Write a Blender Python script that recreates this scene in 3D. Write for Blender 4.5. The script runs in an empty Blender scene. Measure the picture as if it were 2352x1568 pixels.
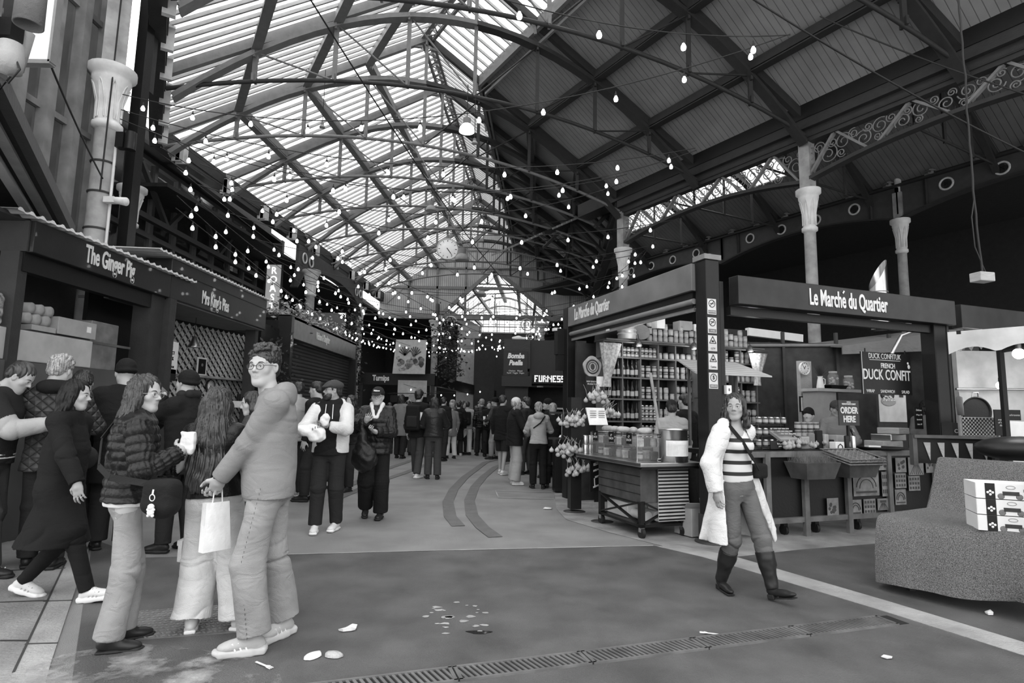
import bpy, bmesh, math, random
import numpy as np
from mathutils import Vector, Matrix
random.seed(7)
SC = bpy.context.scene
COL = SC.collection
F, CX, CY = 1350.0, 1176.0, 784.0
PITCH, ROLL, CAMH = math.radians(6.84), math.radians(1.0), 1.42
_f = Vector((0, math.cos(PITCH), math.sin(PITCH)))
_u = Vector((0, -math.sin(PITCH), math.cos(PITCH)))
_r = Vector((1, 0, 0))
RIGHT = _r * math.cos(ROLL) + _u * math.sin(ROLL)
UP = -_r * math.sin(ROLL) + _u * math.cos(ROLL)
CAM = Vector((0, 0, CAMH))
# ---- camera
cd = bpy.data.cameras.new('camera'); cd.sensor_width = 36; cd.lens = F / 2352 * 36
cd.clip_start = .05; cd.clip_end = 300
co = bpy.data.objects.new('camera', cd); COL.objects.link(co)
co.matrix_world = Matrix.Translation(CAM) @ Matrix((RIGHT, UP, -_f)).transposed().to_4x4()
SC.camera = co
# ---- sky, exposure
W = bpy.data.worlds.new('overcast_sky'); SC.world = W; W.use_nodes = True
nt = W.node_tree; nt.nodes.clear()
_o = nt.nodes.new('ShaderNodeOutputWorld'); _b = nt.nodes.new('ShaderNodeBackground')
_g = nt.nodes.new('ShaderNodeTexCoord'); _s = nt.nodes.new('ShaderNodeSeparateXYZ'); _m = nt.nodes.new('ShaderNodeMapRange')
nt.links.new(_g.outputs['Generated'], _s.inputs[0]); nt.links.new(_s.outputs['Z'], _m.inputs['Value'])
_m.inputs['From Min'].default_value = -.1; _m.inputs['From Max'].default_value = .6
_m.inputs['To Min'].default_value = .55; _m.inputs['To Max'].default_value = 1.0
nt.links.new(_m.outputs[0], _b.inputs['Color']); _b.inputs['Strength'].default_value = 2.6
nt.links.new(_b.outputs[0], _o.inputs[0])
SC.view_settings.view_transform = 'Standard'; SC.view_settings.look = 'None'
SC.view_settings.gamma = 1; SC.view_settings.use_curve_mapping = False
SC.view_settings.exposure = 0.25
SC.cycles.use_denoising = True
SC.cycles.max_bounces = 6; SC.cycles.diffuse_bounces = 4; SC.cycles.glossy_bounces = 3
SC.cycles.transparent_max_bounces = 10; SC.cycles.transmission_bounces = 4
SC.cycles.sample_clamp_indirect = 6; SC.cycles.caustics_reflective = False; SC.cycles.caustics_refractive = False

# ---- placing helpers
def ray(px, py): return RIGHT * ((px - CX) / F) + UP * ((CY - py) / F) + _f
def at_y(px, py, y): d = ray(px, py); return CAM + d * (y / d.y)
def at_z(px, py, z=0.0): d = ray(px, py); return CAM + d * ((z - CAMH) / d.z)
def at_x(px, py, x): d = ray(px, py); return CAM + d * (x / d.x)
def at_pl(px, py, p, n):
    d = ray(px, py); p = Vector(p); n = Vector(n); return CAM + d * ((p - CAM).dot(n) / d.dot(n))
def lerp(a, b, t): return a + (b - a) * t

# ---- materials
MATS = {}
def M(name, v=.5, rough=.6, metal=0., bump=0., bscale=40., var=.12, vscale=6., spec=.28, alpha=None, emit=None, coat=0.):
    if name in MATS: return MATS[name]
    m = bpy.data.materials.new(name); m.use_nodes = True; MATS[name] = m
    n = m.node_tree.nodes; l = m.node_tree.links; b = n['Principled BSDF']
    b.inputs['Roughness'].default_value = rough; b.inputs['Metallic'].default_value = metal
    b.inputs['Specular IOR Level'].default_value = spec; b.inputs['Coat Weight'].default_value = coat
    tc = n.new('ShaderNodeTexCoord')
    nz = n.new('ShaderNodeTexNoise'); nz.inputs['Scale'].default_value = vscale; nz.inputs['Detail'].default_value = 5
    l.new(tc.outputs['Object'], nz.inputs['Vector'])
    cr = n.new('ShaderNodeMapRange'); cr.inputs['From Min'].default_value = .3; cr.inputs['From Max'].default_value = .7
    cr.inputs['To Min'].default_value = v * (1 - var); cr.inputs['To Max'].default_value = min(1, v * (1 + var))
    l.new(nz.outputs['Fac'], cr.inputs['Value']); l.new(cr.outputs[0], b.inputs['Base Color'])
    if bump:
        n2 = n.new('ShaderNodeTexNoise'); n2.inputs['Scale'].default_value = bscale; n2.inputs['Detail'].default_value = 6
        l.new(tc.outputs['Object'], n2.inputs['Vector'])
        bp = n.new('ShaderNodeBump'); bp.inputs['Strength'].default_value = min(1, bump); bp.inputs['Distance'].default_value = .02 if bump <= 1 else .02 * bump
        l.new(n2.outputs['Fac'], bp.inputs['Height']); l.new(bp.outputs[0], b.inputs['Normal'])
    if emit:
        b.inputs['Emission Color'].default_value = (1, 1, 1, 1); b.inputs['Emission Strength'].default_value = emit
    if alpha is not None:
        b.inputs['Alpha'].default_value = alpha
    return m
def nodes_of(m): return m.node_tree.nodes, m.node_tree.links, m.node_tree.nodes['Principled BSDF']
def lines_mat(name, v, direction, pitch, rough=.7, dark=.45, width=.12, bump=.6):
    """boards or ribs: grooves every `pitch` metres along `direction`"""
    m = M(name, v, rough, var=.15, vscale=1.5); n, l, b = nodes_of(m)
    tc = n.new('ShaderNodeTexCoord'); dt = n.new('ShaderNodeVectorMath'); dt.operation = 'DOT_PRODUCT'
    dt.inputs[1].default_value = direction; l.new(tc.outputs['Object'], dt.inputs[0])
    a = n.new('ShaderNodeMath'); a.operation = 'DIVIDE'; a.inputs[1].default_value = pitch; l.new(dt.outputs['Value'], a.inputs[0])
    fr = n.new('ShaderNodeMath'); fr.operation = 'FRACT'; l.new(a.outputs[0], fr.inputs[0])
    pp = n.new('ShaderNodeMath'); pp.operation = 'PINGPONG'; pp.inputs[1].default_value = .5; l.new(fr.outputs[0], pp.inputs[0])
    r = n.new('ShaderNodeMapRange'); r.inputs['From Max'].default_value = width; l.new(pp.outputs[0], r.inputs['Value'])
    r.inputs['To Min'].default_value = dark; r.inputs['To Max'].default_value = 1
    old = b.inputs['Base Color'].links[0].from_socket
    mu = n.new('ShaderNodeMath'); mu.operation = 'MULTIPLY'; l.new(old, mu.inputs[0]); l.new(r.outputs[0], mu.inputs[1]); l.new(mu.outputs[0], b.inputs['Base Color'])
    bp = n.new('ShaderNodeBump'); bp.inputs['Strength'].default_value = bump; bp.inputs['Distance'].default_value = .02
    l.new(r.outputs[0], bp.inputs['Height']); l.new(bp.outputs[0], b.inputs['Normal'])
    return m
def glass_mat(name, clear=.8, v=.9, rough=.1, refl=True):
    m = bpy.data.materials.new(name); m.use_nodes = True; MATS[name] = m
    n = m.node_tree.nodes; l = m.node_tree.links; n.clear()
    o = n.new('ShaderNodeOutputMaterial'); t = n.new('ShaderNodeBsdfTransparent'); g = n.new('ShaderNodeBsdfPrincipled')
    g.inputs['Base Color'].default_value = (v, v, v, 1); g.inputs['Roughness'].default_value = rough
    mx = n.new('ShaderNodeMixShader'); nz = n.new('ShaderNodeTexNoise'); nz.inputs['Scale'].default_value = 1.3
    mr = n.new('ShaderNodeMapRange'); mr.inputs['To Min'].default_value = max(0, 1 - clear - .06); mr.inputs['To Max'].default_value = min(1, 1 - clear + .06)
    l.new(nz.outputs['Fac'], mr.inputs['Value'])
    l.new(mr.outputs[0], mx.inputs['Fac']); l.new(t.outputs[0], mx.inputs[1]); l.new(g.outputs[0], mx.inputs[2]); l.new(mx.outputs[0], o.inputs[0])
    return m

# ---- mesh collector
class MB:
    def __init__(s): s.v = []; s.f = []; s.sm = []
    def add(s, vs, fs, smooth=False):
        k = len(s.v); s.v += [tuple(p) for p in vs]; s.f += [tuple(i + k for i in f) for f in fs]; s.sm += [smooth] * len(fs); return s
    def box(s, c, size, rz=0., M3=None):
        hx, hy, hz = size[0] / 2, size[1] / 2, size[2] / 2
        R = M3 or Matrix.Rotation(rz, 3, 'Z'); c = Vector(c)
        vs = [c + R @ Vector((x, y, z)) for z in (-hz, hz) for y in (-hy, hy) for x in (-hx, hx)]
        return s.add(vs, [(0, 2, 3, 1), (4, 5, 7, 6), (0, 1, 5, 4), (2, 6, 7, 3), (0, 4, 6, 2), (1, 3, 7, 5)])
    def bar(s, a, b, w, h=None, up=(0, 0, 1)):
        a = Vector(a); b = Vector(b); h = h or w; d = b - a; L = d.length
        if L < 1e-6: return s
        y = d / L; up = Vector(up)
        if abs(y.dot(up)) > .98: up = Vector((1, 0, 0))
        x = y.cross(up).normalized(); z = x.cross(y)
        return s.box((a + b) / 2, (w, L, h), M3=Matrix((x, y, z)).transposed())
    def path(s, pts, w, h=None, up=(0, 0, 1)):
        for a, b in zip(pts, pts[1:]): s.bar(a, b, w, h, up)
        return s
    def tube(s, pts, r, n=6, smooth=True, cap=True):
        pts = [Vector(p) for p in pts]; rs = r if isinstance(r, (list, tuple)) else [r] * len(pts)
        k = len(pts); rings = []; pu = None
        for i, p in enumerate(pts):
            d = (pts[min(i + 1, k - 1)] - pts[max(i - 1, 0)])
            d = d.normalized() if d.length > 1e-9 else Vector((0, 0, 1))
            if pu is None: pu = Vector((0, 0, 1)) if abs(d.z) < .9 else Vector((1, 0, 0))
            x = d.cross(pu)
            x = x.normalized() if x.length > 1e-6 else d.orthogonal().normalized()
            pu = x.cross(d).normalized()
            rings.append([p + (x * math.cos(2 * math.pi * j / n) + pu * math.sin(2 * math.pi * j / n)) * rs[i] for j in range(n)])
        vs = [q for ring in rings for q in ring]; fs = []
        for i in range(k - 1):
            for j in range(n): fs.append((i * n + j, i * n + (j + 1) % n, (i + 1) * n + (j + 1) % n, (i + 1) * n + j))
        s.add(vs, fs, smooth)
        if cap: s.add(rings[0], [tuple(range(n))[::-1]]); s.add(rings[-1], [tuple(range(n))])
        return s
    def cyl(s, a, b, r, r2=None, n=16): return s.tube([a, b], [r, r if r2 is None else r2], n)
    def lathe(s, prof, c=(0, 0, 0), n=16, sq=1.0, smooth=True, ax=None, cap=True):
        c = Vector(c); vs = []; k = len(prof); R = ax or Matrix.Identity(3)
        for r, z in prof:
            for j in range(n):
                a = 2 * math.pi * j / n; vs.append(c + R @ Vector((r * math.cos(a), r * math.sin(a) * sq, z)))
        fs = [(i * n + j, i * n + (j + 1) % n, (i + 1) * n + (j + 1) % n, (i + 1) * n + j) for i in range(k - 1) for j in range(n)]
        s.add(vs, fs, smooth)
        if cap and prof[0][0] > 1e-4: s.add(vs[:n], [tuple(range(n))[::-1]])
        if cap and prof[-1][0] > 1e-4: s.add(vs[-n:], [tuple(range(n))])
        return s
    def quad(s, a, b, c, d): return s.add([a, b, c, d], [(0, 1, 2, 3)])
    def slab(s, pts, off):
        """polygon pts extruded by vector off"""
        pts = [Vector(p) for p in pts]; off = Vector(off); n = len(pts)
        fs = [tuple(range(n))[::-1], tuple(range(n, 2 * n))] + [(i, (i + 1) % n, n + (i + 1) % n, n + i) for i in range(n)]
        return s.add(pts + [p + off for p in pts], fs)
    def ball(s, c, r, n=10, m=6, sc=(1, 1, 1), R=None):
        c = Vector(c); vs = []; R = R or Matrix.Identity(3)
        for i in range(m + 1):
            t = math.pi * i / m
            for j in range(n):
                a = 2 * math.pi * j / n
                vs.append(c + R @ Vector((r * sc[0] * math.sin(t) * math.cos(a), r * sc[1] * math.sin(t) * math.sin(a), r * sc[2] * math.cos(t))))
        fs = [(i * n + j, (i + 1) * n + j, (i + 1) * n + (j + 1) % n, i * n + (j + 1) % n) for i in range(m) for j in range(n)]
        return s.add(vs, fs, True)
    def mesh(s, name):
        me = bpy.data.meshes.new(name); me.from_pydata(s.v, [], s.f)
        me.polygons.foreach_set('use_smooth', s.sm); me.validate(); me.update(); return me
    def build(s, name, mat, parent=None, bevel=0., kind=None, recenter=None):
        me = s.mesh(name); return mkobj(name, me, mat, parent, bevel, kind)
def mkobj(name, me, mat, parent=None, bevel=0., kind=None):
    if mat is not None: me.materials.append(mat)
    o = bpy.data.objects.new(name, me); COL.objects.link(o)
    if parent: o.parent = parent
    if kind: o['kind'] = kind
    if bevel:
        b = o.modifiers.new('bevel', 'BEVEL'); b.width = bevel; b.segments = 2; b.limit_method = 'ANGLE'
    return o
def tag(o, label, cat, group=None, kind=None):
    o['label'] = label; o['category'] = cat
    if group: o['group'] = group
    if kind: o['kind'] = kind
    return o
def thing(name, label, cat, loc=(0, 0, 0), rz=0., group=None, kind=None):
    o = bpy.data.objects.new(name, None); COL.objects.link(o); o.location = loc; o.rotation_euler = (0, 0, rz); o.empty_display_size = .2
    return tag(o, label, cat, group, kind)
def kids(o): return [c for c in bpy.data.objects if c.parent == o]
CH = {}
def dup(root, loc, rz=None, label=None, group=None, scale=None):
    if root.name not in CH:
        CH[root.name] = [(c, kids(c)) for c in kids(root)]
    r = root.copy(); COL.objects.link(r); r.location = loc
    if rz is not None: r.rotation_euler = (0, 0, rz)
    if scale is not None: r.scale = (scale,) * 3 if not hasattr(scale, '__len__') else scale
    if label: r['label'] = label
    if group: r['group'] = group
    for c, gs in CH[root.name]:
        q = c.copy(); COL.objects.link(q); q.parent = r
        for g in gs:
            w = g.copy(); COL.objects.link(w); w.parent = q
    return r
def text(txt, mat, parent, loc, xdir, size, name='lettering', sx=1., bold=0., extrude=.004, align='CENTER', up=(0, 0, 1), space=1., shear=0.):
    cu = bpy.data.curves.new(name, 'FONT'); cu.body = txt; cu.size = size; cu.align_x = align; cu.align_y = 'CENTER'
    cu.offset = bold; cu.extrude = extrude; cu.space_character = space; cu.resolution_u = 3; cu.shear = shear
    t = bpy.data.objects.new(name, cu); COL.objects.link(t)
    dg = bpy.context.evaluated_depsgraph_get(); me = bpy.data.meshes.new_from_object(t.evaluated_get(dg))
    bpy.data.objects.remove(t); bpy.data.curves.remove(cu)
    x = Vector(xdir).normalized(); u = Vector(up).normalized(); z = x.cross(u)
    me.transform(Matrix.Translation(loc) @ Matrix((x, u, z)).transposed().to_4x4() @ Matrix.Diagonal((sx, 1, 1, 1)))
    me.materials.clear()
    return mkobj(name, me, mat, parent)

# ---- common materials
ASPH = M('dark_asphalt', .105, .55, bump=.5, bscale=130, var=.3, vscale=2.2)
ASPH2 = M('worn_asphalt', .24, .55, bump=.4, bscale=130, var=.18, vscale=1.6)
CONC = M('pale_concrete', .34, .75, bump=.5, bscale=60, var=.25, vscale=3)
PAVE = M('paving_stone', .24, .7, bump=.5, bscale=50, var=.35, vscale=2.0)
BLACK = M('black_paint', .012, .42, bump=.08, bscale=30)
DARKP = M('dark_green_paint', .02, .35, bump=.06, bscale=20, coat=.2)
IRON = M('dark_iron_paint', .04, .5, bump=.15, bscale=30)
IRONG = M('grey_green_iron_paint', .22, .5, bump=.15, bscale=30)
COLM = M('weathered_column_paint', .34, .5, bump=.25, bscale=18, var=.3, vscale=4)
CREAM = M('cream_paint', .72, .5, bump=.2, bscale=20, var=.12)
WHITE = M('white_paint', .8, .5, var=.05)
STEEL = M('brushed_steel', .55, .28, metal=1., var=.1)
WOOD = M('pine_wood', .3, .6, bump=.25, bscale=14, var=.3, vscale=5)
WOODD = M('dark_stained_wood', .07, .5, bump=.2, bscale=14, var=.3)
RUBBER = M('black_rubber', .02, .6)
CARD = M('brown_cardboard', .34, .8, var=.12)
LET = M('pale_lettering', .75, .5, var=.04)
CABLE = M('black_cable', .02, .5)
GLOW = M('lit_bulb_glass', .9, .3, emit=9.)
ROOFG = glass_mat('roof_glass', .86, .9, .3)
PANE = glass_mat('window_glass', .62, .12, .06)
CLEAR = glass_mat('clear_glass', .8, .55, .06)
# ================= HALL: floor, roof, trusses, columns, girders, walls
L0, R0 = Vector((-8.8, 14, 0)), Vector((3.5, 18.3, 0))
DN = Vector((.52, -.854, 0)); NN = Vector((.854, .52, 0))     # towards the camera along the near bay / across it
EZ, RZ = 8.3, 12.4
ST = []
for k in range(6, 0, -1): ST.append((L0 + DN * 3.15 * k, R0 + DN * 3.15 * k))
ST.append((L0, R0)); NB = len(ST) - 1
for j in range(1, 8):
    ST.append((L0.lerp(Vector((-7.65, 34.5, 0)), j / 7), R0.lerp(Vector((4.6, 34.6, 0)), j / 7)))
def S(i, t, dz=0.):
    l, r = ST[i]; p = l.lerp(r, t); p.z = EZ + (RZ - EZ) * (1 - abs(2 * t - 1)) + dz; return p
def strip(name, i0, i1, t0, t1, mat, label, dz=0.06, thick=.03):
    m = MB()
    for i in range(i0, i1):
        a, b, c, d = S(i, t0, dz), S(i + 1, t0, dz), S(i + 1, t1, dz), S(i, t1, dz)
        m.slab([a, b, c, d], (0, 0, thick))
    return m
# boards of the right slope (grooves follow the slope)
BN = lines_mat('near_roof_boards', .3, (.52, -.854, 0), .15, dark=.5, width=.08)
BF = lines_mat('far_roof_boards', .2, (0, 1, 0), .15, dark=.5, width=.08)
def structure(o, n=None): o['kind'] = 'structure'; return o
structure(strip('c', 0, NB, .625, 1.03, BN, '').build('ceiling', BN))
structure(strip('c', NB, NB + 7, .625, 1.03, BF, '').build('ceiling', BF))
g = MB()
for i in range(NB + 7):
    for t0, t1 in ((0.0, .25), (.25, .5), (.5, .625)):
        g.quad(S(i, t0, .05), S(i + 1, t0, .05), S(i + 1, t1, .05), S(i, t1, .05))
roofglass = structure(g.build('window_1', ROOFG))
gb = MB()
for i in range(NB + 7):
    n = 10 if i < NB else 9
    for q in range(n):
        for t0, t1 in ((0.0, .5), (.5, .625)):
            a = S(i, t0, .03).lerp(S(i + 1, t0, .03), q / n); b = S(i, t1, .03).lerp(S(i + 1, t1, .03), q / n)
            gb.bar(a, b, .045, .07)
structure(gb.build('window_frame', M('glazing_bar_paint', .45, .5), roofglass))
# upstand where glass meets boards
for nm, i0, i1 in (('trim_1', 0, NB), ('trim_2', NB, NB + 7)):
    u = MB()
    for i in range(i0, i1):
        u.path([S(i, .625, -.08), S(i + 1, .625, -.08)], .1, .34)
        u.path([S(i, .64, -.3), S(i + 1, .64, -.3)], .06, .08)
    structure(u.build(nm, IRONG))
# purlins
k = 3
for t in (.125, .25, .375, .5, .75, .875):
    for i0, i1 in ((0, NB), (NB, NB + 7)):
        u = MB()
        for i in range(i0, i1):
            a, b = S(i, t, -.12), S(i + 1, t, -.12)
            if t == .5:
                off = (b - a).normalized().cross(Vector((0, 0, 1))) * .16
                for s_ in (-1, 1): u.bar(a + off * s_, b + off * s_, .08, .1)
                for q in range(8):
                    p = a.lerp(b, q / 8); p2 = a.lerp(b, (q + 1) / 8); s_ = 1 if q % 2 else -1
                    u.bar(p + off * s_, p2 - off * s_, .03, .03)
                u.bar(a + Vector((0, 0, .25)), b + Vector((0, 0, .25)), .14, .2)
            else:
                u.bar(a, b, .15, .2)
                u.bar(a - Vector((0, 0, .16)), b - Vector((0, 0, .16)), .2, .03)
        structure(u.build('trim_%d' % k, IRONG if t < .6 else IRON)); k += 1  # purlins paler under glass, darker under boards: light put into the colour
# eaves gutters
for nm, t, in (('gutter', 0.), ('gutter', 1.)):
    for i0, i1 in ((0, NB), (NB, NB + 7)):
        u = MB()
        for i in range(i0, i1):
            tt = -.012 if t == 0 else 1.; a, b = S(i, tt, -.15), S(i + 1, tt, -.15); w_ = .3 if t == 0 else .5; a.z = b.z = EZ - .15; u.bar(a, b, w_, .36); u.bar(a - Vector((0, 0, .26)), b - Vector((0, 0, .26)), .26, .16)
        structure(u.build('trim_%d' % k, IRON)); k += 1
# trusses
def arch_z(t): return 7.55 + 3.35 * (1 - (2 * t - 1) ** 2)
def tie_z(t): return 7.85 + 1.15 * (1 - (2 * t - 1) ** 2)
def truss(i, label):
    l, r = ST[i]; T = thing('roof_truss', label, 'roof truss', (l.x, l.y, 7.8), group='arched iron trusses under the market roof')
    o = Vector((l.x, l.y, 7.8))
    def P(t, z): p = l.lerp(r, t); return Vector((p.x, p.y, z)) - o
    lit = IRONG  # glass-side members paler, board-side darker: the light is painted into them
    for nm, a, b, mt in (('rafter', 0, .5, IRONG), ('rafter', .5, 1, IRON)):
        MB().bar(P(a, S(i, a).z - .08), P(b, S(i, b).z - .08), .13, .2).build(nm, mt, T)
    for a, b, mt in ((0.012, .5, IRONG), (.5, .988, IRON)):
        n = 12; m = MB(); pts = [P(lerp(a, b, q / n), arch_z(lerp(a, b, q / n))) for q in range(n + 1)]
        m.path(pts, .17, .1); m.path([p + Vector((0, 0, -.07)) for p in pts], .24, .03)
        m.build('arched_rib', mt, T)
    n = 20
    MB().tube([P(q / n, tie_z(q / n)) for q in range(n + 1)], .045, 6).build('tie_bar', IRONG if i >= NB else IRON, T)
    for t in (.125, .25, .375, .5, .625, .75, .875):
        top = max(arch_z(t), S(i, t).z - .2) if t in (.5,) else arch_z(t)
        m = MB().bar(P(t, tie_z(t)), P(t, top), .07, .09); m.bar(P(t, tie_z(t) - .02), P(t, tie_z(t) + .14), .2, .05); m.bar(P(t, top - .15), P(t, top), .22, .05)
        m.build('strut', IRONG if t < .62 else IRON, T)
    for (t0, t1) in ((.125, .25), (.25, .375), (.375, .5), (.875, .75), (.75, .625), (.625, .5)):
        MB().tube([P(t0, arch_z(t0)), P(t1, tie_z(t1))], .022, 5).build('diagonal_rod', IRONG if t0 < .6 else IRON, T)
    # little arch brackets beside the ridge
    for s in (-1, 1):
        pts = [P(.5 + s * (.01 + .11 * math.sin(a)), arch_z(.5) + .1 + 1.0 * math.cos(a)) for a in [q * math.pi / 2 / 8 for q in range(9)]]
        MB().path(pts, .07, .07).build('ridge_bracket', IRONG, T)
    return T
names = {0: 'behind the viewer'}
tl = ['nearest trussed arch crossing above the viewer', 'second trussed arch, over the near left columns', 'third trussed arch, reaching the right lattice girder', 'iron truss just before the bend of the roof',
      'iron truss springing beside the big near left column', 'iron truss whose tie bar crosses the top of the picture', 'iron truss at the bend where glass turns',
      'first truss beyond the bend', 'second truss beyond the bend, with hanging pendant lamp', 'third truss beyond the bend', 'fourth truss beyond the bend', 'fifth truss beyond the bend', 'truss just before the station clock', 'farthest truss, beside the corrugated gable']
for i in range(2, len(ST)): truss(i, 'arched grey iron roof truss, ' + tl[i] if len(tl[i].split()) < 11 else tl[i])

# columns with capitals
def column(x, y, r, zc, label, shaft_top=None, mat=None, base=0., rz=0.6):
    T = thing('cast_iron_column', label, 'column', (x, y, base), group='fluted cast iron columns')
    z = zc - base
    MB().lathe([(r * 1.5, 0), (r * 1.5, .25), (r * 1.15, .35), (r * 1.08, 1.2), (r, z - 1.0), (r * .98, z - .95)], n=20).build('shaft', mat or COLM, T)
    R = Matrix.Rotation(rz, 3, 'Z')
    m = MB().lathe([(r * 1.0, z - 1.0), (r * 1.35, z - .97), (r * 1.35, z - .9), (r * 1.05, z - .86), (r * 1.1, z - .6), (r * 1.45, z - .32), (r * 1.75, z - .2), (r * 1.75, z - .14), (r * 2.15, z - .1), (r * 2.15, z)], n=20)
    for q in range(8):
        a = q * math.pi / 4
        m.tube([Vector((math.cos(a + d) * r * rr, math.sin(a + d) * r * rr, z - h)) for d, rr, h in ((.28, 1.12, .84), (.22, 1.15, .55), (.1, 1.5, .32), (0, 1.65, .26), (-.1, 1.5, .32), (-.22, 1.15, .55), (-.28, 1.12, .84))], .012, 4)
    m.build('capital', CREAM, T)
    if shaft_top:
        MB().box((0, 0, z + shaft_top / 2), (r * 2.0, r * 2.0, shaft_top), rz=rz).build('post', mat or COLM, T)
        MB().cyl((0, 0, z + shaft_top), (0, 0, z + shaft_top + .45), r * .75).build('pipe', CREAM, T)
    return T
cols = []
c1 = column(-6.36, 8.7, .155, 6.65, 'large weathered column rising behind the Ginger Pig stall', 1.6)
MB().tube([(.2, -.05, 1.0), (.2, -.05, 5.5)], .02, 6).build('conduit', CREAM, c1)
m = MB()
for z in (3.4, 4.05, 4.62, 5.1): m.lathe([(.17, z), (.178, z + .02), (.17, z + .03)], n=20)
m.build('metal_strap', IRON, c1)
# dark stanchion beside the column
tag(MB().box((-6.3, 9.3, 6.3), (.16, .2, 5.4)).build('steel_stanchion', BLACK), 'dark steel stanchion rising beside the large left column', 'post')
tag(MB().box((-6.4, 9.6, 8.6), (.14, .16, 3.6)).build('steel_stanchion', IRON), 'slimmer dark stanchion just right of the first one', 'post')
column(-9.25, 13.7, .15, 6.65, 'smaller column with cream capital behind the floodlight', 1.5)
column(-7.9, 30.0, .16, 6.65, 'far column at the end of the left arcade')
column(-4.5, 34.0, .18, 6.65, 'column carrying the corrugated gable, left of the roof opening')
column(1.7, 34.6, .18, 6.65, 'column carrying the corrugated gable, right of the roof opening')
column(-7.7, 22.0, .16, 6.65, 'column standing behind the Nickson kiosk')
cR = column(6.75, 13.0, .125, 6.6, 'slim column with cream capital behind the French deli stall', 1.25)
m = MB(); m.box((-.28, -.05, 4.1), (.22, .16, .42)); m.box((.26, .1, 4.1), (.2, .16, .42)); m.build('speaker_box', IRON, cR)
column(3.5, 18.3, .135, 6.65, 'column with cream capital above the left end of the deli sign', 1.2)
column(10.0, 7.7, .16, 6.6, 'column hidden at the right edge by the awning', 1.2)
cB = column(11.2, 16.5, .12, 7.15, 'slim column under the plate girder with ringed openings', .8)
MB().box((-.22, -.1, 4.3), (.2, .2, .4)).build('speaker_box', IRON, cB)

# lattice girder with scrolls along the right row
def scroll(m, c, ex, ez, r, flip=1, turns=1.6, th=.016, ph=0.):
    pts = []
    for q in range(int(18 * turns)):
        a = ph + flip * q / 18 * 2 * math.pi; rr = r * (1 - q / (18 * turns) * .85); pts.append(c + ex * math.cos(a) * rr + ez * math.sin(a) * rr)
    m.tube(pts, th, 4)
UPV = Vector((0, 0, 1))
def girder(a, b, label, zt=7.72, deep=.95, shal=.6, nb=4):
    G = thing('lattice_girder', label, 'girder', (a.x, a.y, 6.7), group='scrolled lattice girders along the right columns'); o = Vector((a.x, a.y, 6.7)); D = (b - a); L = D.length; e = D / L
    def P(t, z): p = a.lerp(b, t); return Vector((p.x, p.y, z)) - o
    def zb(t): return zt - (deep - (deep - shal) * (1 - (2 * t - 1) ** 2))
    MB().bar(P(0, zt), P(1, zt), .2, .1).bar(P(0, zt + .06), P(1, zt + .06), .26, .03).build('top_chord', IRON, G)
    pts = [P(q / 16, zb(q / 16)) for q in range(17)]
    MB().path(pts, .2, .08).build('bottom_chord', IRON, G)
    for q in range(nb):
        t0, t1 = q / nb, (q + 1) / nb; tm = (t0 + t1) / 2
        MB().bar(P(t0 + .01, zb(t0)), P(tm, zt), .1, .05).build('diagonal', IRONG, G)
        MB().bar(P(tm, zt), P(t1 - .01, zb(t1)), .1, .05).build('diagonal', IRONG, G)
    m = MB()
    for q in range(nb * 2):
        tm = (q + .5) / (nb * 2); zc = (zb(tm) + zt) / 2; h = (zt - zb(tm))
        for dt, dz, rr, fl in ((-.036, .08, .27, 1), (.034, -.06, .25, -1), (.0, .2, .16, 1), (-.045, -.25, .14, -1), (.05, .22, .14, 1)):
            scroll(m, P(tm + dt, zc + dz * h), e, UPV, h * rr, fl, 1.7, .014, ph=1.2 * q + dt * 40)
    m.build('scrollwork', IRONG, G)
    m = MB()
    for q in range(70):
        t = (q + .5) / 70; m.bar(P(t, zb(t)), P(t, zb(t) + .14), .012, .012)
    m.build('finial_row', IRON, G)
    return G
RP = [R0 + DN * 6.15 * q for q in range(4)]
girder(RP[0], RP[1], 'scrolled lattice girder left of the slim cream-capped column, brightly backlit', zt=7.75)
girder(RP[1], RP[2], 'scrolled lattice girder right of the slim cream-capped column', zt=7.75)
girder(RP[2], RP[3], 'scrolled lattice girder at the top right edge of the view', zt=7.75)
# I-section posts standing on the girder
for q in range(9):
    p = RP[0] + DN * (0.9 + q * 1.9)
    m = MB(); R = math.atan2(DN.y, DN.x)
    m.box((0, 0, .02), (.3, .16, .04), R).box((0, 0, .42), (.26, .16, .04), R).box((0, 0, .22), (.16, .02, .38), R).box((.0, 0, .22), (.02, .14, .38), R + 1.57).box((0, 0, .22), (.03, .14, .38), R)
    o = m.build('bracket_post', CREAM); o.location = (p.x, p.y, 7.83)
    tag(o, 'short cream I-section bracket standing on the lattice girder', 'bracket', 'cream bracket posts on the right lattice girders')
# box gutter beam above
structure(MB().bar(RP[0] + UPV * 8.42 - DN * 2, RP[3] + UPV * 8.42, .55, .45).build('trim_%d' % k, BLACK)); k += 1
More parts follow.
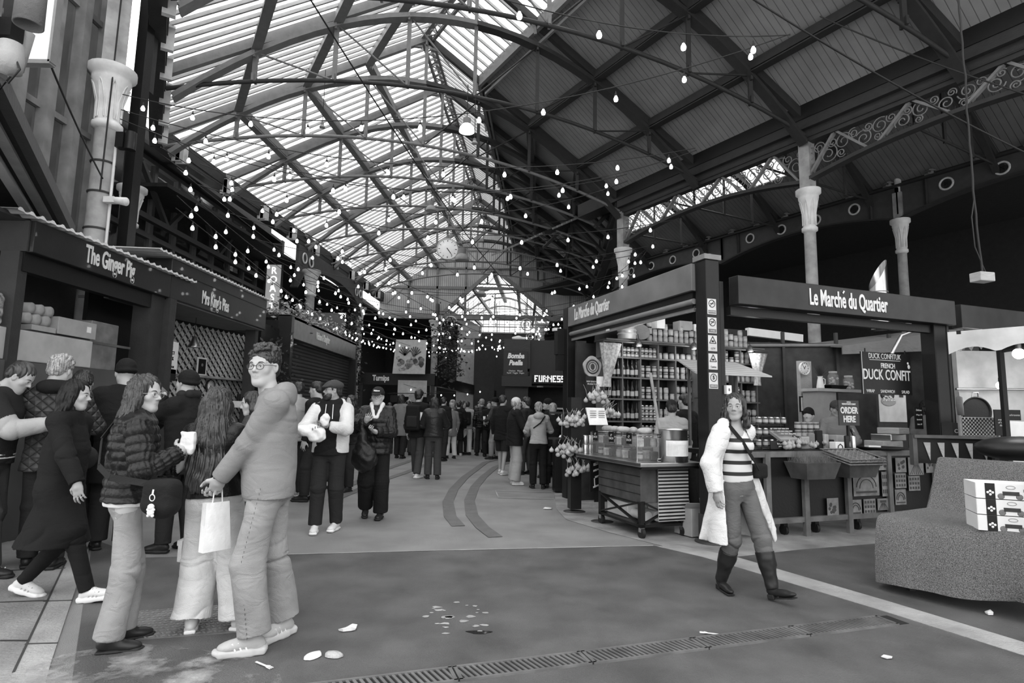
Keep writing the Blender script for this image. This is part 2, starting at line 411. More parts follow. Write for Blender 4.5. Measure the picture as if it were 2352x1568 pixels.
# side aisle roof and plate girder
A0, A1 = R0 + NN * .3 - DN * 9, R0 + NN * .3 + DN * 19
W2 = 5.6
def AP(s, n, z): p = R0 + DN * s + NN * n; return Vector((p.x, p.y, z))
BD = lines_mat('aisle_boards', .18, (.52, -.854, 0), .15, dark=.5, width=.08)
m = MB()
m.slab([AP(-1, .2, 8.5), AP(19, .2, 8.5), AP(19, 2.8, 9.9), AP(-1, 2.8, 9.9)], (0, 0, .04))
m.slab([AP(3, 2.8, 9.9), AP(19, 2.8, 9.9), AP(19, 4.3, 9.07), AP(3, 4.3, 9.07)], (0, 0, .04)); m.slab([AP(-9, 4.3, 9.07), AP(19, 4.3, 9.07), AP(19, 5.7, 8.3), AP(-9, 5.7, 8.3)], (0, 0, .04))
structure(m.build('ceiling', BD))
g = MB(); g.quad(AP(-9, .2, 8.5), AP(-1, .2, 8.5), AP(-1, 2.8, 9.9), AP(-9, 2.8, 9.9))
g.quad(AP(-9, 2.8, 9.9), AP(3, 2.8, 9.9), AP(3, 4.3, 9.07), AP(-9, 4.3, 9.07)); g2 = structure(g.build('window_2', ROOFG)); m = MB()
for q in range(40): s = -9 + q * .3; m.bar(AP(s, 2.8, 9.87), AP(s, 4.3, 9.04), .045, .05)
for q in range(28):
    s = -9 + q * .3; m.bar(AP(s, .2, 8.47), AP(s, 2.8, 9.87), .045, .07)
structure(m.build('window_frame', MATS['glazing_bar_paint'], g2))
for q in range(7):
    s = -4.5 + q * 3.1
    T = thing('aisle_truss', 'dark arched truss of the side aisle beyond the scrolled girder', 'roof truss', tuple(AP(s, 0, 7.7)), group='dark trusses of the right side aisle'); o = AP(s, 0, 7.7)
    MB().bar(AP(s, 0, 8.3) - o, AP(s, 2.8, 9.75) - o, .12, .18).bar(AP(s, 2.8, 9.75) - o, AP(s, 5.6, 8.2) - o, .12, .18).build('rafter', IRON, T)
    MB().path([AP(s, 5.6 * w / 10, 7.75 + 1.6 * (1 - (2 * w / 10 - 1) ** 2)) - o for w in range(11)], .14, .1).build('arched_rib', IRON, T)
    MB().tube([AP(s, 0, 7.75) - o, AP(s, 5.6, 7.95) - o], .03).build('tie_bar', IRON, T)
    for w in (.25, .5, .75): MB().bar(AP(s, 5.6 * w, 7.8) - o, AP(s, 5.6 * w, 7.75 + 1.6 * (1 - (2 * w - 1) ** 2)) - o, .06).build('strut', IRON, T)
# plate girders with quatrefoil rings, arched bottom
PG = M('girder_grey_paint', .075, .5, bump=.1)
def plate(s0, s1, label):
    o = AP(s0, W2, 7.3); G = thing('plate_girder', label, 'girder', tuple(o), group='plate girders with ringed openings')
    n = 14; top = 8.15; vs = []
    pts = [AP(lerp(s0, s1, q / n), W2, top) - o for q in range(n + 1)]
    bot = [AP(lerp(s0, s1, q / n), W2, 7.15 + .42 * (1 - (2 * q / n - 1) ** 2)) - o for q in range(n + 1)]
    m = MB()
    for q in range(n): m.slab([pts[q], pts[q + 1], bot[q + 1], bot[q]], NN * .03)
    m.build('web', PG, G)
    MB().path(bot, .22, .05).build('bottom_flange', IRON, G); MB().bar(pts[0], pts[-1], .24, .06).build('top_flange', IRON, G)
    for w in (.2, .4, .6, .8):
        c = AP(lerp(s0, s1, w), W2 - .01, 7.82) - o
        m = MB(); m.tube([c - NN * .012 + (DN * math.cos(a) + UPV * math.sin(a)) * .16 for a in [j * math.pi / 10 for j in range(21)]], .028, 6, cap=False)
        m.build('ring', CREAM, G)
        m = MB()
        for j in range(4):
            a = j * math.pi / 2; cc = c - NN * .008 + (DN * math.cos(a) + UPV * math.sin(a)) * .062
            pl = [cc + (DN * math.cos(b) + UPV * math.sin(b)) * .06 for b in [i * math.pi / 6 for i in range(12)]]; m.slab(pl, -NN * .006)
        m.build('quatrefoil_hole', RUBBER, G)
    for w in (.0, .12, .88, 1.): MB().bar(AP(lerp(s0, s1, w), W2 - .05, 8.1) - o, AP(lerp(s0, s1, w), W2 - .05, 7.3) - o, .08, .06).build('stiffener', IRON, G)
sB = (Vector((11.2, 16.5, 0)) - R0).dot(DN)
plate(sB - 12.4, sB - 6.2, 'plate girder at far left of the ringed row, above the deli corner post')
plate(sB - 6.2, sB, 'plate girder with four cream rings left of the rear slim column')
plate(sB, sB + 6.2, 'plate girder with cream rings at the right edge of the view')
plate(sB + 6.2, sB + 12.4, 'plate girder beyond the right edge of the view')
for q in range(16):
    p = AP(sB - 9 + q * 1.1, W2 - .05, 8.2); o = MB().box((0, 0, .1), (.2, .16, .03)).box((0, 0, .0), (.26, .16, .03)).box((0, 0, .06), (.08, .12, .16)).build('gutter_bracket', IRONG); o.location = p
    tag(o, 'small pale bracket on top of the ringed plate girder', 'bracket', 'small brackets above the plate girders')
# wall and ceiling beyond (covered yard), near-black to paint its deep shade
BRK = M('soot_black_brick', .03, .8, bump=.4, bscale=20)  # near-black colour paints the deep shade, not soot
m = MB(); m.slab([AP(-14, 12.5, 0), AP(22, 12.5, 0), AP(22, 12.5, 9), AP(-14, 12.5, 9)], NN * .2)
structure(m.build('wall_right', BRK))
m = MB(); m.slab([AP(-14, 5.7, 8.35), AP(22, 5.7, 8.35), AP(22, 12.6, 8.35), AP(-14, 12.6, 8.35)], (0, 0, .1))
structure(m.build('ceiling', BRK))

# ---- far end: corrugated gable, second roof, arched window
CORR = lines_mat('corrugated_sheet', .5, (1, 0, 0), .12, dark=.55, width=.45, bump=1.)
GY = 34.4
gl, gr = Vector((-7.65, GY, 0)), Vector((4.6, GY, 0))
ox0, ox1, oxm = -4.2, 2.4, -1.15      # opening of the second roof
def gpt(x, z): return Vector((x, GY, z))
zs, za = 7.1, 9.9     # springing / apex of the opening
m = MB()
m.slab([gpt(-7.9, 6.9), gpt(ox0, 6.9), gpt(ox0, zs), gpt(oxm, za), gpt(oxm, 12.3), gpt(-7.9, 8.2)], (0, .08, 0))
m.slab([gpt(oxm, za), gpt(ox1, zs), gpt(ox1, 6.9), gpt(4.8, 6.9), gpt(4.8, 8.2), gpt(oxm, 12.3)], (0, .08, 0))
structure(m.build('wall_back', CORR))
m = MB(); m.bar(gpt(-7.9, 8.7), gpt(4.8, 8.7), .12, .16).bar(gpt(-7.0, 9.9), gpt(4, 9.9), .12, .1).bar(gpt(-4, 11.0), gpt(2, 11.0), .1, .1).bar(gpt(-7.9, 6.95), gpt(4.8, 6.95), .25, .3)
m.bar(gpt(ox0, zs), gpt(oxm, za), .25, .2).bar(gpt(oxm, za), gpt(ox1, zs), .25, .2)
for x in (-6.2, -4.5, -2.8, .4, 1.8, 3.4): m.bar(gpt(x, 7), gpt(x, 12.3 - abs(x - oxm) * .62), .12, .1)
structure(m.build('trim_%d' % k, IRONG)); k += 1
# scroll brackets
for x, s in ((-4.2, 1), (1.4, -1)):
    m = MB(); c = Vector((x + s * .55, GY - .3, 6.55)); ex = Vector((1, 0, 0))
    scroll(m, c, ex, UPV, .42, s, 2.2, .03); scroll(m, c - UPV * .75 - ex * s * .2, ex, UPV, .24, -s, 1.8, .03, ph=1.5); m.bar(c - ex * s * .5 + UPV * .4, c - ex * s * .5 - UPV * 1.3, .06)
    tag(m.build('scroll_bracket', CREAM), 'cream iron scroll bracket beside the %s gable column' % ('left' if s > 0 else 'right'), 'bracket')
# second roof beyond
g = MB(); n2 = 8; Y0, Y1 = GY + .1, GY + 9.6
def Q(x, y, z): return Vector((x, y, z))
g.quad(Q(ox0, Y0, zs), Q(ox0 + 1.2, Y1, zs), Q(oxm + .6, Y1, za), Q(oxm, Y0, za)); g.quad(Q(oxm, Y0, za), Q(oxm + .6, Y1, za), Q(ox1, Y1, zs), Q(ox1, Y0, zs))
w3 = structure(g.build('window_3', ROOFG)); m = MB()
for q in range(15):
    y = lerp(Y0, Y1, q / 15); t = q / 15
    m.bar(Q(ox0 + 1.2 * t, y, zs), Q(oxm + .6 * t, y, za), .05, .02).bar(Q(oxm + .6 * t, y, za), Q(ox1, y, zs), .05, .02)
for t in (.3, .6, .98):
    m.bar(Q(lerp(ox0, oxm, t), Y0, lerp(zs, za, t) - .1), Q(lerp(ox0 + 1.2, oxm + .6, t), Y1, lerp(zs, za, t) - .1), .14, .2)
    m.bar(Q(lerp(ox1, oxm, t), Y0, lerp(zs, za, t) - .1), Q(lerp(ox1, oxm + .6, t), Y1, lerp(zs, za, t) - .1), .14, .2)
structure(m.build('window_frame', IRONG, w3))
for q in range(3):
    y = Y0 + 1.5 + q * 3.2
    T = thing('roof_truss', 'small iron truss of the second roof beyond the gable', 'roof truss', (0, y, 7), group='small trusses beyond the gable')
    MB().path([Q(lerp(ox0, ox1, w / 12) + .2, 0, zs - 7 + 2.0 * (1 - (w / 6 - 1) ** 2)) for w in range(13)], .1, .1).build('arched_rib', IRONG, T)
    MB().tube([Q(ox0, 0, .1), Q(ox1, 0, .1)], .04).build('tie_bar', IRONG, T)
    for x in (-3, -1.1, .9): MB().bar(Q(x, 0, .1), Q(x, 0, 1.7), .06).build('strut', IRONG, T)
# end window: mullioned arched glazing under a brighter sky
m = MB(); ys = Y1 + .2
for x in [ox0 + .4 * q for q in range(19)]: m.bar((x, ys, 7.4), (x, ys, 9.8), .04)
for z in (7.4, 8.0, 8.6, 9.2): m.bar((ox0, ys, z), (3.2, ys, z), .05)
e = structure(m.build('window_4', IRONG))
g = MB(); g.quad((ox0, ys + .02, 7.4), (3.2, ys + .02, 7.4), (3.2, ys + .02, 10), (ox0, ys + .02, 10)); structure(g.build('pane', ROOFG, e))
# side walls of the far passage, dark
m = MB(); m.box((6.4, 40, 4.2), (.4, 12, 8.4)).box((3.3, 44.4, 3.7), (6.5, .3, 7.4)); structure(m.build('wall_far_right', BRK))
m = MB(); m.box((-7.4, 44.4, 3.7), (15, .3, 7.4)).box((-9.6, 40, 4.2), (.3, 12, 8.4)); m.slab([(-9.6, GY + .2, 7.0), (-4.2, GY + .2, 7.0), (-3, 44.3, 7.0), (-9.6, 44.3, 7.0)], (0, 0, .1)); m.slab([(2.4, GY + .2, 7.2), (6.4, GY + .2, 7.2), (6.4, 44.3, 7.2), (2.4, 44.3, 7.2)], (0, 0, .1)); structure(m.build('wall_far_left', BRK))
# arcade plate girder and arches on the far left, between columns
PGm = MB()
def arch_wall(a, b, z0, zt, name, mat, rings=5, rise=1.2):
    a = Vector(a); b = Vector(b); n = 16; e = (b - a).normalized(); nn = e.cross(UPV); m = MB()
    for q in range(n):
        p, r = a.lerp(b, q / n), a.lerp(b, (q + 1) / n)
        zb = lambda t: z0 + rise * math.sqrt(max(0, 1 - (2 * t - 1) ** 2))
        m.slab([p + UPV * zt, r + UPV * zt, r + UPV * zb((q + 1) / n), p + UPV * zb(q / n)], nn * .12)
    m.path([a.lerp(b, q / n) + UPV * (z0 + rise * math.sqrt(max(0, 1 - (2 * q / n - 1) ** 2))) for q in range(n + 1)], .3, .06)
    o = m.build(name, mat)
    tag(o, '', 'girder'); return o, a, b, e, nn
def rings(o, a, b, e, nn, z, ts, side):
    for t in ts:
        c = a.lerp(b, t) + UPV * z + nn * side
        MB().tube([c + (e * math.cos(w) + UPV * math.sin(w)) * .19 for w in [j * math.pi / 10 for j in range(21)]], .035, 6, cap=False).build('ring', CREAM, o)
for (a, b, lb) in (((-8.35, 22, 0), (-7.9, 30, 0), 'arched plate girder with rings left of the turnip banner'), ((-4.5, 34.2, 0), (-2.4, 43.8, 0), 'arched plate girder with rings beyond the gable')):
    r_ = arch_wall(a, b, 6.0, 7.7, 'arched_girder', PG); r_[0]['label'] = lb; r_[0]['group'] = 'arched girders with rings along the left side'
    rings(*r_, 7.25, (.06, .14, .86, .94), .16 if True else 0); rings(*r_, 7.25, (.06, .14, .86, .94), -.06)
# wall strip over left arcade up to the eaves
m = MB()
for q in range(9):
    p = L0.lerp(Vector((-7.65, 34.5, 0)), q / 9 + .03); p.x -= .1
    o = MB().box((0, 0, 0), (.1, .22, .42)).box((0, -.09, 0), (.3, .04, .46)).box((0, .09, 0), (.3, .04, .46)).build('bracket_post', CREAM); o.location = (p.x + .15, p.y, 7.93)
    tag(o, 'short pale I-section bracket under the left eaves gutter', 'bracket', 'pale bracket posts along the left eaves')
for q in range(7):
    p = L0 + DN * (.5 + q * 1.1); o = MB().box((0, 0, 0), (.1, .2, .42), -1.0).box((0, 0, .2), (.24, .2, .04), -1.).build('bracket_post', CREAM); o.location = (p.x, p.y, 7.93)
    tag(o, 'short pale bracket under the near left eaves gutter', 'bracket', 'pale bracket posts under the near left gutter')
# ================= figure modelling: smooth blended volumes turned into one surface
def V(*a): return np.array(a, dtype=np.float32)
def E(c, r, R=None, k=.02, op='u'): return ('E', V(*c), V(*r), R, k, op)
def C(a, b, ra, rb, k=.02, op='u'): return ('C', V(*a), V(*b), ra, rb, k, op)
def CC(a, b, ra, rb, k=.012, op='u'): return ('K', V(*a), V(*b), ra, rb, k, op)
def LO(a, b, xd, secs, k=.02, op='u'): return ('L', V(*a), V(*b), V(*xd), secs, k, op)
def BX(c, h, R=None, rad=.01, k=.01, op='u'): return ('B', V(*c), V(*h), R, rad, k, op)
def pb(p):
    t = p[0]
    if t == 'E': m = float(max(p[2])); return p[1] - m, p[1] + m
    if t in 'CK': m = max(p[3], p[4]); return np.minimum(p[1], p[2]) - m, np.maximum(p[1], p[2]) + m
    if t == 'L': m = max(max(s[1], s[2]) + max([abs(q) for q in s[3:]] + [0]) for s in p[4]); return np.minimum(p[1], p[2]) - m, np.maximum(p[1], p[2]) + m
    m = float(np.linalg.norm(p[2])) + p[4]; return p[1] - m, p[1] + m
def pev(p, X, Y, Z):
    t = p[0]
    if t in 'EB':
        c = p[1]; x, y, z = X - c[0], Y - c[1], Z - c[2]
        if p[3] is not None:
            R = p[3]; x, y, z = R[0][0] * x + R[1][0] * y + R[2][0] * z, R[0][1] * x + R[1][1] * y + R[2][1] * z, R[0][2] * x + R[1][2] * y + R[2][2] * z
        if t == 'E':
            r = p[2]; k0 = np.sqrt((x / r[0]) ** 2 + (y / r[1]) ** 2 + (z / r[2]) ** 2); k1 = np.sqrt((x / r[0] ** 2) ** 2 + (y / r[1] ** 2) ** 2 + (z / r[2] ** 2) ** 2)
            return k0 * (k0 - 1) / np.maximum(k1, 1e-3)
        h = p[2]; rad = p[4]; qx, qy, qz = np.abs(x) - h[0] + rad, np.abs(y) - h[1] + rad, np.abs(z) - h[2] + rad
        return np.sqrt(np.maximum(qx, 0) ** 2 + np.maximum(qy, 0) ** 2 + np.maximum(qz, 0) ** 2) + np.minimum(np.maximum(qx, np.maximum(qy, qz)), 0) - rad
    a, b = p[1], p[2]; d = b - a; L = float(np.linalg.norm(d)) + 1e-9; e = d / L
    x, y, z = X - a[0], Y - a[1], Z - a[2]; s = x * e[0] + y * e[1] + z * e[2]
    if t in 'CK':
        u = np.clip(s / L, 0, 1); q = np.sqrt((x - e[0] * L * u) ** 2 + (y - e[1] * L * u) ** 2 + (z - e[2] * L * u) ** 2)
        if t == 'C': return q - (p[3] + (p[4] - p[3]) * u)
        q = np.sqrt(np.maximum((x - e[0] * s) ** 2 + (y - e[1] * s) ** 2 + (z - e[2] * s) ** 2, 0))
        return np.maximum(q - (p[3] + (p[4] - p[3]) * u), np.maximum(-s, s - L))
    xd = p[3] - e * float(np.dot(p[3], e)); xd = xd / np.linalg.norm(xd); yd = np.cross(e, xd)
    u = s / L; T = [q[0] for q in p[4]]
    def it(j, uu):
        vals = [q[j] if len(q) > j else 0. for q in p[4]]; return np.interp(uu, T, vals).astype(np.float32)
    uc = np.clip(u, 0, 1); rx, ry = it(1, uc), it(2, uc); ox, oy = it(3, uc), it(4, uc)
    gx = (x * xd[0] + y * xd[1] + z * xd[2] - ox) / rx; gy = (x * yd[0] + y * yd[1] + z * yd[2] - oy) / ry
    g = np.sqrt(gx ** 2 + gy ** 2); dd = (g - 1) * np.minimum(rx, ry)
    return np.maximum(dd, np.maximum(-s, s - L))
def nets(prims, h):
    lo = np.min([pb(p)[0] for p in prims if p[-1] == 'u'], axis=0) - 3 * h; hi = np.max([pb(p)[1] for p in prims if p[-1] == 'u'], axis=0) + 3 * h
    n = np.ceil((hi - lo) / h).astype(int) + 1
    F_ = np.full(n, .2, np.float32); ax = [lo[i] + h * np.arange(n[i], dtype=np.float32) for i in range(3)]
    for p in prims:
        a, b = pb(p); k = p[-2]; mg = max(k, h) + 3 * h
        i0 = np.maximum(np.floor((a - mg - lo) / h).astype(int), 0); i1 = np.minimum(np.ceil((b + mg - lo) / h).astype(int) + 1, n)
        if np.any(i1 <= i0): continue
        sl = tuple(slice(i0[i], i1[i]) for i in range(3))
        d = pev(p, ax[0][sl[0]][:, None, None], ax[1][sl[1]][None, :, None], ax[2][sl[2]][None, None, :]).astype(np.float32)
        o = F_[sl]
        if p[-1] == 'u':
            hh = np.clip(.5 + .5 * (o - d) / k, 0, 1); F_[sl] = o * (1 - hh) + d * hh - k * hh * (1 - hh)
        else:
            d = -d; hh = np.clip(.5 - .5 * (o - d) / k, 0, 1); F_[sl] = o * (1 - hh) + d * hh + k * hh * (1 - hh)
    sgn = F_ < 0
    act = np.zeros(np.array(F_.shape) - 1, bool); s0 = sgn[:-1, :-1, :-1]
    for dx in (0, 1):
        for dy in (0, 1):
            for dz in (0, 1):
                act |= (sgn[dx:F_.shape[0] - 1 + dx, dy:F_.shape[1] - 1 + dy, dz:F_.shape[2] - 1 + dz] != s0)
    I = np.argwhere(act); N = len(I); idx = np.full(act.shape, -1, np.int64); idx[tuple(I.T)] = np.arange(N)
    cor = [(dx, dy, dz) for dx in (0, 1) for dy in (0, 1) for dz in (0, 1)]
    val = np.stack([F_[I[:, 0] + c[0], I[:, 1] + c[1], I[:, 2] + c[2]] for c in cor], 1)
    P = np.zeros((N, 3), np.float64); cnt = np.zeros(N)
    for i, c in enumerate(cor):
        for j in range(i + 1, 8):
            c2 = cor[j]
            if sum(abs(c[q] - c2[q]) for q in range(3)) != 1: continue
            va, vb = val[:, i], val[:, j]; m = (va < 0) != (vb < 0); t = np.where(m, va / np.where(m, va - vb, 1), 0)
            pt = np.array(c)[None] + t[:, None] * (np.array(c2) - np.array(c))[None]
            P += pt * m[:, None]; cnt += m
    P = (I + P / cnt[:, None]) * h + lo
    quads = []
    for ax_ in range(3):
        o1, o2 = [(1, 2), (2, 0), (0, 1)][ax_]
        sa = [slice(None)] * 3; sb = [slice(None)] * 3; sa[ax_] = slice(0, -1); sb[ax_] = slice(1, None)
        A, B = sgn[tuple(sa)], sgn[tuple(sb)]; e = np.argwhere(A != B)
        e = e[(e[:, o1] > 0) & (e[:, o2] > 0) & (e[:, o1] < F_.shape[o1] - 1) & (e[:, o2] < F_.shape[o2] - 1)]
        def id_(d1, d2):
            q = e.copy(); q[:, o1] -= d1; q[:, o2] -= d2; return idx[tuple(q.T)]
        q = np.stack([id_(1, 1), id_(0, 1), id_(0, 0), id_(1, 0)], 1); fl = ~A[tuple(e.T)]
        q[fl] = q[fl][:, ::-1]; quads.append(q)
    Q = np.concatenate(quads); Q = Q[(Q >= 0).all(1)]
    return P, Q
def vnormals(P, Q):
    n = np.cross(P[Q[:, 2]] - P[Q[:, 0]], P[Q[:, 3]] - P[Q[:, 1]]); N = np.zeros_like(P)
    for j in range(4): np.add.at(N, Q[:, j], n)
    return N / (np.linalg.norm(N, axis=1)[:, None] + 1e-9)
def np_mesh(name, P, Q):
    me = bpy.data.meshes.new(name); me.vertices.add(len(P)); me.vertices.foreach_set('co', P.astype(np.float32).ravel())
    me.loops.add(len(Q) * 4); me.loops.foreach_set('vertex_index', Q.astype(np.int32).ravel())
    me.polygons.add(len(Q)); me.polygons.foreach_set('loop_start', np.arange(0, len(Q) * 4, 4, dtype=np.int32))
    me.polygons.foreach_set('use_smooth', np.ones(len(Q), bool)); me.update(calc_edges=True); me.validate(); return me
def vol(name, prims, mat, parent, h=.01, disp=None, mats=None, kind=None):
    P, Q = nets(prims, h)
    if disp is not None: P = P + vnormals(P, Q) * disp(P)[:, None]
    me = np_mesh(name, P, Q); o = mkobj(name, me, mat, parent, kind=kind)
    if mats:
        cen = P[Q].mean(1); mi = np.zeros(len(Q), np.int32)
        for j, (mt, fn) in enumerate(mats): me.materials.append(mt); mi[fn(cen)] = j + 1
        me.polygons.foreach_set('material_index', mi)
    return o
def sn(P, f, s=0.):   # cheap smooth noise in [-1,1]
    x, y, z = P[:, 0] * f + s, P[:, 1] * f + 1.7 * s, P[:, 2] * f + 2.3 * s
    return (np.sin(x + 1.3 * np.sin(y * 1.1 + 2)) * np.cos(y * .9 + 1.7 * np.sin(z)) + np.sin(z * 1.2 + 1.5 * np.sin(x * .8 + 4)) * .8) / 1.8
def segco(P, segs):
    best = np.full(len(P), 9e9); tl = np.zeros(len(P)); an = np.zeros(len(P)); sid = np.zeros(len(P), int); tn = np.zeros(len(P))
    for i, (a, b, r) in enumerate(segs):
        a = np.array(a); b = np.array(b); d = b - a; L = np.linalg.norm(d); e = d / L; u = np.clip(((P - a) @ e) / L, 0, 1)
        q = P - a - u[:, None] * d; dist = np.linalg.norm(q, axis=1) / r; xd = np.cross(e, [0.13, 1, 0.2]); xd /= np.linalg.norm(xd); yd = np.cross(e, xd)
        m = dist < best; best[m] = dist[m]; tl[m] = (u * L)[m]; tn[m] = u[m]; an[m] = np.arctan2(q @ yd, q @ xd)[m]; sid[m] = i
    return sid, tl, an, tn
def cloth(segs, amp=.006, f=60, seed=0.):
    def fn(P):
        sid, tl, an, tn = segco(P, segs); ph = tl * f * .55 + 1.0 * np.sin(an + sid * 2 + seed) + 1.6 * sn(P, 9, seed)
        w = .12 + np.exp(-((tn - 1) / .2) ** 2) + np.exp(-(tn / .2) ** 2) * ~((np.isin(sid, (1, 3))) & (len(segs) == 5)); m = np.clip(.35 + 1.1 * sn(P, 6, seed + 3), 0, 1)
        return -amp * 2.2 * np.minimum(w, 1) * m * (1 - np.abs(np.sin(ph))) ** 2 + amp * .55 * sn(P, 11, seed + 1)
    return fn
def puff(segs, amp=.014, pitch=.065, seed=0.):
    def fn(P):
        sid, tl, an, tn = segco(P, segs); return amp * (np.abs(np.sin(np.pi * tl / pitch)) ** .6 - .7) + .003 * np.sin(an * 14 + 3 * sn(P, 20, seed)) + .004 * sn(P, 30, seed)
    return fn
def strands(axis=(0, 0, 1), c=(0, 0), n=46, amp=.004, wav=.6, seed=0.):
    def fn(P):
        a = np.arctan2(P[:, 1] - c[1], P[:, 0] - c[0]); return amp * np.sin(a * n + wav * 5 * np.sin(P[:, 2] * 14 + seed) + 2 * sn(P, 12, seed)) + amp * 1.2 * np.sin(a * n * .37 + 3 * sn(P, 7, seed)) + amp * sn(P, 40, seed)
    return fn
def curls(amp=.012, f=70):
    return lambda P: amp * (np.abs(sn(P, f, 1.)) * 1.4 + np.abs(sn(P, f * 1.7, 4.)) - .6)
def ik(a, b, l1, l2, pole):
    a = np.array(a, float); b = np.array(b, float); d = b - a; L = np.linalg.norm(d)
    if L > (l1 + l2) * .999: b = a + d / L * (l1 + l2) * .999; d = b - a; L = np.linalg.norm(d)
    e = d / L; x = (l1 * l1 - l2 * l2 + L * L) / (2 * L); hh = math.sqrt(max(l1 * l1 - x * x, 0)); p = np.array(pole, float); p = p - e * p.dot(e)
    p = p / (np.linalg.norm(p) + 1e-9); return a + e * x + p * hh, b
def rot(yaw=0., pitch=0., roll=0.):
    return np.array(Matrix.Rotation(yaw, 3, 'Z') @ Matrix.Rotation(pitch, 3, 'X') @ Matrix.Rotation(roll, 3, 'Y'))
def hand(w, d, n, curl=.5, side=1, s=1., k=.006, spread=.12, thumb=.5):
    """palm from wrist w along d; n = palm normal; side=+1 thumb towards d x n"""
    w = np.array(w, float); d = np.array(d, float); d /= np.linalg.norm(d); n = np.array(n, float); n -= d * n.dot(d); n /= np.linalg.norm(n)
    t = np.cross(d, n) * side; R = np.stack([t, d, n], 1)
    pr = [E(w + d * .045 * s, (.042 * s, .052 * s, .017 * s), R, k=.012), C(w - d * .02, w + d * .03 * s, .026 * s, .03 * s, k=.015)]
    for i, (o, L) in enumerate(((.030, .072), (.010, .080), (-.011, .074), (-.030, .058))):
        p = w + d * (.085 - .006 * abs(i - 1)) * s + t * o * s; a = curl * .35; dd = d + t * (1.5 - i) * spread
        rr = .0088 * s
        for seg, l in enumerate((.46, .32, .24)):
            a2 = a; v = dd * math.cos(a2) + n * math.sin(a2); v = v / np.linalg.norm(v); q = p + v * L * l * s * 1.05
            pr.append(C(p, q, rr, rr * .9, k=.004)); p = q; rr *= .9; a += curl * (.8 if seg == 0 else .7)
    p = w + d * .02 * s + t * .026 * s + n * .004; q = p + (t * .75 + d * .6 + n * thumb * .5) * .038 * s; r = q + (t * .25 + d * .8 + n * thumb) * .03 * s; u = r + (d * .8 + n * thumb * 1.1 - t * .1) * .024 * s
    pr += [C(p, q, .014 * s, .0115 * s, k=.008), C(q, r, .0115 * s, .010 * s, k=.004), C(r, u, .010 * s, .0085 * s, k=.004)]
    return pr
def head_prims(hc, R, fem=0., detail=True, beard=False):
    hc = np.array(hc, float)
    def q(x, y, z): return hc + R @ np.array([x, y, z])
    def EE(c, r, k=.02, op='u', rx=None): return E(q(*c), r, R if rx is None else R @ rx, k, op)
    j = 1 - .08 * fem
    pr = [EE((0, -.014, .032), (.075, .095, .083)), EE((0, .022, -.03), (.058 * j, .068, .082), k=.03), EE((0, .058, -.094), (.024 * j, .024, .02), k=.03)]
    for s in (-1, 1):
        pr += [C(q(.05 * s * j, -.002, -.05), q(.016 * s, .058, -.096), .02, .016, k=.03), EE((.042 * s, .052, -.022), (.022, .02, .022), k=.02)]
    pr += [C(q(0, -.026, -.05), q(0, -.045, -.15), .050 - .008 * fem, .052 - .008 * fem, k=.025)]
    if detail:
        for s in (-1, 1):
            pr += [C(q(.046 * s, .064, .026), q(.012 * s, .079, .02), .007, .009, k=.014)]
            pr += [EE((.031 * s, .093, .003), (.018, .013, .011), k=.012, op='s'), EE((.031 * s, .0695, .003), (.0165, .0145, .0125), k=.003), EE((.031 * s, .0765, .0095), (.0155, .009, .0065), k=.004), EE((.031 * s, .0765, -.008), (.0145, .007, .005), k=.004)]
            pr += [EE((.079 * s, -.004, -.008), (.008, .019, .031), k=.006, rx=rot(.35 * s, .15)), EE((.086 * s, .001, -.004), (.006, .011, .018), k=.004, op='s', rx=rot(.35 * s, .15)), EE((.0125 * s, .091, -.029), (.008, .009, .007), k=.006)]
        pr += [C(q(0, .080, .012), q(0, .103, -.022), .0065, .0095, k=.010), EE((0, .104, -.024), (.0095, .009, .008), k=.006)]
        pr += [C(q(-.019, .077, -.0545), q(.019, .077, -.0545), .0045, .0045, k=.01), EE((0, .083, -.055), (.013, .008, .0055), k=.008), EE((0, .081, -.0665), (.017, .009, .0065), k=.008), C(q(-.021, .089, -.0605), q(.021, .089, -.0605), .0022, .0022, k=.004, op='s')]
    else:
        pr += [C(q(0, .082, .01), q(0, .103, -.025), .008, .011, k=.012)]
        for s in (-1, 1): pr += [EE((.031 * s, .094, .003), (.018, .012, .010), k=.015, op='s'), EE((.08 * s, -.004, -.008), (.009, .019, .031), k=.008)]
    return pr, q
SKIN = M('skin_light', .43, .5, bump=.04, bscale=300, var=.06)
SKINM = M('skin_medium', .33, .5, bump=.04, bscale=300, var=.06)
LIPM = M('lip_tone', .36, .4, var=.05); LIPD = M('lip_tone_dark', .25, .4, var=.05)
EYEW = M('eye_white', .7, .15, var=.02); IRIS = M('eye_iris', .05, .1)
HAIRD = M('dark_hair', .025, .38, bump=.3, bscale=90, spec=.6); HAIRM = M('brown_hair', .05, .4, bump=.3, bscale=90, spec=.6); HAIRL = M('fair_hair', .3, .45, bump=.3, bscale=90)
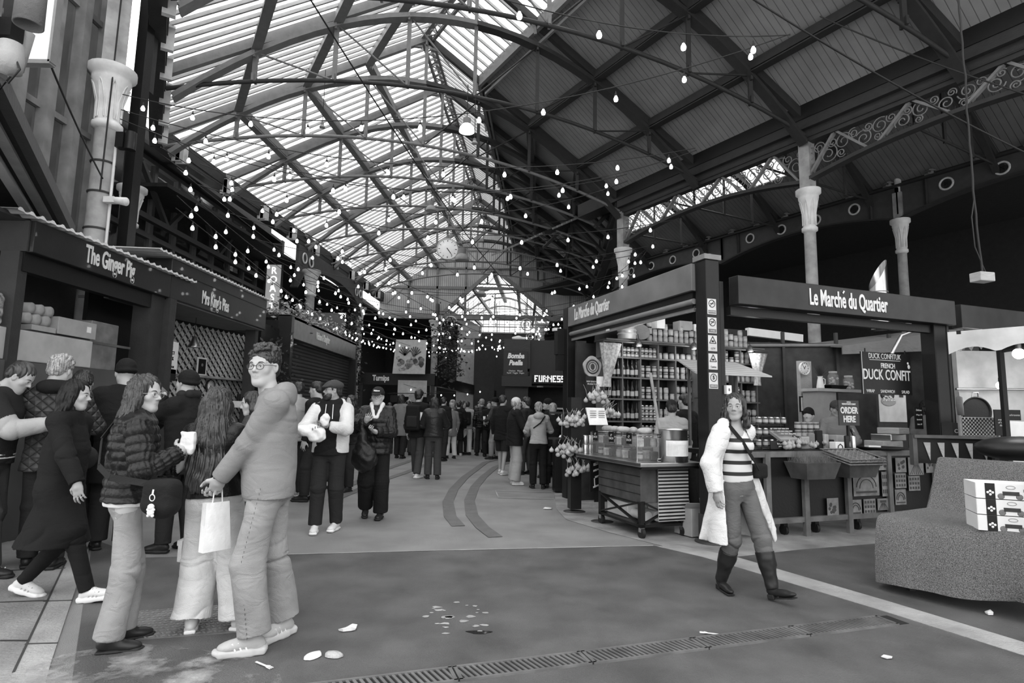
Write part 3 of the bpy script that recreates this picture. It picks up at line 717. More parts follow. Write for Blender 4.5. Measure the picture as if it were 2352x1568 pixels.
def _strand(m, v):
    n, l, b = nodes_of(m); tc = n.new('ShaderNodeTexCoord'); mp = n.new('ShaderNodeMapping'); mp.inputs['Scale'].default_value = (90, 90, 5)
    l.new(tc.outputs['Object'], mp.inputs['Vector']); nz = n.new('ShaderNodeTexNoise'); nz.inputs['Scale'].default_value = 1.; nz.inputs['Distortion'].default_value = .6; l.new(mp.outputs[0], nz.inputs['Vector'])
    r = n.new('ShaderNodeMapRange'); r.inputs['From Min'].default_value = .35; r.inputs['From Max'].default_value = .7; r.inputs['To Min'].default_value = v * .5; r.inputs['To Max'].default_value = v * 1.9; l.new(nz.outputs['Fac'], r.inputs['Value']); l.new(r.outputs[0], b.inputs['Base Color'])
    bp = n.new('ShaderNodeBump'); bp.inputs['Strength'].default_value = .6; bp.inputs['Distance'].default_value = .006; l.new(nz.outputs['Fac'], bp.inputs['Height']); l.new(bp.outputs[0], b.inputs['Normal'])
for _h, _v in ((HAIRD, .016), (HAIRM, .03), (HAIRL, .28)): _strand(_h, _v)
def denim(name, v):
    m = M(name, v, .85, bump=.35, bscale=260, var=.22, vscale=4); return m
JEANL = denim('light_denim', .30); JEANG = denim('grey_denim', .12); JEANM = denim('mid_denim', .2)
def wool(name, v, r=.85, b=.3): return M(name, v, r, bump=b, bscale=220, var=.08)
BLK = wool('black_cloth', .009); BLK2 = wool('charcoal_cloth', .02); GRYD = wool('dark_grey_cloth', .055); GRYM = wool('mid_grey_cloth', .2); GRYL = wool('light_grey_cloth', .4); WHT = wool('white_cloth', .72)
HOOD = wool('grey_hoodie_jersey', .235, .9, .25)
NYL = M('black_nylon', .012, .33, bump=.25, bscale=60); LEA = M('black_leather', .025, .28, bump=.3, bscale=40)
def wrinkle(m, sc=6., dist=.012, st=.45):
    n, l, b = nodes_of(m); tc = n.new('ShaderNodeTexCoord'); mp = n.new('ShaderNodeMapping'); mp.inputs['Scale'].default_value = (1, 1, 1.7); mp.inputs['Rotation'].default_value = (.3, .5, 0); l.new(tc.outputs['Object'], mp.inputs[0])
    nz = n.new('ShaderNodeTexNoise'); nz.inputs['Scale'].default_value = sc; nz.inputs['Detail'].default_value = 2.5; nz.inputs['Distortion'].default_value = .9; l.new(mp.outputs[0], nz.inputs['Vector'])
    a = n.new('ShaderNodeMath'); a.operation = 'PINGPONG'; a.inputs[1].default_value = .12; l.new(nz.outputs['Fac'], a.inputs[0])
    bp = n.new('ShaderNodeBump'); bp.inputs['Strength'].default_value = st; bp.inputs['Distance'].default_value = dist * 4; l.new(a.outputs[0], bp.inputs['Height'])
    if b.inputs['Normal'].links: l.new(b.inputs['Normal'].links[0].from_socket, bp.inputs['Normal'])
    l.new(bp.outputs[0], b.inputs['Normal'])
for m_ in (JEANL, JEANG, JEANM): wrinkle(m_, 5)
for m_ in (HOOD, BLK, BLK2, GRYD, GRYM, GRYL, WHT): wrinkle(m_, 3.6)
SHW = M('white_shoe_leather', .68, .45, bump=.1, bscale=60); SHG = M('grey_shoe_mesh', .42, .6, bump=.2, bscale=200); SHB = M('black_shoe_leather', .02, .35)
PAPER = M('white_paper', .8, .7, bump=.3, bscale=25)
BLKPL = M('black_plastic', .02, .25)
def shoe(parent, ank, yaw, style='sneaker', mat=SHW, sole=None, h=.008, pitch=0., s=1.):
    """ankle position ank (z ~ .09); yaw: toe direction about z from +Y"""
    R = rot(yaw, pitch); o = np.array(ank, float) - R @ np.array([0, 0, .085])
    def q(x, y, z): return o + R @ (np.array([x, y, z]) * s)
    hi = {'sneaker': .0, 'chunky': .012, 'boot': .0, 'loafer': -.01}[style]
    pr = [E(q(0, -.01, .05), (.037 * s, .055 * s, .04 * s), R, k=.03), E(q(0, .07, .043 + hi), (.04 * s, .075 * s, .033 * s), R, k=.03), E(q(0, .135, .036 + hi), (.043 * s, .055 * s, .026 * s), R, k=.03), C(q(0, .0, .08), q(0, .05, .07), .036 * s, .03 * s, k=.03)]
    if style in ('sneaker', 'chunky'):
        pr += [C(q(0, .02, .095), q(0, .12, .055 + hi), .018 * s, .014 * s, k=.012)]
        for i in range(5):
            y = .045 + i * .016; z = .092 - i * .0085 + hi; pr.append(C(q(-.02, y, z), q(.02, y, z), .0035, .0035, k=.002))
    if style == 'boot': pr = [E(q(0, -.01, .07), (.036 * s, .05 * s, .04 * s), R, k=.03), E(q(0, .07, .052), (.038 * s, .075 * s, .032 * s), R, k=.03), E(q(0, .15, .04), (.032 * s, .06 * s, .02 * s), R, k=.03)]
    u = vol('shoe', pr, mat, parent, h)
    if style in ('sneaker', 'chunky') and h < .0085:
        lm = MB()
        for i in range(6):
            y = .04 + i * .016; z = .099 - i * .0085 + hi; sx_ = 1 if i % 2 else -1; lm.tube([q(-.024, y, z - .008), q(-.01, y + .006 * sx_, z), q(.01, y - .006 * sx_, z), q(.024, y, z - .008)], .0035, 5)
        lm.build('laces', WHITE if mat is not SHW else GRYL, u); sm_ = MB()
        for sd in (-1, 1):
            for i in range(3): sm_.bar(q(sd * .043, .03 + i * .03, .035), q(sd * .034, .05 + i * .03, .075), .008, .004, up=(sd, 0, 0))
        sm_.build('side_stripe', GRYL if mat is SHW else WHITE, u)
    w = .05 if style == 'chunky' else .044; t = {'sneaker': .014, 'chunky': .019, 'boot': .008, 'loafer': .008}[style]
    sp = [BX(q(0, .0, t), (w * .86 * s, .062 * s, t * s), R, .01, k=.02), BX(q(0, .09, t), (w * s * .95, .09 * s, t * s), R, .012, k=.02), E(q(0, .165, t + .002), (w * .85 * s, .04 * s, t * s), R, k=.02)]
    if style == 'chunky': sp += [E(q(0, -.055, t + .008), (.038, .02, .02), R, k=.02), E(q(0, .2, t + .01), (.03, .014, .014), R, k=.02)]
    if style == 'boot': sp = [BX(q(0, -.02, .022), (.03, .032, .022), R, .006, k=.006), BX(q(0, .11, .012), (.036, .085, .006), R, .006, k=.01)]
    v = vol('sole', sp, sole or (WHITE if mat is not SHB else RUBBER), u, h)
    return u
class Fig:
    def __init__(s, label, px, py, rz, H=1.75, vox=.01, hip=(0, 0), hipz=.945, neck=(0, 0), neckz=1.465, twist=0., feet=(((-.1, 0, 0), .15), ((.1, 0, 0), -.15)), lh=None, rh=None, lpole=(-.5, -1, -.2), rpole=(.5, -1, -.2), kpole=(0, 1, 0), kl=None, kr=None,
                 head=(0, 0, 0), headoff=(0, 0, 0), skin=SKIN, fem=0., bulk=1., lhand=(.5, (0, .2, -1), (1, 0, 0)), rhand=(.5, (0, .2, -1), (-1, 0, 0)), group=None, wx=None, wy=None, face=True, sw=.172):
        p = at_z(px, py) if wx is None else Vector((wx, wy, 0)); s.T = thing('person', label, 'person', (p.x, p.y, 0), rz, group); s.sc = H / 1.75; s.T.scale = (s.sc,) * 3
        hipz = min([hipz] + [math.sqrt(max(.3, .837 ** 2 - (q[0][0] - hip[0] - sx_ * .09) ** 2 - (q[0][1] - hip[1]) ** 2)) + .11 + q[0][2] for q, sx_ in ((feet[0], -1), (feet[1], 1))]); s.vox = vox; s.fem = fem; s.bulk = bulk; s.skin = skin; s.headrot = head
        A = np.array; s.P = A([hip[0], hip[1], hipz]); s.N = A([neck[0], neck[1], neckz]); c, sn_ = math.cos(twist), math.sin(twist); s.ax = A([c, sn_, 0]); s.fw = A([-sn_, c, 0])
        sw = sw * (1 - .1 * fem)
        s.SL = s.N - s.ax * sw - A([0, 0, .06]); s.SR = s.N + s.ax * sw - A([0, 0, .06])
        dl = lh if lh is not None else s.SL + A([-.06, .03, -.52]); dr = rh if rh is not None else s.SR + A([.06, .03, -.52])
        s.EL, s.WL = ik(s.SL, dl, .285, .25, lpole); s.ER, s.WR = ik(s.SR, dr, .285, .25, rpole)
        s.HL = s.P + A([-.09, 0, -.02]); s.HR = s.P + A([.09, 0, -.02]); (fl, yl), (fr, yr) = feet[0][:2], feet[1][:2]; s.yl, s.yr = yl, yr
        s.pl = feet[0][2] if len(feet[0]) > 2 else 0.; s.pr = feet[1][2] if len(feet[1]) > 2 else 0.
        s.KL, s.AL = ik(s.HL, A([fl[0], fl[1], fl[2] + .09]), .425, .415, kl or kpole); s.KR, s.AR = ik(s.HR, A([fr[0], fr[1], fr[2] + .09]), .425, .415, kr or kpole)
        s.hc = s.N + A([headoff[0], .03 + headoff[1], .165 + headoff[2]]); s.R = rot(*head); b = bulk
        hp, s.q = head_prims(s.hc, s.R, fem, detail=face and vox < .011)
        w = 1 - .1 * fem; L = s.P - A([0, 0, .06])
        pr = [LO(L, s.N, s.ax, [(0, .155 * b, .1 * b), (.3, .135 * w * b, .095 * b), (.68, .155 * w * b, .108 * b), (.9, .14 * w, .085), (1, .07, .06)], k=.03), C(s.N - A([0, 0, .06]), s.hc - A([0, 0.02, .08]), .058 - .01 * fem, .050 - .008 * fem, k=.02)]
        pr += hp
        for S_, E_, W_ in ((s.SL, s.EL, s.WL), (s.SR, s.ER, s.WR)): pr += [C(S_, E_, .043, .033, k=.02), C(E_, W_, .038, .026, k=.012)]
        for H_, K_, A_ in ((s.HL, s.KL, s.AL), (s.HR, s.KR, s.AR)): pr += [C(H_, K_, .08, .05, k=.02), C(K_, A_, .052, .034, k=.012)]
        if lhand: pr += hand(s.WL, lhand[1], lhand[2], lhand[0], side=lhand[3] if len(lhand) > 3 else 1)
        if rhand: pr += hand(s.WR, rhand[1], rhand[2], rhand[0], side=rhand[3] if len(rhand) > 3 else -1)
        mats = None
        if face and vox < .011:
            hc, R = s.hc, s.R
            def lip(c):
                l = (c - hc) @ R; return (np.abs(l[:, 0]) < .021) & (l[:, 1] > .07) & (np.abs(l[:, 2] + .0615) < .0095 * (1 - (l[:, 0] / .024) ** 2))
            mats = [(LIPM if skin is SKIN else LIPD, lip)]
        s.body = vol('body', pr, skin, s.T, vox, mats=mats)
        if face and vox < .011:
            for sd in (-1, 1):
                m = MB(); ex = Vector(s.q(.031 * sd, .0735, .0015)); m.ball(ex, .0115, 12, 8); e = m.build('eye', EYEW, s.T)
                m = MB(); d = Vector(s.R @ np.array([-.0, 1, 0])); m.ball(ex + d * .0066, .0062, 10, 6); m.build('iris', IRIS, e)
                m = MB(); m.tube([s.q(sd * x, y, z) for x, y, z in ((.012, .087, .021), (.025, .085, .0275), (.038, .079, .0275), (.049, .069, .021))], [.002, .0035, .003, .001], 6); m.tube([s.q(sd * x, y, z) for x, y, z in ((.019, .085, .004), (.025, .0865, .0085), (.033, .086, .0092), (.043, .079, .005))], [.0008, .0014, .0014, .0008], 5); m.build('eyebrow', HAIRD, s.T)
        s.segs_top = [(s.P - A([0, 0, .1]), s.N, 1.9), (s.SL, s.EL, .8), (s.EL, s.WL, .7), (s.SR, s.ER, .8), (s.ER, s.WR, .7)]
        s.segs_bot = [(s.HL, s.KL, 1), (s.KL, s.AL, 1), (s.HR, s.KR, 1), (s.KR, s.AR, 1)]
    def top(s, mat, th=.018, hem=.82, name='jacket', disp='cloth', amp=.006, flare=1., slv=1., extra=(), belly=0., cuff=True, collar=.0, neckr=.085, pitch=.065, col=True, vox=None, slen=1., mats=None):
        A = np.array; b = s.bulk; w = 1 - .1 * s.fem; hz = A([s.P[0], s.P[1], hem]); n = s.N + A([0, 0, .015 + collar])
        pr = [LO(hz, n, s.ax, [(0, (.160 * b + th) * flare, (.115 * b + th) * flare, 0, belly * .3), (.3, .140 * w * b + th, .108 * b + th + belly, 0, belly * .5), (.72, .155 * w * b + th, .112 * b + th), (.88, .135 * w + th * .8, .085 + th * .8), (.965, neckr + .012, neckr * .95), (1, neckr, neckr * .9)], k=.035)]
        for S_, E_, W_ in ((s.SL, s.EL, s.WL), (s.SR, s.ER, s.WR)):
            W2 = E_ + (W_ - E_) * slen
            pr += [C(s.N - A([0, 0, .025]), S_ + A([0, 0, .012]), .05 + th * .7, .046 + th * .8, k=.04)]
            pr += [C(S_ - (S_ - s.N) * .06, E_, (.047 + th * .9) * slv, (.037 + th * .9) * slv, k=.03), CC(E_, W2, (.038 + th * .9) * slv, (.029 + th * .7) * slv, k=.015), E(E_, ((.037 + th * .9) * slv,) * 3, k=.015)]
        pr += list(extra)
        d = {'cloth': cloth(s.segs_top, amp, 55, seed=len(s.T.name)), 'puff': puff(s.segs_top, amp, pitch), None: None}[disp]
        o = vol(name, pr, mat, s.T, vox or s.vox, d, mats=mats); return o
    def bottom(s, mat, th=.012, name='trousers', wide=0., amp=.005, hemz=.0, short=None, rise=.98, vox=None, f=60):
        A = np.array; b = s.bulk; pr = [LO(A([s.P[0], s.P[1], .8]), A([s.P[0], s.P[1], rise + .05]), (1, 0, 0), [(0, .10 * b + th, .06 * b + th), (.3, .138 * b + th, .092 * b + th), (.5, .142 * b + th, .102 * b + th), (1, .132 * b + th * .7, .094 * b + th * .7)], k=.03)]
        for H_, K_, A_ in ((s.HL, s.KL, s.AL), (s.HR, s.KR, s.AR)):
            pr += [C(H_, K_, .069 * b + th, .055 * b + th + wide * .5, k=.03)]
            if short is None: pr += [E(K_, (.055 * b + th + wide * .5,) * 3, k=.02), CC(K_, A_ + (A_ - K_) * hemz, .054 * b + th + wide * .6, .045 + th + wide, k=.02)]
            else: pr[-1] = CC(H_, H_ + (K_ - H_) * short, .085 + th, .075 + th, k=.03)
        return vol(name, pr, mat, s.T, vox or s.vox, cloth(s.segs_bot, amp, f, seed=len(s.T.name) + 3.))
    def shoes(s, style='sneaker', mat=SHW, sole=None, vox=None):
        h = vox or min(s.vox, .012); shoe(s.T, s.AL, s.yl, style, mat, sole, h, s.pl); shoe(s.T, s.AR, s.yr, style, mat, sole, h, s.pr)
    def hair(s, kind='short', mat=HAIRD, vox=None, length=.45, amp=.004, back=(0, -.02), spread=1.):
        R = s.R; q = s.q; h = vox or s.vox
        def EE(c, r, k=.015, op='u'): return E(q(*c), r, R, k, op)
        if kind == 'short':
            pr = [EE((0, -.022, .042), (.083, .098, .086)), EE((0, -.06, -.01), (.07, .055, .06), k=.02), EE((0, .1, -.02), (.09, .075, .085), k=.012, op='s'), EE((0, .12, .045), (.08, .055, .045), k=.01, op='s')]
            d = strands(n=60, amp=.003)
        elif kind == 'curly':
            pr = [EE((0, -.024, .048), (.088, .1, .088)), EE((0, -.06, -.015), (.07, .052, .06), k=.02), EE((0, .098, -.02), (.1, .07, .08), k=.01, op='s'), EE((-.085, .02, -.02), (.02, .03, .05), k=.01, op='s'), EE((.085, .02, -.02), (.02, .03, .05), k=.01, op='s')]
            rr = random.Random(3)
            for i in range(46):
                a = rr.uniform(0, 2 * math.pi); e = rr.uniform(.25, 1.4); r_ = rr.uniform(.013, .022)
                x, y, z = .086 * math.cos(a) * math.cos(e), -.014 + .1 * math.sin(a) * math.cos(e), .052 + .088 * math.sin(e)
                if y > .045 and z < .085: continue
                pr.append(EE((x, y, z), (r_, r_, r_ * .8), k=.006))
            d = curls(.005, 90)
        else:
            hc = s.hc; b = np.array([back[0], back[1], -1.]); e = s.hc + np.array([back[0], back[1], -length])
            pr = [EE((0, -.02, .042), (.085, .1, .088)), EE((0, -.05, -.03), (.084 * spread, .07, .1), k=.03)]
            pr += [LO(s.hc + A_(0, -.045, .02), e + A_(0, -.03, 0), (1, 0, 0), [(0, .075, .06), (.3, .095 * spread, .065), (.7, .11 * spread, .055), (.92, .09 * spread, .04), (1, .05 * spread, .02)], k=.03)]
            for sd in (-1, 1): pr += [C(q(.062 * sd, .02, .06), q(.082 * sd, .0, -.06), .024, .022, k=.02), C(q(.082 * sd, -.0, -.06), q(.092 * sd * spread, -.03, -.16), .024, .03, k=.02)]
            pr += [EE((0, .105, -.03), (.07, .077, .098), k=.01, op='s'), EE((0, .125, .058), (.066, .075, .062), k=.01, op='s')]
            d = strands(n=40, amp=amp, c=(s.hc[0], s.hc[1] - .05))
        return vol('hair', pr, mat, s.T, h, d)
    def beanie(s, mat=BLK):
        R = s.R; q = s.q
        return vol('beanie_hat', [E(q(0, -.018, .055), (.087, .104, .093), R), E(q(0, -.03, .02), (.09, .104, .035), R, k=.012), E(q(0, .12, -.02), (.1, .07, .055), R, k=.01, op='s'), E(q(0, 0, -.07), (.13, .13, .075), R, k=.01, op='s')], mat, s.T, s.vox, lambda P: .0015 * np.sin(np.arctan2(P[:, 1] - s.hc[1], P[:, 0] - s.hc[0]) * 50))
    def cap(s, mat=BLK, flat=False, txt=None):
        R = s.R; q = s.q
        if flat: pr = [E(q(0, -.02, .062), (.094, .112, .062), R), E(q(0, .07, .05), (.08, .06, .022), R @ rot(0, -.35), k=.03), E(q(0, 0, -.03), (.14, .15, .06), R, k=.01, op='s'), E(q(0, .03, .0), (.079, .09, .045), R, k=.01, op='s')]
        else: pr = [E(q(0, -.014, .055), (.086, .103, .086), R), E(q(0, .1, .035), (.068, .075, .010), R @ rot(0, -.22), k=.01), E(q(0, 0, -.045), (.14, .14, .07), R, k=.008, op='s')]
        o = vol('flat_cap' if flat else 'baseball_cap', pr, mat, s.T, min(s.vox, .008))
        if txt: x = Vector(R @ np.array([-1., 0, 0])); u = Vector(R @ np.array([0, -.35, 1.])); text(txt, LET, o, Vector(q(0, .088, .078)), x, .032, 'lettering', .9, .001, .003, up=u)
        return o
    def glasses(s, mat=BLKPL, r=.021, th=.0016, dark=False):
        m = MB(); q = s.q
        for sd in (-1, 1):
            c = (.032 * sd, .094, .001); m.tube([q(c[0] + r * 1.12 * math.cos(a), c[1] - .004 * (abs(math.cos(a)) if math.cos(a) * sd > 0 else 0), c[2] + r * .92 * math.sin(a)) for a in [i * math.pi / 9 for i in range(19)]], th, 5, cap=False)
            m.tube([q(.054 * sd, .088, .006), q(.078 * sd, .06, .008), q(.082 * sd, -.01, .004)], th, 5)
        m.tube([q(-.012, .095, .004), q(0, .099, .007), q(.012, .095, .004)], th, 5)
        o = m.build('glasses', mat, s.T)
        g = MB()
        for sd in (-1, 1): g.add([q(.032 * sd + r * math.cos(a), .0935, .001 + r * .85 * math.sin(a)) for a in [i * math.pi / 8 for i in range(16)]], [tuple(range(16))])
        g.build('lens', MATS['dark_lens'] if dark else MATS['lens_glass'], o); return o
    def strap(s, pts, mat=BLK, w=.03, name='bag_strap', parent=None):
        m = MB(); 
        for a, b in zip(pts, pts[1:]):
            a = Vector(a); b = Vector(b); o = Vector((a + b) / 2) - Vector(s.N - np.array([0, 0, .3])); o.z *= .2; m.bar(a, b, w, .006, up=o)
        return m.build(name, mat, parent or s.T)
def A_(*a): return np.array(a, float)
glass_mat('lens_glass', .97, .5, .05); glass_mat('dark_lens', .35, .02, .05)
# ================= GROUND
def ground(name, pts, mat, z=.004, th=.003):
    m = MB(); P = [Vector((p[0], p[1], z)) if len(p) == 3 else at_z(p[0], p[1], z) for p in pts]
    m.slab(P, (0, 0, -th)); o = m.build(name, mat); o['kind'] = 'structure'; return o
m = MB(); m.slab([(-14, -4, 0), (20, -4, 0), (20, 55, 0), (-14, 55, 0)], (0, 0, -.1)); structure(m.build('floor', ASPH2))
ground('floor', [(213, 1237), (330, 1280), (660, 1272), (1000, 1263), (1500, 1252), (1614, 1277), (2006, 1393), (2352, 1502), (6.5, .2, 0), (6, -3, 0), (-1.2, -3, 0), (-1.55, 2.2, 0)], ASPH, .004)
ground('floor', [(1675, 1275), (1830, 1262), (2005, 1248), (2352, 1226), (2600, 1215), (12, 5, 0), (12, -3, 0), (6.6, .3, 0), (2352, 1476), (2044, 1382)], ASPH, .004)
ground('floor', [(1510, 1254), (1560, 1252), (1690, 1278), (2044, 1381), (2352, 1474), (6.75, .1, 0), (6.4, .05, 0), (2352, 1504), (2006, 1395), (1614, 1278)], CONC, .007)
ground('floor', [(1272, 1118), (1278, 1168), (1300, 1192), (1400, 1222), (1530, 1255), (1620, 1277), (1690, 1278), (1830, 1262), (2005, 1248), (2352, 1228), (10, 8, 0), (8, 13, 0), (2.2, 13, 0)], M('rough_slab_concrete', .27, .75, bump=.6, bscale=40, var=.35, vscale=2.5), .006)
ground('floor', [(120, 1600), (152, 1286), (212, 1237), (116, 1523), (90, 1620), (20, 1700), (-30, 1640), (31, 1543), (152, 1286)][1:8], CONC, .008)
ground('floor', [(152, 1288), (31, 1543), (-30, 1670), (-1.9, 1.2, 0), (-6, 1.2, 0), (-8, 6, 0), (-5.0, 6.3, 0)], PAVE, .005)
DUST_GLOW = M('pale_trodden_dust', .42, .8, bump=.3, bscale=60, var=.4, vscale=5)  # pale dusty patch that also paints the daylight glow in this corner
_n, _l, _b2 = nodes_of(DUST_GLOW)
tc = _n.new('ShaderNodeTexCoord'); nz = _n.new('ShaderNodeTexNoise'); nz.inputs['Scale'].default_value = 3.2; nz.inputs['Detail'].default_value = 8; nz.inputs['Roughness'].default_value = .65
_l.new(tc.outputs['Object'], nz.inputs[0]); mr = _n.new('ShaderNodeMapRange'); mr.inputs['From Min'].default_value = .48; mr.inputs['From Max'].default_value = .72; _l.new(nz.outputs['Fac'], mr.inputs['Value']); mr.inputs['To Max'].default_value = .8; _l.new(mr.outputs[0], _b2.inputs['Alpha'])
ground('floor', [(60, 1535), (150, 1500), (240, 1486), (330, 1478), (430, 1486), (520, 1500), (590, 1516), (640, 1540), (650, 1570), (600, 1620), (480, 1680), (300, 1720), (0, 1720)], DUST_GLOW, .0105, .001)
# paving joints
JN = M('dark_joint', .05, .9); m = MB()
for a, b in (((152, 1288), (31, 1543)), ((0, 1310), (150, 1304)), ((0, 1382), (108, 1378)), ((0, 1470), (66, 1470)), ((100, 1380), (165, 1378)), ((58, 1478), (132, 1476))):
    A_p, B_p = at_z(*a, .0095), at_z(*b, .0095); m.bar(A_p, B_p, .012, .003)
structure(m.build('trim_90', JN))
def ribbon(pts, w, mat, z, closed=False):
    P = [at_z(x, y, z) if len((x, y)) == 2 else 0 for x, y in pts]; m = MB()
    for i in range(len(P) - 1):
        d0 = (P[min(i + 1, len(P) - 1)] - P[max(i - 1, 0)]).normalized(); d1 = (P[min(i + 2, len(P) - 1)] - P[i]).normalized()
        n0 = Vector((-d0.y, d0.x, 0)) * w / 2; n1 = Vector((-d1.y, d1.x, 0)) * w / 2
        m.slab([P[i] - n0, P[i] + n0, P[i + 1] + n1, P[i + 1] - n1], (0, 0, -.002))
    return m.build('floor', mat)
TRK = M('dark_trench_asphalt', .15, .6, bump=.5, bscale=120)
for pts in ([(1180, 1045), (1115, 1061), (1068, 1095), (1042, 1123), (1029, 1151), (1034, 1185), (1053, 1207)], [(1200, 1050), (1138, 1072), (1110, 1095), (1091, 1117), (1078, 1148), (1084, 1182), (1108, 1210), (1138, 1232)],
            [(990, 1042), (930, 1062), (870, 1082), (800, 1115)], [(990, 1062), (930, 1085), (870, 1105), (770, 1145)]):
    structure(ribbon(pts, .17, TRK, .008))
structure(ribbon([(1270, 1130), (1138, 1126), (1145, 1142), (1272, 1146)], .03, CONC, .009))
structure(ribbon([(660, 1272), (1000, 1263), (1500, 1252)], .025, CONC, .009))
# drain
dA, dB = at_z(700, 1590, .008), at_z(2062, 1421, .008); dd = (dB - dA); Ld = dd.length; de = dd / Ld; dn = Vector((-de.y, de.x, 0)); ang = math.atan2(de.y, de.x)
D = thing('drain_channel', 'slotted steel drain channel running diagonally across the dark asphalt', 'drain', (dA.x, dA.y, 0), ang)
MB().box((Ld / 2, 0, .004), (Ld, .17, .004)).build('channel', M('drain_dark', .02, .8), D)
nseg = int(Ld / .78)
for q in range(nseg):
    m = MB(); x0 = q * .78
    for s in (-1, 1): m.box((x0 + .38, s * .082, .009), (.77, .018, .012)); m.box((x0 + .38 - s * .375, 0, .009), (.02, .17, .012))
    for w in range(22): m.box((x0 + .02 + w * .034, 0, .008), (.016, .15, .01), rz=.25)
    m.build('grate', M('drain_steel', .22, .5, metal=.6, var=.3), D)
# tread-plate cover
pc = [at_z(307, 1403, .008), at_z(590, 1383, .008), at_z(610, 1446, .008), at_z(311, 1468, .008)]
T = thing('access_cover', 'chequered steel access cover in the ground under the white trousers', 'cover', tuple(pc[0]))
CV = M('worn_tread_plate', .17, .5, bump=.3, bscale=50, var=.3); o = pc[0]
MB().slab([p - o for p in pc], (0, 0, -.004)).build('plate', CV, T)
m = MB(); U, Wd = pc[1] - o, pc[3] - o
for i in range(24):
    for j in range(12):
        c = U * ((i + .5) / 24) + Wd * ((j + .5) / 12) + Vector((0, 0, .002)); m.box(c, (.028, .010, .005), rz=(.8 if (i + j) % 2 else -.8))
m.build('raised_tread', M('tread_highlight', .3, .4, metal=.4), T)['kind'] = 'stuff'  # raised bars paler than the plate
m = MB(); rr = random.Random(5)
for q in range(26):
    c = at_z(rr.gauss(1055, 45), rr.gauss(1412, 16), .008); n = 7; R_ = rr.uniform(.008, .035)
    m.slab([c + Vector((math.cos(a) * R_ * rr.uniform(.5, 1.6), math.sin(a) * R_ * rr.uniform(.4, 1), 0)) for a in [i * 2 * math.pi / n for i in range(n)]], (0, 0, -.002))
tag(m.build('flaking_paint', CONC), 'pale flakes of old paint on the asphalt left of centre', 'paint flakes', kind='stuff')
c = at_z(1100, 1451, .007); tag(MB().slab([c + Vector((math.cos(a) * .075 * (1 + .3 * math.sin(3 * a)), math.sin(a) * .03, 0)) for a in [i * math.pi / 8 for i in range(16)]], (0, 0, -.002)).build('puddle', M('wet_hole', .01, .05)), 'small dark puddle below the flaking paint', 'puddle')

# ================= LEFT: stalls along the plane x = FX
FX = -5.05
def fx(px, x=None): return at_x(px, 690, FX if x is None else x).y
def fascia(name, label, px0, px1, z0, z1, txt, tpx, tz, tsize, dep=.28, mat=DARKP, sub=None, y0=None, y1=None):
    y0 = y0 or fx(px0); y1 = y1 or fx(px1); T = thing(name, label, 'fascia', (FX, y0, z0), 0)
    MB().box((-dep / 2, (y1 - y0) / 2, (z1 - z0) / 2), (dep, y1 - y0, z1 - z0)).build('board', mat, T, bevel=.01)
    if txt: text(txt, LET, T, (.006, fx(tpx) - y0, tz - z0), (0, 1, 0), tsize, sx=.5, bold=.006)
    if sub: MB().box((.004, (y1 - y0) / 2, sub - z0), (.012, y1 - y0, .012)).build('seam', BLACK, T)
    return T, y0, y1
GP, g0, g1 = fascia('stall_fascia', 'glossy dark fascia of the Ginger Pig stall at far left', 62, 389, 3.0, 3.34, 'The Ginger Pig', 247, 3.185, .30)
MB().box((-.3, -.01, .17), (.5, .02, .33)).build('end_board', GRYD, GP)
MK, k0, k1 = fascia('stall_fascia', "dark fascia lettered Mrs King's Pies, right of the Ginger Pig", 389, 614, 3.0, 3.6, "Mrs King's Pies", 496, 3.18, .30, dep=.4, sub=3.42)
NK, n0, n1 = fascia('stall_fascia', 'shiny grey fascia of the shuttered Nickson kiosk', 670, 823, 3.02, 3.55, 'Nickson & Daughter', 747, 3.28, .27, mat=M('grey_gloss_fascia', .11, .25))
# corrugated roof edges
def corr(name, label, ya, yb, x0, x1, z0, z1, amp=.02, wl=.14):
    m = MB(); n = int((yb - ya) / wl * 6); vs = []
    for i in range(n + 1):
        y = lerp(ya, yb, i / n); w = amp * math.sin(2 * math.pi * (y - ya) / wl)
        vs += [(x0, y, z0 + w), (x1, y, z1 + w), (x0, y, z0 + w - .008), (x1, y, z1 + w - .008)]
    fs = []
    for i in range(n):
        a = i * 4; b = a + 4; fs += [(a, b, b + 1, a + 1), (a + 2, a + 3, b + 3, b + 2), (a, a + 2, b + 2, b)]
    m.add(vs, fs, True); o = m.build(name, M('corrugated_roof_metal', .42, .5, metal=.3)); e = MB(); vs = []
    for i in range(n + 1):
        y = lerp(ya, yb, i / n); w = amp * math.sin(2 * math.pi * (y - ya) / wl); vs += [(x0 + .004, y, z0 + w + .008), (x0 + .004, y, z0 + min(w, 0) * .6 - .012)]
    e.add(vs, [(2 * i, 2 * i + 1, 2 * i + 3, 2 * i + 2) for i in range(n)]); e.build('bright_edge', M('galvanised_edge', .75, .35), o); return tag(o, label, 'roof')  # pale strip paints the light coming through along the roof edge
corr('corrugated_roof', 'corrugated metal roof edge above the Ginger Pig fascia', g0 - .3, g1 + .6, FX + .05, FX - 1.2, 3.37, 3.40)
corr('corrugated_roof', "corrugated roof edge above Mrs King's Pies", k0 - .4, k1 + .1, FX + .04, FX - 1.2, 3.63, 3.66, wl=.12)
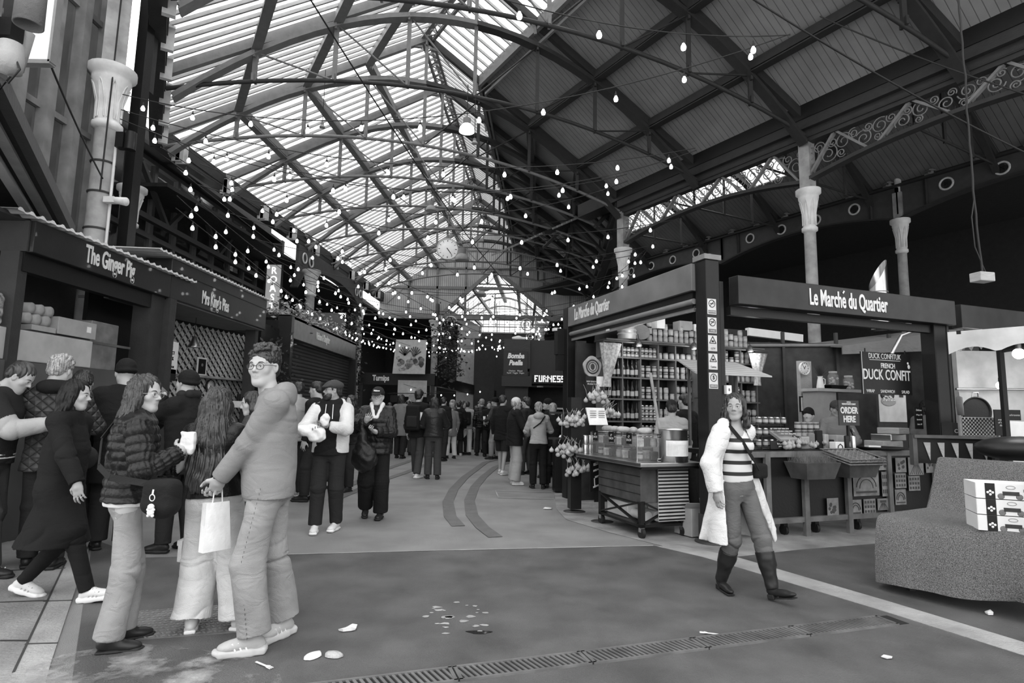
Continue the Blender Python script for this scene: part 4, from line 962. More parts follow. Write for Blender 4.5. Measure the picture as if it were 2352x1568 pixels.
# Ginger Pig stall body
T = thing('market_stall', 'Ginger Pig stall front with tall grey counter panel', 'stall', (FX, g0, 0)); Lg = g1 - g0
MB().box((-.15, Lg / 2 - 1.0, .93), (.06, Lg + 1.9, 1.86)).build('counter_panel', M('counter_panel_grey', .085, .5, var=.2, vscale=2), T)
MB().box((-1.6, Lg / 2, 1.7), (.05, Lg + 2, 3.4)).build('back_panel', GRYD, T)
MB().box((-.2, g1 - g0 - .15, 1.5), (.26, .3, 3.0)).build('corner_post', IRON, T); MB().box((-.06, g1 - g0 + .08, 1.5), (.16, .16, 3.0)).build('corner_post', IRON, T)
MB().box((-.2, .02, 1.5), (.2, .12, 3.0)).build('corner_post', IRON, T)
MB().box((-.14, Lg / 2, 2.9), (.12, Lg, .2)).build('shutter_box', BLACK, T)
MB().box((-.4, .75, 2.19), (.5, 2.4, .03)).build('shelf', STEEL, T)
MB().box((-1.3, .75, 3.35), (2.4, Lg + 1, .04)).build('soffit', GRYD, T)
tag(MB().box((0, 0, .17), (.55, 1.35, .33)).build('storage_cabinet', M('pale_cabinet_laminate', .42, .5), bevel=.01), 'pale long cabinet under the steel shelf of the Ginger Pig', 'cabinet').location = (FX - .42, fx(155), 1.862)
tag(MB().box((0, 0, .3), (.4, .5, .6)).build('metal_cabinet', M('scuffed_zinc', .2, .45, metal=.3, var=.3), bevel=.01), 'scuffed zinc cabinet at the right end of the pale one', 'cabinet').location = (FX - .36, fx(278), 1.862)
b = tag(MB().box((0, 0, .11), (.3, .62, .2)).build('cardboard_box', CARD, bevel=.006), 'long brown cardboard box on the steel shelf', 'box'); b.location = (FX - .3, fx(215), 2.21); MB().box((.152, .18, .12), (.004, .07, .07)).build('paper_label', WHITE, b)
b = tag(MB().box((0, 0, .035), (.3, .34, .06)).build('cardboard_tray', CARD, bevel=.005), 'flat carton under the kitchen roll pack', 'box'); b.location = (FX - .3, fx(140), 2.21)
R_ = thing('paper_roll_pack', 'shrink-wrapped pack of kitchen rolls on the steel shelf', 'paper rolls', (FX - .34, fx(140), 2.28))
PR = M('paper_roll', .35, .8); 
for i in range(3):
    for j in range(2):
        y = -.16 + i * .13 + (.03 if j else 0); MB().lathe([(.018, -.13), (.06, -.13), (.06, .13), (.018, .13)], (0, y, .065 + j * .115), 16, ax=Matrix.Rotation(math.pi / 2, 3, 'Y')).build('paper_roll', PR, R_)
FOIL = M('crinkled_plastic_wrap', .3, .15, bump=1, bscale=25, var=.8, vscale=18)
vol('wrapped_bundle', [BX((0, 0, .17), (.12, .16, .16), None, .05), E((0, .0, .3), (.1, .12, .06), k=.04)], FOIL, None, .012, lambda P: .012 * sn(P, 40)).location = (FX - .32, fx(52), 2.21)
tag(bpy.data.objects['wrapped_bundle'], 'plastic-wrapped dark bundle at the left end of the steel shelf', 'bundle')
vol('plastic_bag', [E((0, 0, .15), (.1, .17, .16)), E((.02, .05, .26), (.05, .06, .06), k=.04)], FOIL, None, .012, lambda P: .015 * sn(P, 35)).location = (FX - .34, fx(50), 1.862)
tag(bpy.data.objects['plastic_bag'], 'crinkled plastic bag left of the pale cabinet', 'bag')
# Mrs King's Pies stall
T = thing('market_stall', "Mrs King's Pies stall with faceted tile wall", 'stall', (FX, k0, 0)); Lk = k1 - k0
q0 = Vector((-1.05, 10.4 - k0, 0)); qd = Vector((.166, .986, 0)); qn = Vector((.986, -.166, 0)); QL = 3.1
MB().slab([q0 + UPV * .9, q0 + qd * QL + UPV * .9, q0 + qd * QL + UPV * 3.0, q0 + UPV * 3.0], -qn * .05).build('tile_backing', M('tile_black', .02, .3), T)
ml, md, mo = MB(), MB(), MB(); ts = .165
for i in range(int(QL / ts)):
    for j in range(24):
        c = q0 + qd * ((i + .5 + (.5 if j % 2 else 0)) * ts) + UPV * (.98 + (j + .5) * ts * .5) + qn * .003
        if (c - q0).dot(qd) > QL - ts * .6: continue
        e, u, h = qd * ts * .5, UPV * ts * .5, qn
        # pale lower facet, mid-tone facet and thin pale outline
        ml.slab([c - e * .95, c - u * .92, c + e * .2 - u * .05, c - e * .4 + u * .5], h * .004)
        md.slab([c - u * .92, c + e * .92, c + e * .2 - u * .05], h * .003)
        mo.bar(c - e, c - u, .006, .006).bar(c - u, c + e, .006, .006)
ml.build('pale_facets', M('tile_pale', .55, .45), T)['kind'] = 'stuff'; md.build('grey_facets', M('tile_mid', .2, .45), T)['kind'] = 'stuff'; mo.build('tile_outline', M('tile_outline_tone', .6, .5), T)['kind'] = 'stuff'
MB().box((-.25, Lk - .04, 1.5), (.2, .14, 3.0)).build('corner_post', IRON, T); MB().box((-1.0, .55, 1.6), (.06, 1.7, 3.2)).build('side_panel', BLACK, T)
MB().box((-.7, Lk / 2, 3.0), (1.3, Lk, .04)).build('soffit', GRYM, T); MB().box((-.25, Lk / 2, .5), (.1, Lk, 1.0)).build('counter_panel', GRYD, T); MB().box((-.45, Lk / 2, 1.02), (.6, Lk, .05)).build('counter_top', BLACK, T)
MB().box((-2.0, Lk / 2, 1.6), (.05, Lk + 3, 3.2)).build('back_panel', BLACK, T)
def onq(px, z, d=.0):   # point on the tile wall plane
    w = Vector((FX, k0, 0)); p = at_pl(px, 900, w + q0, qn); return Vector((p.x, p.y, z)) + qn * d
a = math.atan2(qd.y, qd.x)
sh = tag(MB().bar(onq(398, 1.98, .12), onq(560, 1.98, .12), .24, .04).build('wall_shelf', WOOD), "pale wall shelf on the faceted tiles", 'shelf')
T = thing('picture_frame', 'white picture frame standing on the tile wall shelf', 'picture', tuple(onq(443, 2.0, .14)), a)
MB().box((0, 0, .17), (.26, .015, .34)).build('frame', WHITE, T); MB().box((0, -.009, .17), (.2, .006, .28)).build('photograph', BLACK, T); m = MB().ball((.0, -.013, .2), .03, sc=(1, .1, 1)); m.build('portrait_blob', GRYM, T)
def clock(label, c, n, r, name='wall_clock', face=WHITE, hr=4.2, mn=38, rim=GRYD, parent=None):
    n = Vector(n).normalized(); x = UPV.cross(n).normalized(); T = thing(name, label, 'clock', tuple(c)); ax = Matrix((x, UPV, n)).transposed()
    MB().lathe([(r * .9, 0), (r, 0), (r, .04), (r * .93, .045), (r * .9, .02)], n=32, ax=ax, cap=False).build('rim', rim, T)
    MB().lathe([(0, .018), (r * .92, .018), (r * .92, .02), (0, .02)][:3], n=32, ax=ax).build('dial', face, T)
    f = MB().lathe([(r * .92, .0), (r * .92, .022), (0.0001, .022)], n=32, ax=ax).build('dial_face', face, T)
    m = MB()
    for i in range(12):
        w = i * math.pi / 6; d = x * math.sin(w) + UPV * math.cos(w); m.bar(d * r * .68 + n * .026, d * r * .84 + n * .026, r * (.06 if i % 3 == 0 else .04), .004, up=n)
    m.build('hour_marks', BLACK, T)
    for w, L, th in ((hr * math.pi / 6, .5, .07), (mn * math.pi / 30, .75, .045)):
        d = x * math.sin(w) + UPV * math.cos(w); MB().bar(-d * r * .12 + n * .03, d * r * L + n * .03, r * th, .004, up=n).build('clock_hand', BLACK, T)
    return T
clock('round white kitchen clock on the faceted tile wall', onq(478, 1.82, .02), qn, .125, hr=4.6, mn=37)
T = thing('pendant_lamp', 'steel bell pendant hanging inside the pie stall', 'lamp', (-5.6, 10.3, 2.45)); MB().lathe([(.02, .2), (.035, .18), (.05, .12), (.1, .02), (.105, 0), (.09, .0)], n=20).build('shade', STEEL, T); MB().tube([(0, 0, .2), (0, 0, .55)], .006).build('cord', CABLE, T)
T = thing('menu_board', 'white pork pie poster reading THE PERFECT SNACK', 'sign', tuple(at_x(372, 817, -5.35))); z0 = T.location.z
MB().box((0, 0, 0), (.02, .82, .5)).build('board', WHITE, T)
for i, (t, s, zz) in enumerate((('THE', .075, .15), ('PERFECT', .075, .07), ('SNACK', .075, -.02), ('COLD PORK PIE', .045, -.15))): text(t, BLACK, T, (.014, .2, zz), (0, 1, 0), s, sx=.75)
for i, (t, s, zz) in enumerate((('BEST', .07, .07), ('SERVED', .07, -.01), ('COLD', .07, -.1))): text(t, BLACK, T, (.014, -.2, zz), (0, 1, 0), s, sx=.75)
MB().box((0.002, 0, 0), (.022, .008, .5)).build('fold', GRYD, T)
T = thing('menu_sign', 'black strip sign ending in TION under the pork pie poster', 'sign', tuple(at_x(368, 858, -5.35))); MB().box((0, 0, 0), (.02, .8, .18)).build('board', BLACK, T); text('COLLECTION', LET, T, (.014, -.12, 0), (0, 1, 0), .1, sx=.8)
T = thing('wire_basket', 'white crate of cutlery on the pie stall counter', 'basket', tuple(at_x(548, 935, -5.35)), .1); m = MB()
m.box((0, 0, 0), (.2, .3, .01))
for s in (-1, 1): m.box((s * .1, 0, .06), (.008, .3, .12)); m.box((0, s * .15, .06), (.2, .008, .12))
m.build('crate', WHT, T); MB().cyl((.0, -.05, .02), (.02, -.08, .26), .035).cyl((0, .08, .02), (0, .1, .2), .03).build('utensils', BLACK, T)
# Nickson kiosk body
T = thing('kiosk_body', 'shuttered kiosk with dark roller shutter under the Nickson fascia', 'kiosk', (FX, n0, 0)); Ln = n1 - n0
SHU = lines_mat('roller_shutter', .045, (0, 0, 1), .09, dark=.3, width=.35, bump=1)
MB().box((-.2, Ln / 2, 1.5), (.06, Ln - .2, 3.0)).build('roller_shutter', SHU, T); MB().box((-.1, .04, 1.75), (.3, .16, 3.5)).build('corner_post', DARKP, T); MB().box((-.1, Ln - .04, 1.5), (.3, .16, 3.0)).build('corner_post', DARKP, T)
MB().box((-1.6, .0, 1.7), (2.9, .06, 3.4)).build('side_panel', BLACK, T); MB().box((-1.5, Ln / 2, 3.5), (3.0, Ln, .06)).build('roof', BLACK, T)
# ivy
IVY = M('ivy_leaves', .05, .5, var=.6, vscale=10)
def ivy(name, label, pts, r, n, seed, mat=None, size=.06):
    rr = random.Random(seed); m = MB(); P = [Vector(p) for p in pts]
    for i in range(n):
        t = rr.random() * (len(P) - 1); k_ = int(t); c = P[k_].lerp(P[min(k_ + 1, len(P) - 1)], t - k_) + Vector((rr.gauss(0, r), rr.gauss(0, r), rr.gauss(0, r)))
        e = Vector((rr.uniform(-1, 1), rr.uniform(-1, 1), rr.uniform(-.6, .6))).normalized() * size * rr.uniform(.5, 1.2); f = e.cross(Vector((rr.uniform(-1, 1), rr.uniform(-1, 1), rr.uniform(-1, 1)))).normalized() * size * .5
        m.add([c - e, c + f, c + e, c - f], [(0, 1, 2, 3)])
    o = m.build(name, mat or IVY); return tag(o, label, 'ivy', kind='stuff')
ivy('climbing_ivy', 'ivy over the roof of the shuttered kiosk', [(FX - .3, n0, 3.7), (FX - .4, n1, 3.75)], .16, 900, 1, M('pale_ivy_leaves', .25, .5, var=.6))
ivy('climbing_ivy', 'ivy hanging at the right end of the shuttered kiosk', [(FX - .25, n1 + .3, 3.4), (FX - .25, n1 + .3, .8)], .11, 450, 2)
ivy('climbing_ivy', 'dark ivy screen between the pie stall and the kiosk', [(-5.3, 12.4, 2.8), (-5.3, 13.4, 2.0), (-5.3, 12.5, 1.0), (-5.3, 13.4, .6)], .22, 1200, 3)
ivy('climbing_ivy', 'pale flowering plants under the ROAST sign', [(-8.8, 21.2, 4.75), (-8.6, 21.4, 4.4)], .18, 500, 4, MATS['pale_ivy_leaves'])
tag(MB().box((-5.3, 12.95, 1.6), (.06, 1.4, 3.2)).build('screen_panel', BLACK), 'black lattice screen beside the pie stall', 'panel')
# far left stall: Turnips
ty = 25.5
T = thing('stall_fascia', 'dark fascia lettered Turnips beyond the shuttered kiosk', 'fascia', (-5.0, ty, 2.75)); xa, xb = at_y(824, 860, ty).x, at_y(1000, 860, ty).x
MB().box(((xa + xb) / 2 + 5, 0, 0), (xb - xa, .3, .5)).build('board', BLACK, T); text('Turnips', LET, T, (at_y(877, 860, ty).x + 5, -.16, .02), (1, 0, 0), .33, sx=.7, bold=.012)
MB().bar((xb + 5, 0, -.05), (xb + 5 + 2.4, 6, -.45), .25, .45).build('side_board', BLACK, T)
for x in (xa + 5.1, xb + 4.9): MB().box((x, 0, -1.4), (.16, .16, 2.7)).build('corner_post', IRON, T)
# banner (fruit painting, generic)
y_ = 24.6; c = at_y(941, 819, y_); T = thing('cloth_banner', 'white cloth banner printed with a heap of fruit above Turnips', 'banner', tuple(c)); hw, hh = 36.5 / F * y_, 39.5 / F * y_
MB().slab([(-hw * 1.05, 0, -hh), (hw, 0, -hh), (hw * 1.05, 0, hh), (-hw * .9, 0, hh)], (0, .02, 0)).build('cloth', M('banner_cloth', .5, .8, bump=.3, bscale=3), T)
rr = random.Random(11)
for q in range(26):
    x, z = rr.gauss(0, .3), rr.gauss(-.28, .2); x = max(-.5, min(.5, x)); z = max(-.62, min(.2, z))
    o = MB().ball((x, -.015 - q * .0004, z), rr.uniform(.06, .12), 12, 8, (1, .06, 1)).build('printed_fruit', M('print_grey_%d' % (q % 4), (.07, .16, .28, .38)[q % 4], .8, var=.5, vscale=12), T)
m = MB()
for q in range(14):
    a = math.pi * (.15 + .7 * q / 13); b_ = Vector((-.2 if q % 2 else .22, -.02, .05)); m.bar(b_, b_ + Vector((math.cos(a) * .28, 0, math.sin(a) * .38)), .04, .006, up=(0, 1, 0))
m.build('printed_leaves', MATS['print_grey_0'], T)
# lower cloth behind the crowd
c = at_y(947, 892, 25.2); T = thing('cloth_banner', 'pale cloth with faint script hung under the Turnips fascia', 'banner', tuple(c)); MB().box((0, 0, 0), (.62 * 2, .02, .7)).build('cloth', MATS['banner_cloth'], T); text('soyfruit', GRYL, T, (.1, -.015, .02), (1, 0, 0), .2, sx=.8, shear=.3)
tag(MB().bar(at_y(890, 903, 25.0), at_y(1010, 903, 25.0), .03).build('hanging_rail', BLACK), 'dark rail carrying gift bags at the Turnips stall', 'rail')
for q in range(3):
    c = at_y(905 + q * 42, 915, 25.0); o = MB().box((0, 0, 0), (.3, .12, .28)).tube([(-.07, 0, .14), (-.05, 0, .24), (.05, 0, .24), (.07, 0, .14)], .01).build('gift_bag', BLK2 if q != 1 else CARD); o.location = c; tag(o, ['leftmost dark gift bag', 'pale middle gift bag', 'rightmost dark gift bag'][q] + ' hanging at the Turnips stall', 'bag')
ivy('climbing_ivy', 'dark ivy around the pillar left of the fruit banner', [(-6.9, 25, 5.5), (-6.8, 25, 2.2)], .22, 900, 6, size=.09)
ivy('climbing_ivy', 'dark ivy hanging right of the fruit banner', [(-2.9, 25.5, 5.2), (-2.7, 25.5, 3.0)], .3, 1000, 7, size=.09)
tag(MB().box((0, 0, 2.9), (1.1, 1.0, 5.8)).build('brick_pier', M('white_painted_brick', .36, .7, bump=.6, bscale=8)), 'white painted brick pier behind the string lights', 'pillar').location = (-2.25, 30.5, 0)
tag(MB().box((0, 0, 2.5), (1.0, .8, 5)).build('brick_pier', BRK), 'dark brick pier right of the white one', 'pillar').location = (-1.35, 29.3, 0)
structure(MB().box((-12.2, 28, 4), (.3, 40, 8)).box((-11, 44, 3), (5, .3, 6)).build('wall_left', BRK))  # near-black colour paints the deep shade under the left arcade
structure(MB().slab([(-12.2, 14.5, 7.0), (-8.9, 14.5, 7.0), (-7.8, 34, 7.0), (-12.2, 34, 7.0)], (0, 0, .1)).build('ceiling', BRK))
# ---- restaurant glass front above the left stalls
WX = -9.9; FR = M('window_frame_paint', .09, .4)
W_ = structure(MB().quad((WX, 9.2, 3.9), (WX, 23, 3.9), (WX, 23, 8.0), (WX, 9.2, 8.0)).build('window_5', glass_mat('reflective_glass', .45, .03, .03)))
m = MB()
for y in (10.0, 11.1, 12.2, 13.3, 14.4, 15.5, 16.6, 17.7, 18.8, 19.9, 21.0, 22.1, 23.1): m.box((WX, y, 6.1), (.14, .13, 4.2))
for z in (4.5, 5.95, 8.0): m.box((WX, 16.2, z), (.16, 14, .13))
structure(m.build('window_frame', FR, W_))
m = MB(); m.box((-11.9, 16.2, 6.2), (.1, 15, 4.6)); structure(m.build('wall_restaurant', M('restaurant_wall', .3, .7, var=.5, vscale=1.5)))
structure(MB().box((-10.7, 16.2, 3.9), (2.6, 14, .1)).box((-10.7, 16.2, 8.1), (2.6, 14, .1)).box((-10.1, 16.2, 8.45), (.5, 14, .7)).box((-10.7, 23.4, 6.2), (2.6, .2, 4)).build('wall_restaurant_slabs', BRK))
m = MB()
for q, y in enumerate((15.0, 17.2, 19.3)): m.box((-11.8, y, 6.3), (.06, .8, 1.7))
tag(m.build('interior_doors', BLK2), 'dark door panels seen inside the upstairs restaurant', 'panels')
for y in (11.5, 15.5, 19.5): lp_ = bpy.data.lights.new('restaurant_light', 'POINT'); lp_.energy = 50; lp_.shadow_soft_size = .3; lo_ = bpy.data.objects.new('restaurant_light', lp_); COL.objects.link(lo_); lo_.location = (-10.9, y, 7.3)  # unseen fill lamps added to brighten the dark restaurant interior
# raking braces in front
for q, (y0_, y1_) in enumerate(((14.3, 15.6), (17.0, 15.7), (17.1, 18.4), (19.8, 18.5))):
    tag(MB().bar((WX + .4, y0_, 7.6), (WX + .4, y1_, 6.3), .12, .1).build('raking_brace', IRON), ['nearest', 'second', 'third', 'farthest'][q] + ' raking brace before the restaurant windows', 'brace')
tag(MB().bar((WX + .4, 14, 6.25), (WX + .4, 23, 6.25), .16, .14).build('rail_beam', IRON), 'dark horizontal beam joining the braces before the restaurant windows', 'beam')
# near glazed facade, tall mullions
NX = -6.75
nf = structure(MB().quad((NX, 2.5, 3.6), (NX, 9.0, 3.6), (NX, 9.0, 11), (NX, 2.5, 11)).build('window_6', MATS['reflective_glass']))
m = MB()
for q in range(13):
    y = 2.9 + q * .5; m.box((NX + .06, y, 7.2), (.2, .14, 7.4)); 
for z in (3.7, 5.6, 7.5, 9.4): m.box((NX + .02, 5.9, z), (.08, 6.2, .09))
structure(m.build('window_frame', M('pale_mullion_paint', .2, .5, var=.3, vscale=3), nf))
structure(MB().box((-9.3, 5.6, 7), (.1, 7, 8)).box((-8.1, 9.1, 7), (2.7, .1, 8)).build('wall_left_upper', M('interior_shade', .16, .7, var=.6, vscale=1.2)))
# diagonal dark canopy soffit at the far left
T = thing('stair_soffit', 'dark sloping soffit with steel edge beams at far left', 'canopy', (0, 0, 0))
a_, b_ = at_y(-200, -215, 2.8), at_y(162, 530, 7.3); o2 = Vector((-1.4, 0, -.1))
MB().slab([a_, b_, b_ + o2 * 1.4, a_ + o2 * 1.4], (0, 0, -.06)).build('soffit', BLK2, T)
for q in range(3): MB().bar(a_ + Vector((.0 - .16 * q, 0, -.03 * q)), b_ + Vector((.0 - .16 * q, 0, -.03 * q)), .09, .14).build('edge_beam', (IRON, IRONG, GRYL)[q], T)
# lamps and hardware at the top left corner
T = thing('floodlight', 'grey cylindrical floodlight at the top left corner', 'lamp', tuple(at_y(72, 0, 3.4))); MB().lathe([(.0, .32), (.075, .32), (.08, -.17), (.07, -.17), (.065, -.1), (.0, -.1)], n=24).build('housing', GRYM, T); MB().tube([(-.02, 0, .1), (-.2, 0, .05), (-.25, 0, -.2)], .012).build('bracket', BLACK, T)
T = thing('floodlight', 'pale round lamp below the cylindrical floodlight', 'lamp', tuple(at_y(22, 135, 3.4))); MB().lathe([(0, .1), (.06, .1), (.075, .0), (.07, -.08), (0, -.1)], n=20).build('housing', GRYL, T); MB().tube([(.05, -.02, 0), (.09, -.02, -.08), (.03, -.02, -.17), (-.05, -.02, -.12)], .006).build('cable', CABLE, T)
T = thing('junction_box', 'dark junction box wired under the top left lamps', 'box', tuple(at_y(12, 70, 3.5))); MB().box((0, 0, 0), (.16, .1, .12)).build('case', BLACK, T); MB().tube([(.0, 0, -.05), (.08, 0, -.3), (.0, 0, -.42), (-.06, 0, -.25)], .007).build('cable', CABLE, T)
T = thing('speaker_horn', 'pale rounded speaker at the left edge under the lamps', 'speaker', tuple(at_y(45, 110, 3.6))); MB().lathe([(0, .12), (.05, .12), (.065, -.14), (.0, -.15)], n=20, ax=Matrix.Rotation(.25, 3, 'Y')).build('housing', GRYL, T)
T = thing('sign_lightbox', 'bright white sign panel behind the top left floodlight', 'panel', tuple(at_y(88, 60, 4.0))); MB().box((0, 0, .1), (.24, .04, .75)).build('panel', WHITE, T); MB().box((0, 0, -.29), (.27, .06, .03)).box((.13, 0, .1), (.02, .06, .78)).build('frame', IRONG, T)  # plain white board, no lamp inside
# small devices on columns
T = thing('security_camera', 'white floodlight camera strapped to the large left column', 'camera', (-6.18, 8.6, 4.5)); MB().box((.06, 0, 0), (.16, .1, .09)).build('bracket', CREAM, T); MB().lathe([(.05, 0), (.065, .16), (.06, .17), (0, .17)], (.14, 0, -.0), 16, ax=Matrix.Rotation(1.7, 3, 'Y')).build('lamp_head', CREAM, T)
T = thing('wall_speaker', 'dark box speaker beside the large left column', 'speaker', (-6.05, 8.62, 5.45)); MB().box((0, 0, 0), (.12, .14, .24)).cyl((.13, 0, -.14), (.13, 0, .14), .08).build('case', BLACK, T)
T = thing('wall_speaker', 'dark lantern-shaped speaker on the second left column', 'speaker', (-8.9, 13.5, 4.5)); MB().cyl((0, 0, -.2), (0, 0, .2), .14).box((-.2, 0, 0), (.16, .14, .3)).build('case', BLACK, T)
# ROAST sign
y_ = 21.9; xs0, xs1 = at_y(611, 660, y_).x, at_y(646, 660, y_).x; T = thing('blade_sign', 'tall lit vertical sign reading ROAST on the left wall', 'sign', ((xs0 + xs1) / 2, y_, 5.9))
SG = M('sign_grey_enamel', .32, .4, emit=.22); hw = (xs1 - xs0) / 2
MB().box((0, 0, 0), (hw * 2, .12, 1.85)).build('panel', SG, T); m = MB(); m.box((0, -.0, .93), (hw * 2.1, .14, .03)).box((0, 0, -.93), (hw * 2.1, .14, .03)).box((hw, 0, 0), (.03, .14, 1.88)).box((-hw, 0, 0), (.03, .14, 1.88)); m.build('frame', GRYD, T)
LL = M('lit_letter', .9, .5, emit=.9)
for q, ch in enumerate('ROAST'): text(ch, LL, T, (0, -.07, .68 - q * .345), (1, 0, 0), .37, 'letter', .95, .006)
m = MB().bar((-hw - .3, 0, .6), (-hw, 0, .6), .05).bar((-hw - .3, 0, -.5), (-hw, 0, -.5), .05); m.build('bracket', BLACK, T)
# hanging station clock
c = at_y(1028, 572, 24.5); T = clock('large round station clock hanging from the roof before the gable', c, (.15, -1, 0), .47, 'station_clock', M('clock_face_lit', .8, .4, emit=.25), 4.75, 24, CREAM)
MB().tube([(0, .05, .45), (0, .05, 3.2)], .03).build('hanger', IRONG, T)
def pend(label, px, py, y, r, drop, lit=False):
    c = at_y(px, py, y); T = thing('pendant_lamp', label, 'lamp', tuple(c)); MB().lathe([(0, .9 * r * 2), (r * .5, .88 * r * 2), (r * .5, r * 1.0), (r * .62, r * .9)], n=18).build('fitting', GRYM, T)
    MB().lathe([(r * .55, r * .95), (r * .9, r * .5), (r * 1.0, 0), (r * .98, -.02 * r)], n=20).build('shade', GLOW if lit else GRYL, T)
    MB().tube([(0, 0, r * 1.7), (0, 0, drop)], .008, 4).build('chain', CABLE, T); return T
pend('large lit pendant lamp hanging high at top centre', 1072, 302, 11.2, .155, 1.0, True)
pend('dome pendant lamp right of the station clock', 1061, 598, 24, .3, 2.6); pend('dome pendant lamp above the clock, under the second truss', 990, 484, 17.5, .17, 1.0)
pend('small pendant lamp beneath the second roof', 1105, 680, 36, .33, 1.6); pend('tiny cap lamp on a long wire left of top centre', 740, 293, 13.6, .07, 1.5); pend('tiny cap lamp right of the large lit pendant', 1090, 330, 12.8, .07, 1.2)
# ================= RIGHT: the French deli stall and its neighbours
P0 = at_z(1638, 1246); P0.z = 0
EL = Vector((-.347, .938, 0)); ER = Vector((.938, .347, 0)); AR_ = math.atan2(ER.y, ER.x)
def dp(a, b, z=0.): p = P0 + EL * a + ER * b; return Vector((p.x, p.y, z))
def atd(px, py, a): return at_pl(px, py, dp(a, 0), EL)     # pixel on the plane parallel to the counter front, a metres behind it
RM = Matrix.Rotation(AR_, 3, 'Z')
SIG = M('black_fascia_board', .022, .35, var=.3); SIGL = M('grey_gloss_fascia_right', .17, .3, var=.25, vscale=2)
T = thing('deli_post', 'dark corner post of the French deli carrying five notices', 'post', tuple(dp(0, 0)), AR_)
MB().box((0, 0, 1.62), (.2, .2, 3.24)).build('post', BLACK, T, bevel=.015); MB().box((0, 0, 3.27), (.24, .22, .06)).cyl((0, 0, 3.25), (0, 0, 3.32), .06).build('post_cap', IRONG, T)
MB().box((.13, .02, 1.5), (.1, .16, 3.0)).build('side_rail', BLACK, T); MB().lathe([(.2, 0), (.2, .02), (.12, .03)], n=20).box((0, 0, .16), (.22, .22, .3)).build('post_base', IRON, T)
NOT = M('notice_card', .6, .4); ys = [704, 747, 788, 830, 874]
for q, py in enumerate(ys):
    z = at_pl(1632, py, dp(-.1, 0), EL).z; s_ = MB().box((-.03, -.106, z), (.125, .006, .185), 0).build('notice', NOT, T, bevel=.003)
    cz = z + .035; m = MB(); c = Vector((-.03, -.111, cz))
    if q in (0, 1, 4):
        m.tube([c + Vector((math.cos(a) * .042, 0, math.sin(a) * .042)) for a in [i * math.pi / 12 for i in range(25)]], .004, 4, cap=False)
        if q < 2: m.bar(c + Vector((-.03, 0, -.03)), c + Vector((.03, 0, .03)), .006, .004, up=(0, 1, 0)); m.bar(c + Vector((-.025, 0, .0 if q == 0 else .01)), c + Vector((.025, 0, 0)), .008, .003, up=(0, 1, 0))
    else:
        for a, b in (((-.045, -.035), (.045, -.035)), ((.045, -.035), (0, .045)), ((0, .045), (-.045, -.035))): m.bar(c + Vector((a[0], 0, a[1])), c + Vector((b[0], 0, b[1])), .007, .004, up=(0, 1, 0))
        m.box(c + Vector((0, 0, -.012)), (.03, .004, .02))
    m.build('pictogram', BLACK, s_)
    MB().box((-.03, -.1105, z - .062), (.105, .003, .04)).build('notice_strip', GRYM if q in (0, 1, 4) else NOT, s_)
    text(['NO SMOKING', 'No dogs', 'CCTV', 'Caution', 'SPEED LIMIT'][q], LET if q in (0, 1, 4) else BLACK, s_, (-.03, -.1135, z - .062), (1, 0, 0), .02 if q not in (2, 3) else .03, sx=.8, extrude=.001)
    if q == 4: text('5', BLACK, s_, (-.03, -.113, cz), (1, 0, 0), .06, extrude=.001, bold=.002)
T = thing('switch_box', 'small white switch box on the right side of the deli post', 'switch', tuple(dp(-.02, .19, 1.72)), AR_); MB().box((0, -.06, 0), (.07, .05, .1)).build('case', WHITE, T); MB().box((0, -.087, .0), (.02, .004, .03)).build('switch', GRYM, T)
# left fascia (along EL)
T = thing('stall_fascia', 'grey glossy left fascia of the French deli with white lettering', 'fascia', tuple(dp(0, -.1, 2.9)), math.atan2(EL.y, EL.x)); LF = 3.45
MB().box((LF / 2 + .1, 0, .16), (LF, .1, .33)).build('board', SIGL, T, bevel=.006); text('Le Marche du Quartier', LET, T, (2.62, .056, .155), (-1, 0, 0), .27, sx=.46, bold=.006); MB().bar((2.76, .058, .245), (2.73, .058, .285), .02, .004, up=(0, 1, 0)).build('accent', LET, T)
# roller shutter rolled up
MB().box((LF / 2 + .1, -.05, -.1), (LF - .1, .1, .2)).build('shutter_box', BLACK, T); MB().cyl((.12, -.0, -.13), (LF, -.0, -.13), .035).box((LF / 2 + .1, -.03, -.21), (LF - .1, .03, .07)).build('rolled_shutter', IRONG, T); MB().box((2.2, -.01, -.2), (.1, .01, .06)).build('sticker', CREAM, T)
T = thing('deli_post', 'dark far left post of the French deli stall', 'post', tuple(dp(LF + .1, -.08)), AR_); MB().box((0, 0, 1.62), (.16, .18, 3.24)).build('post', BLACK, T, bevel=.01); MB().box((-.14, .1, 2.65), (.14, .14, .45)).box((-.13, .1, 2.3), (.12, .12, .3)).build('meter_boxes', BLACK, T); MB().box((-.2, .1, 2.86), (.12, .1, .05)).build('white_box', WHITE, T)
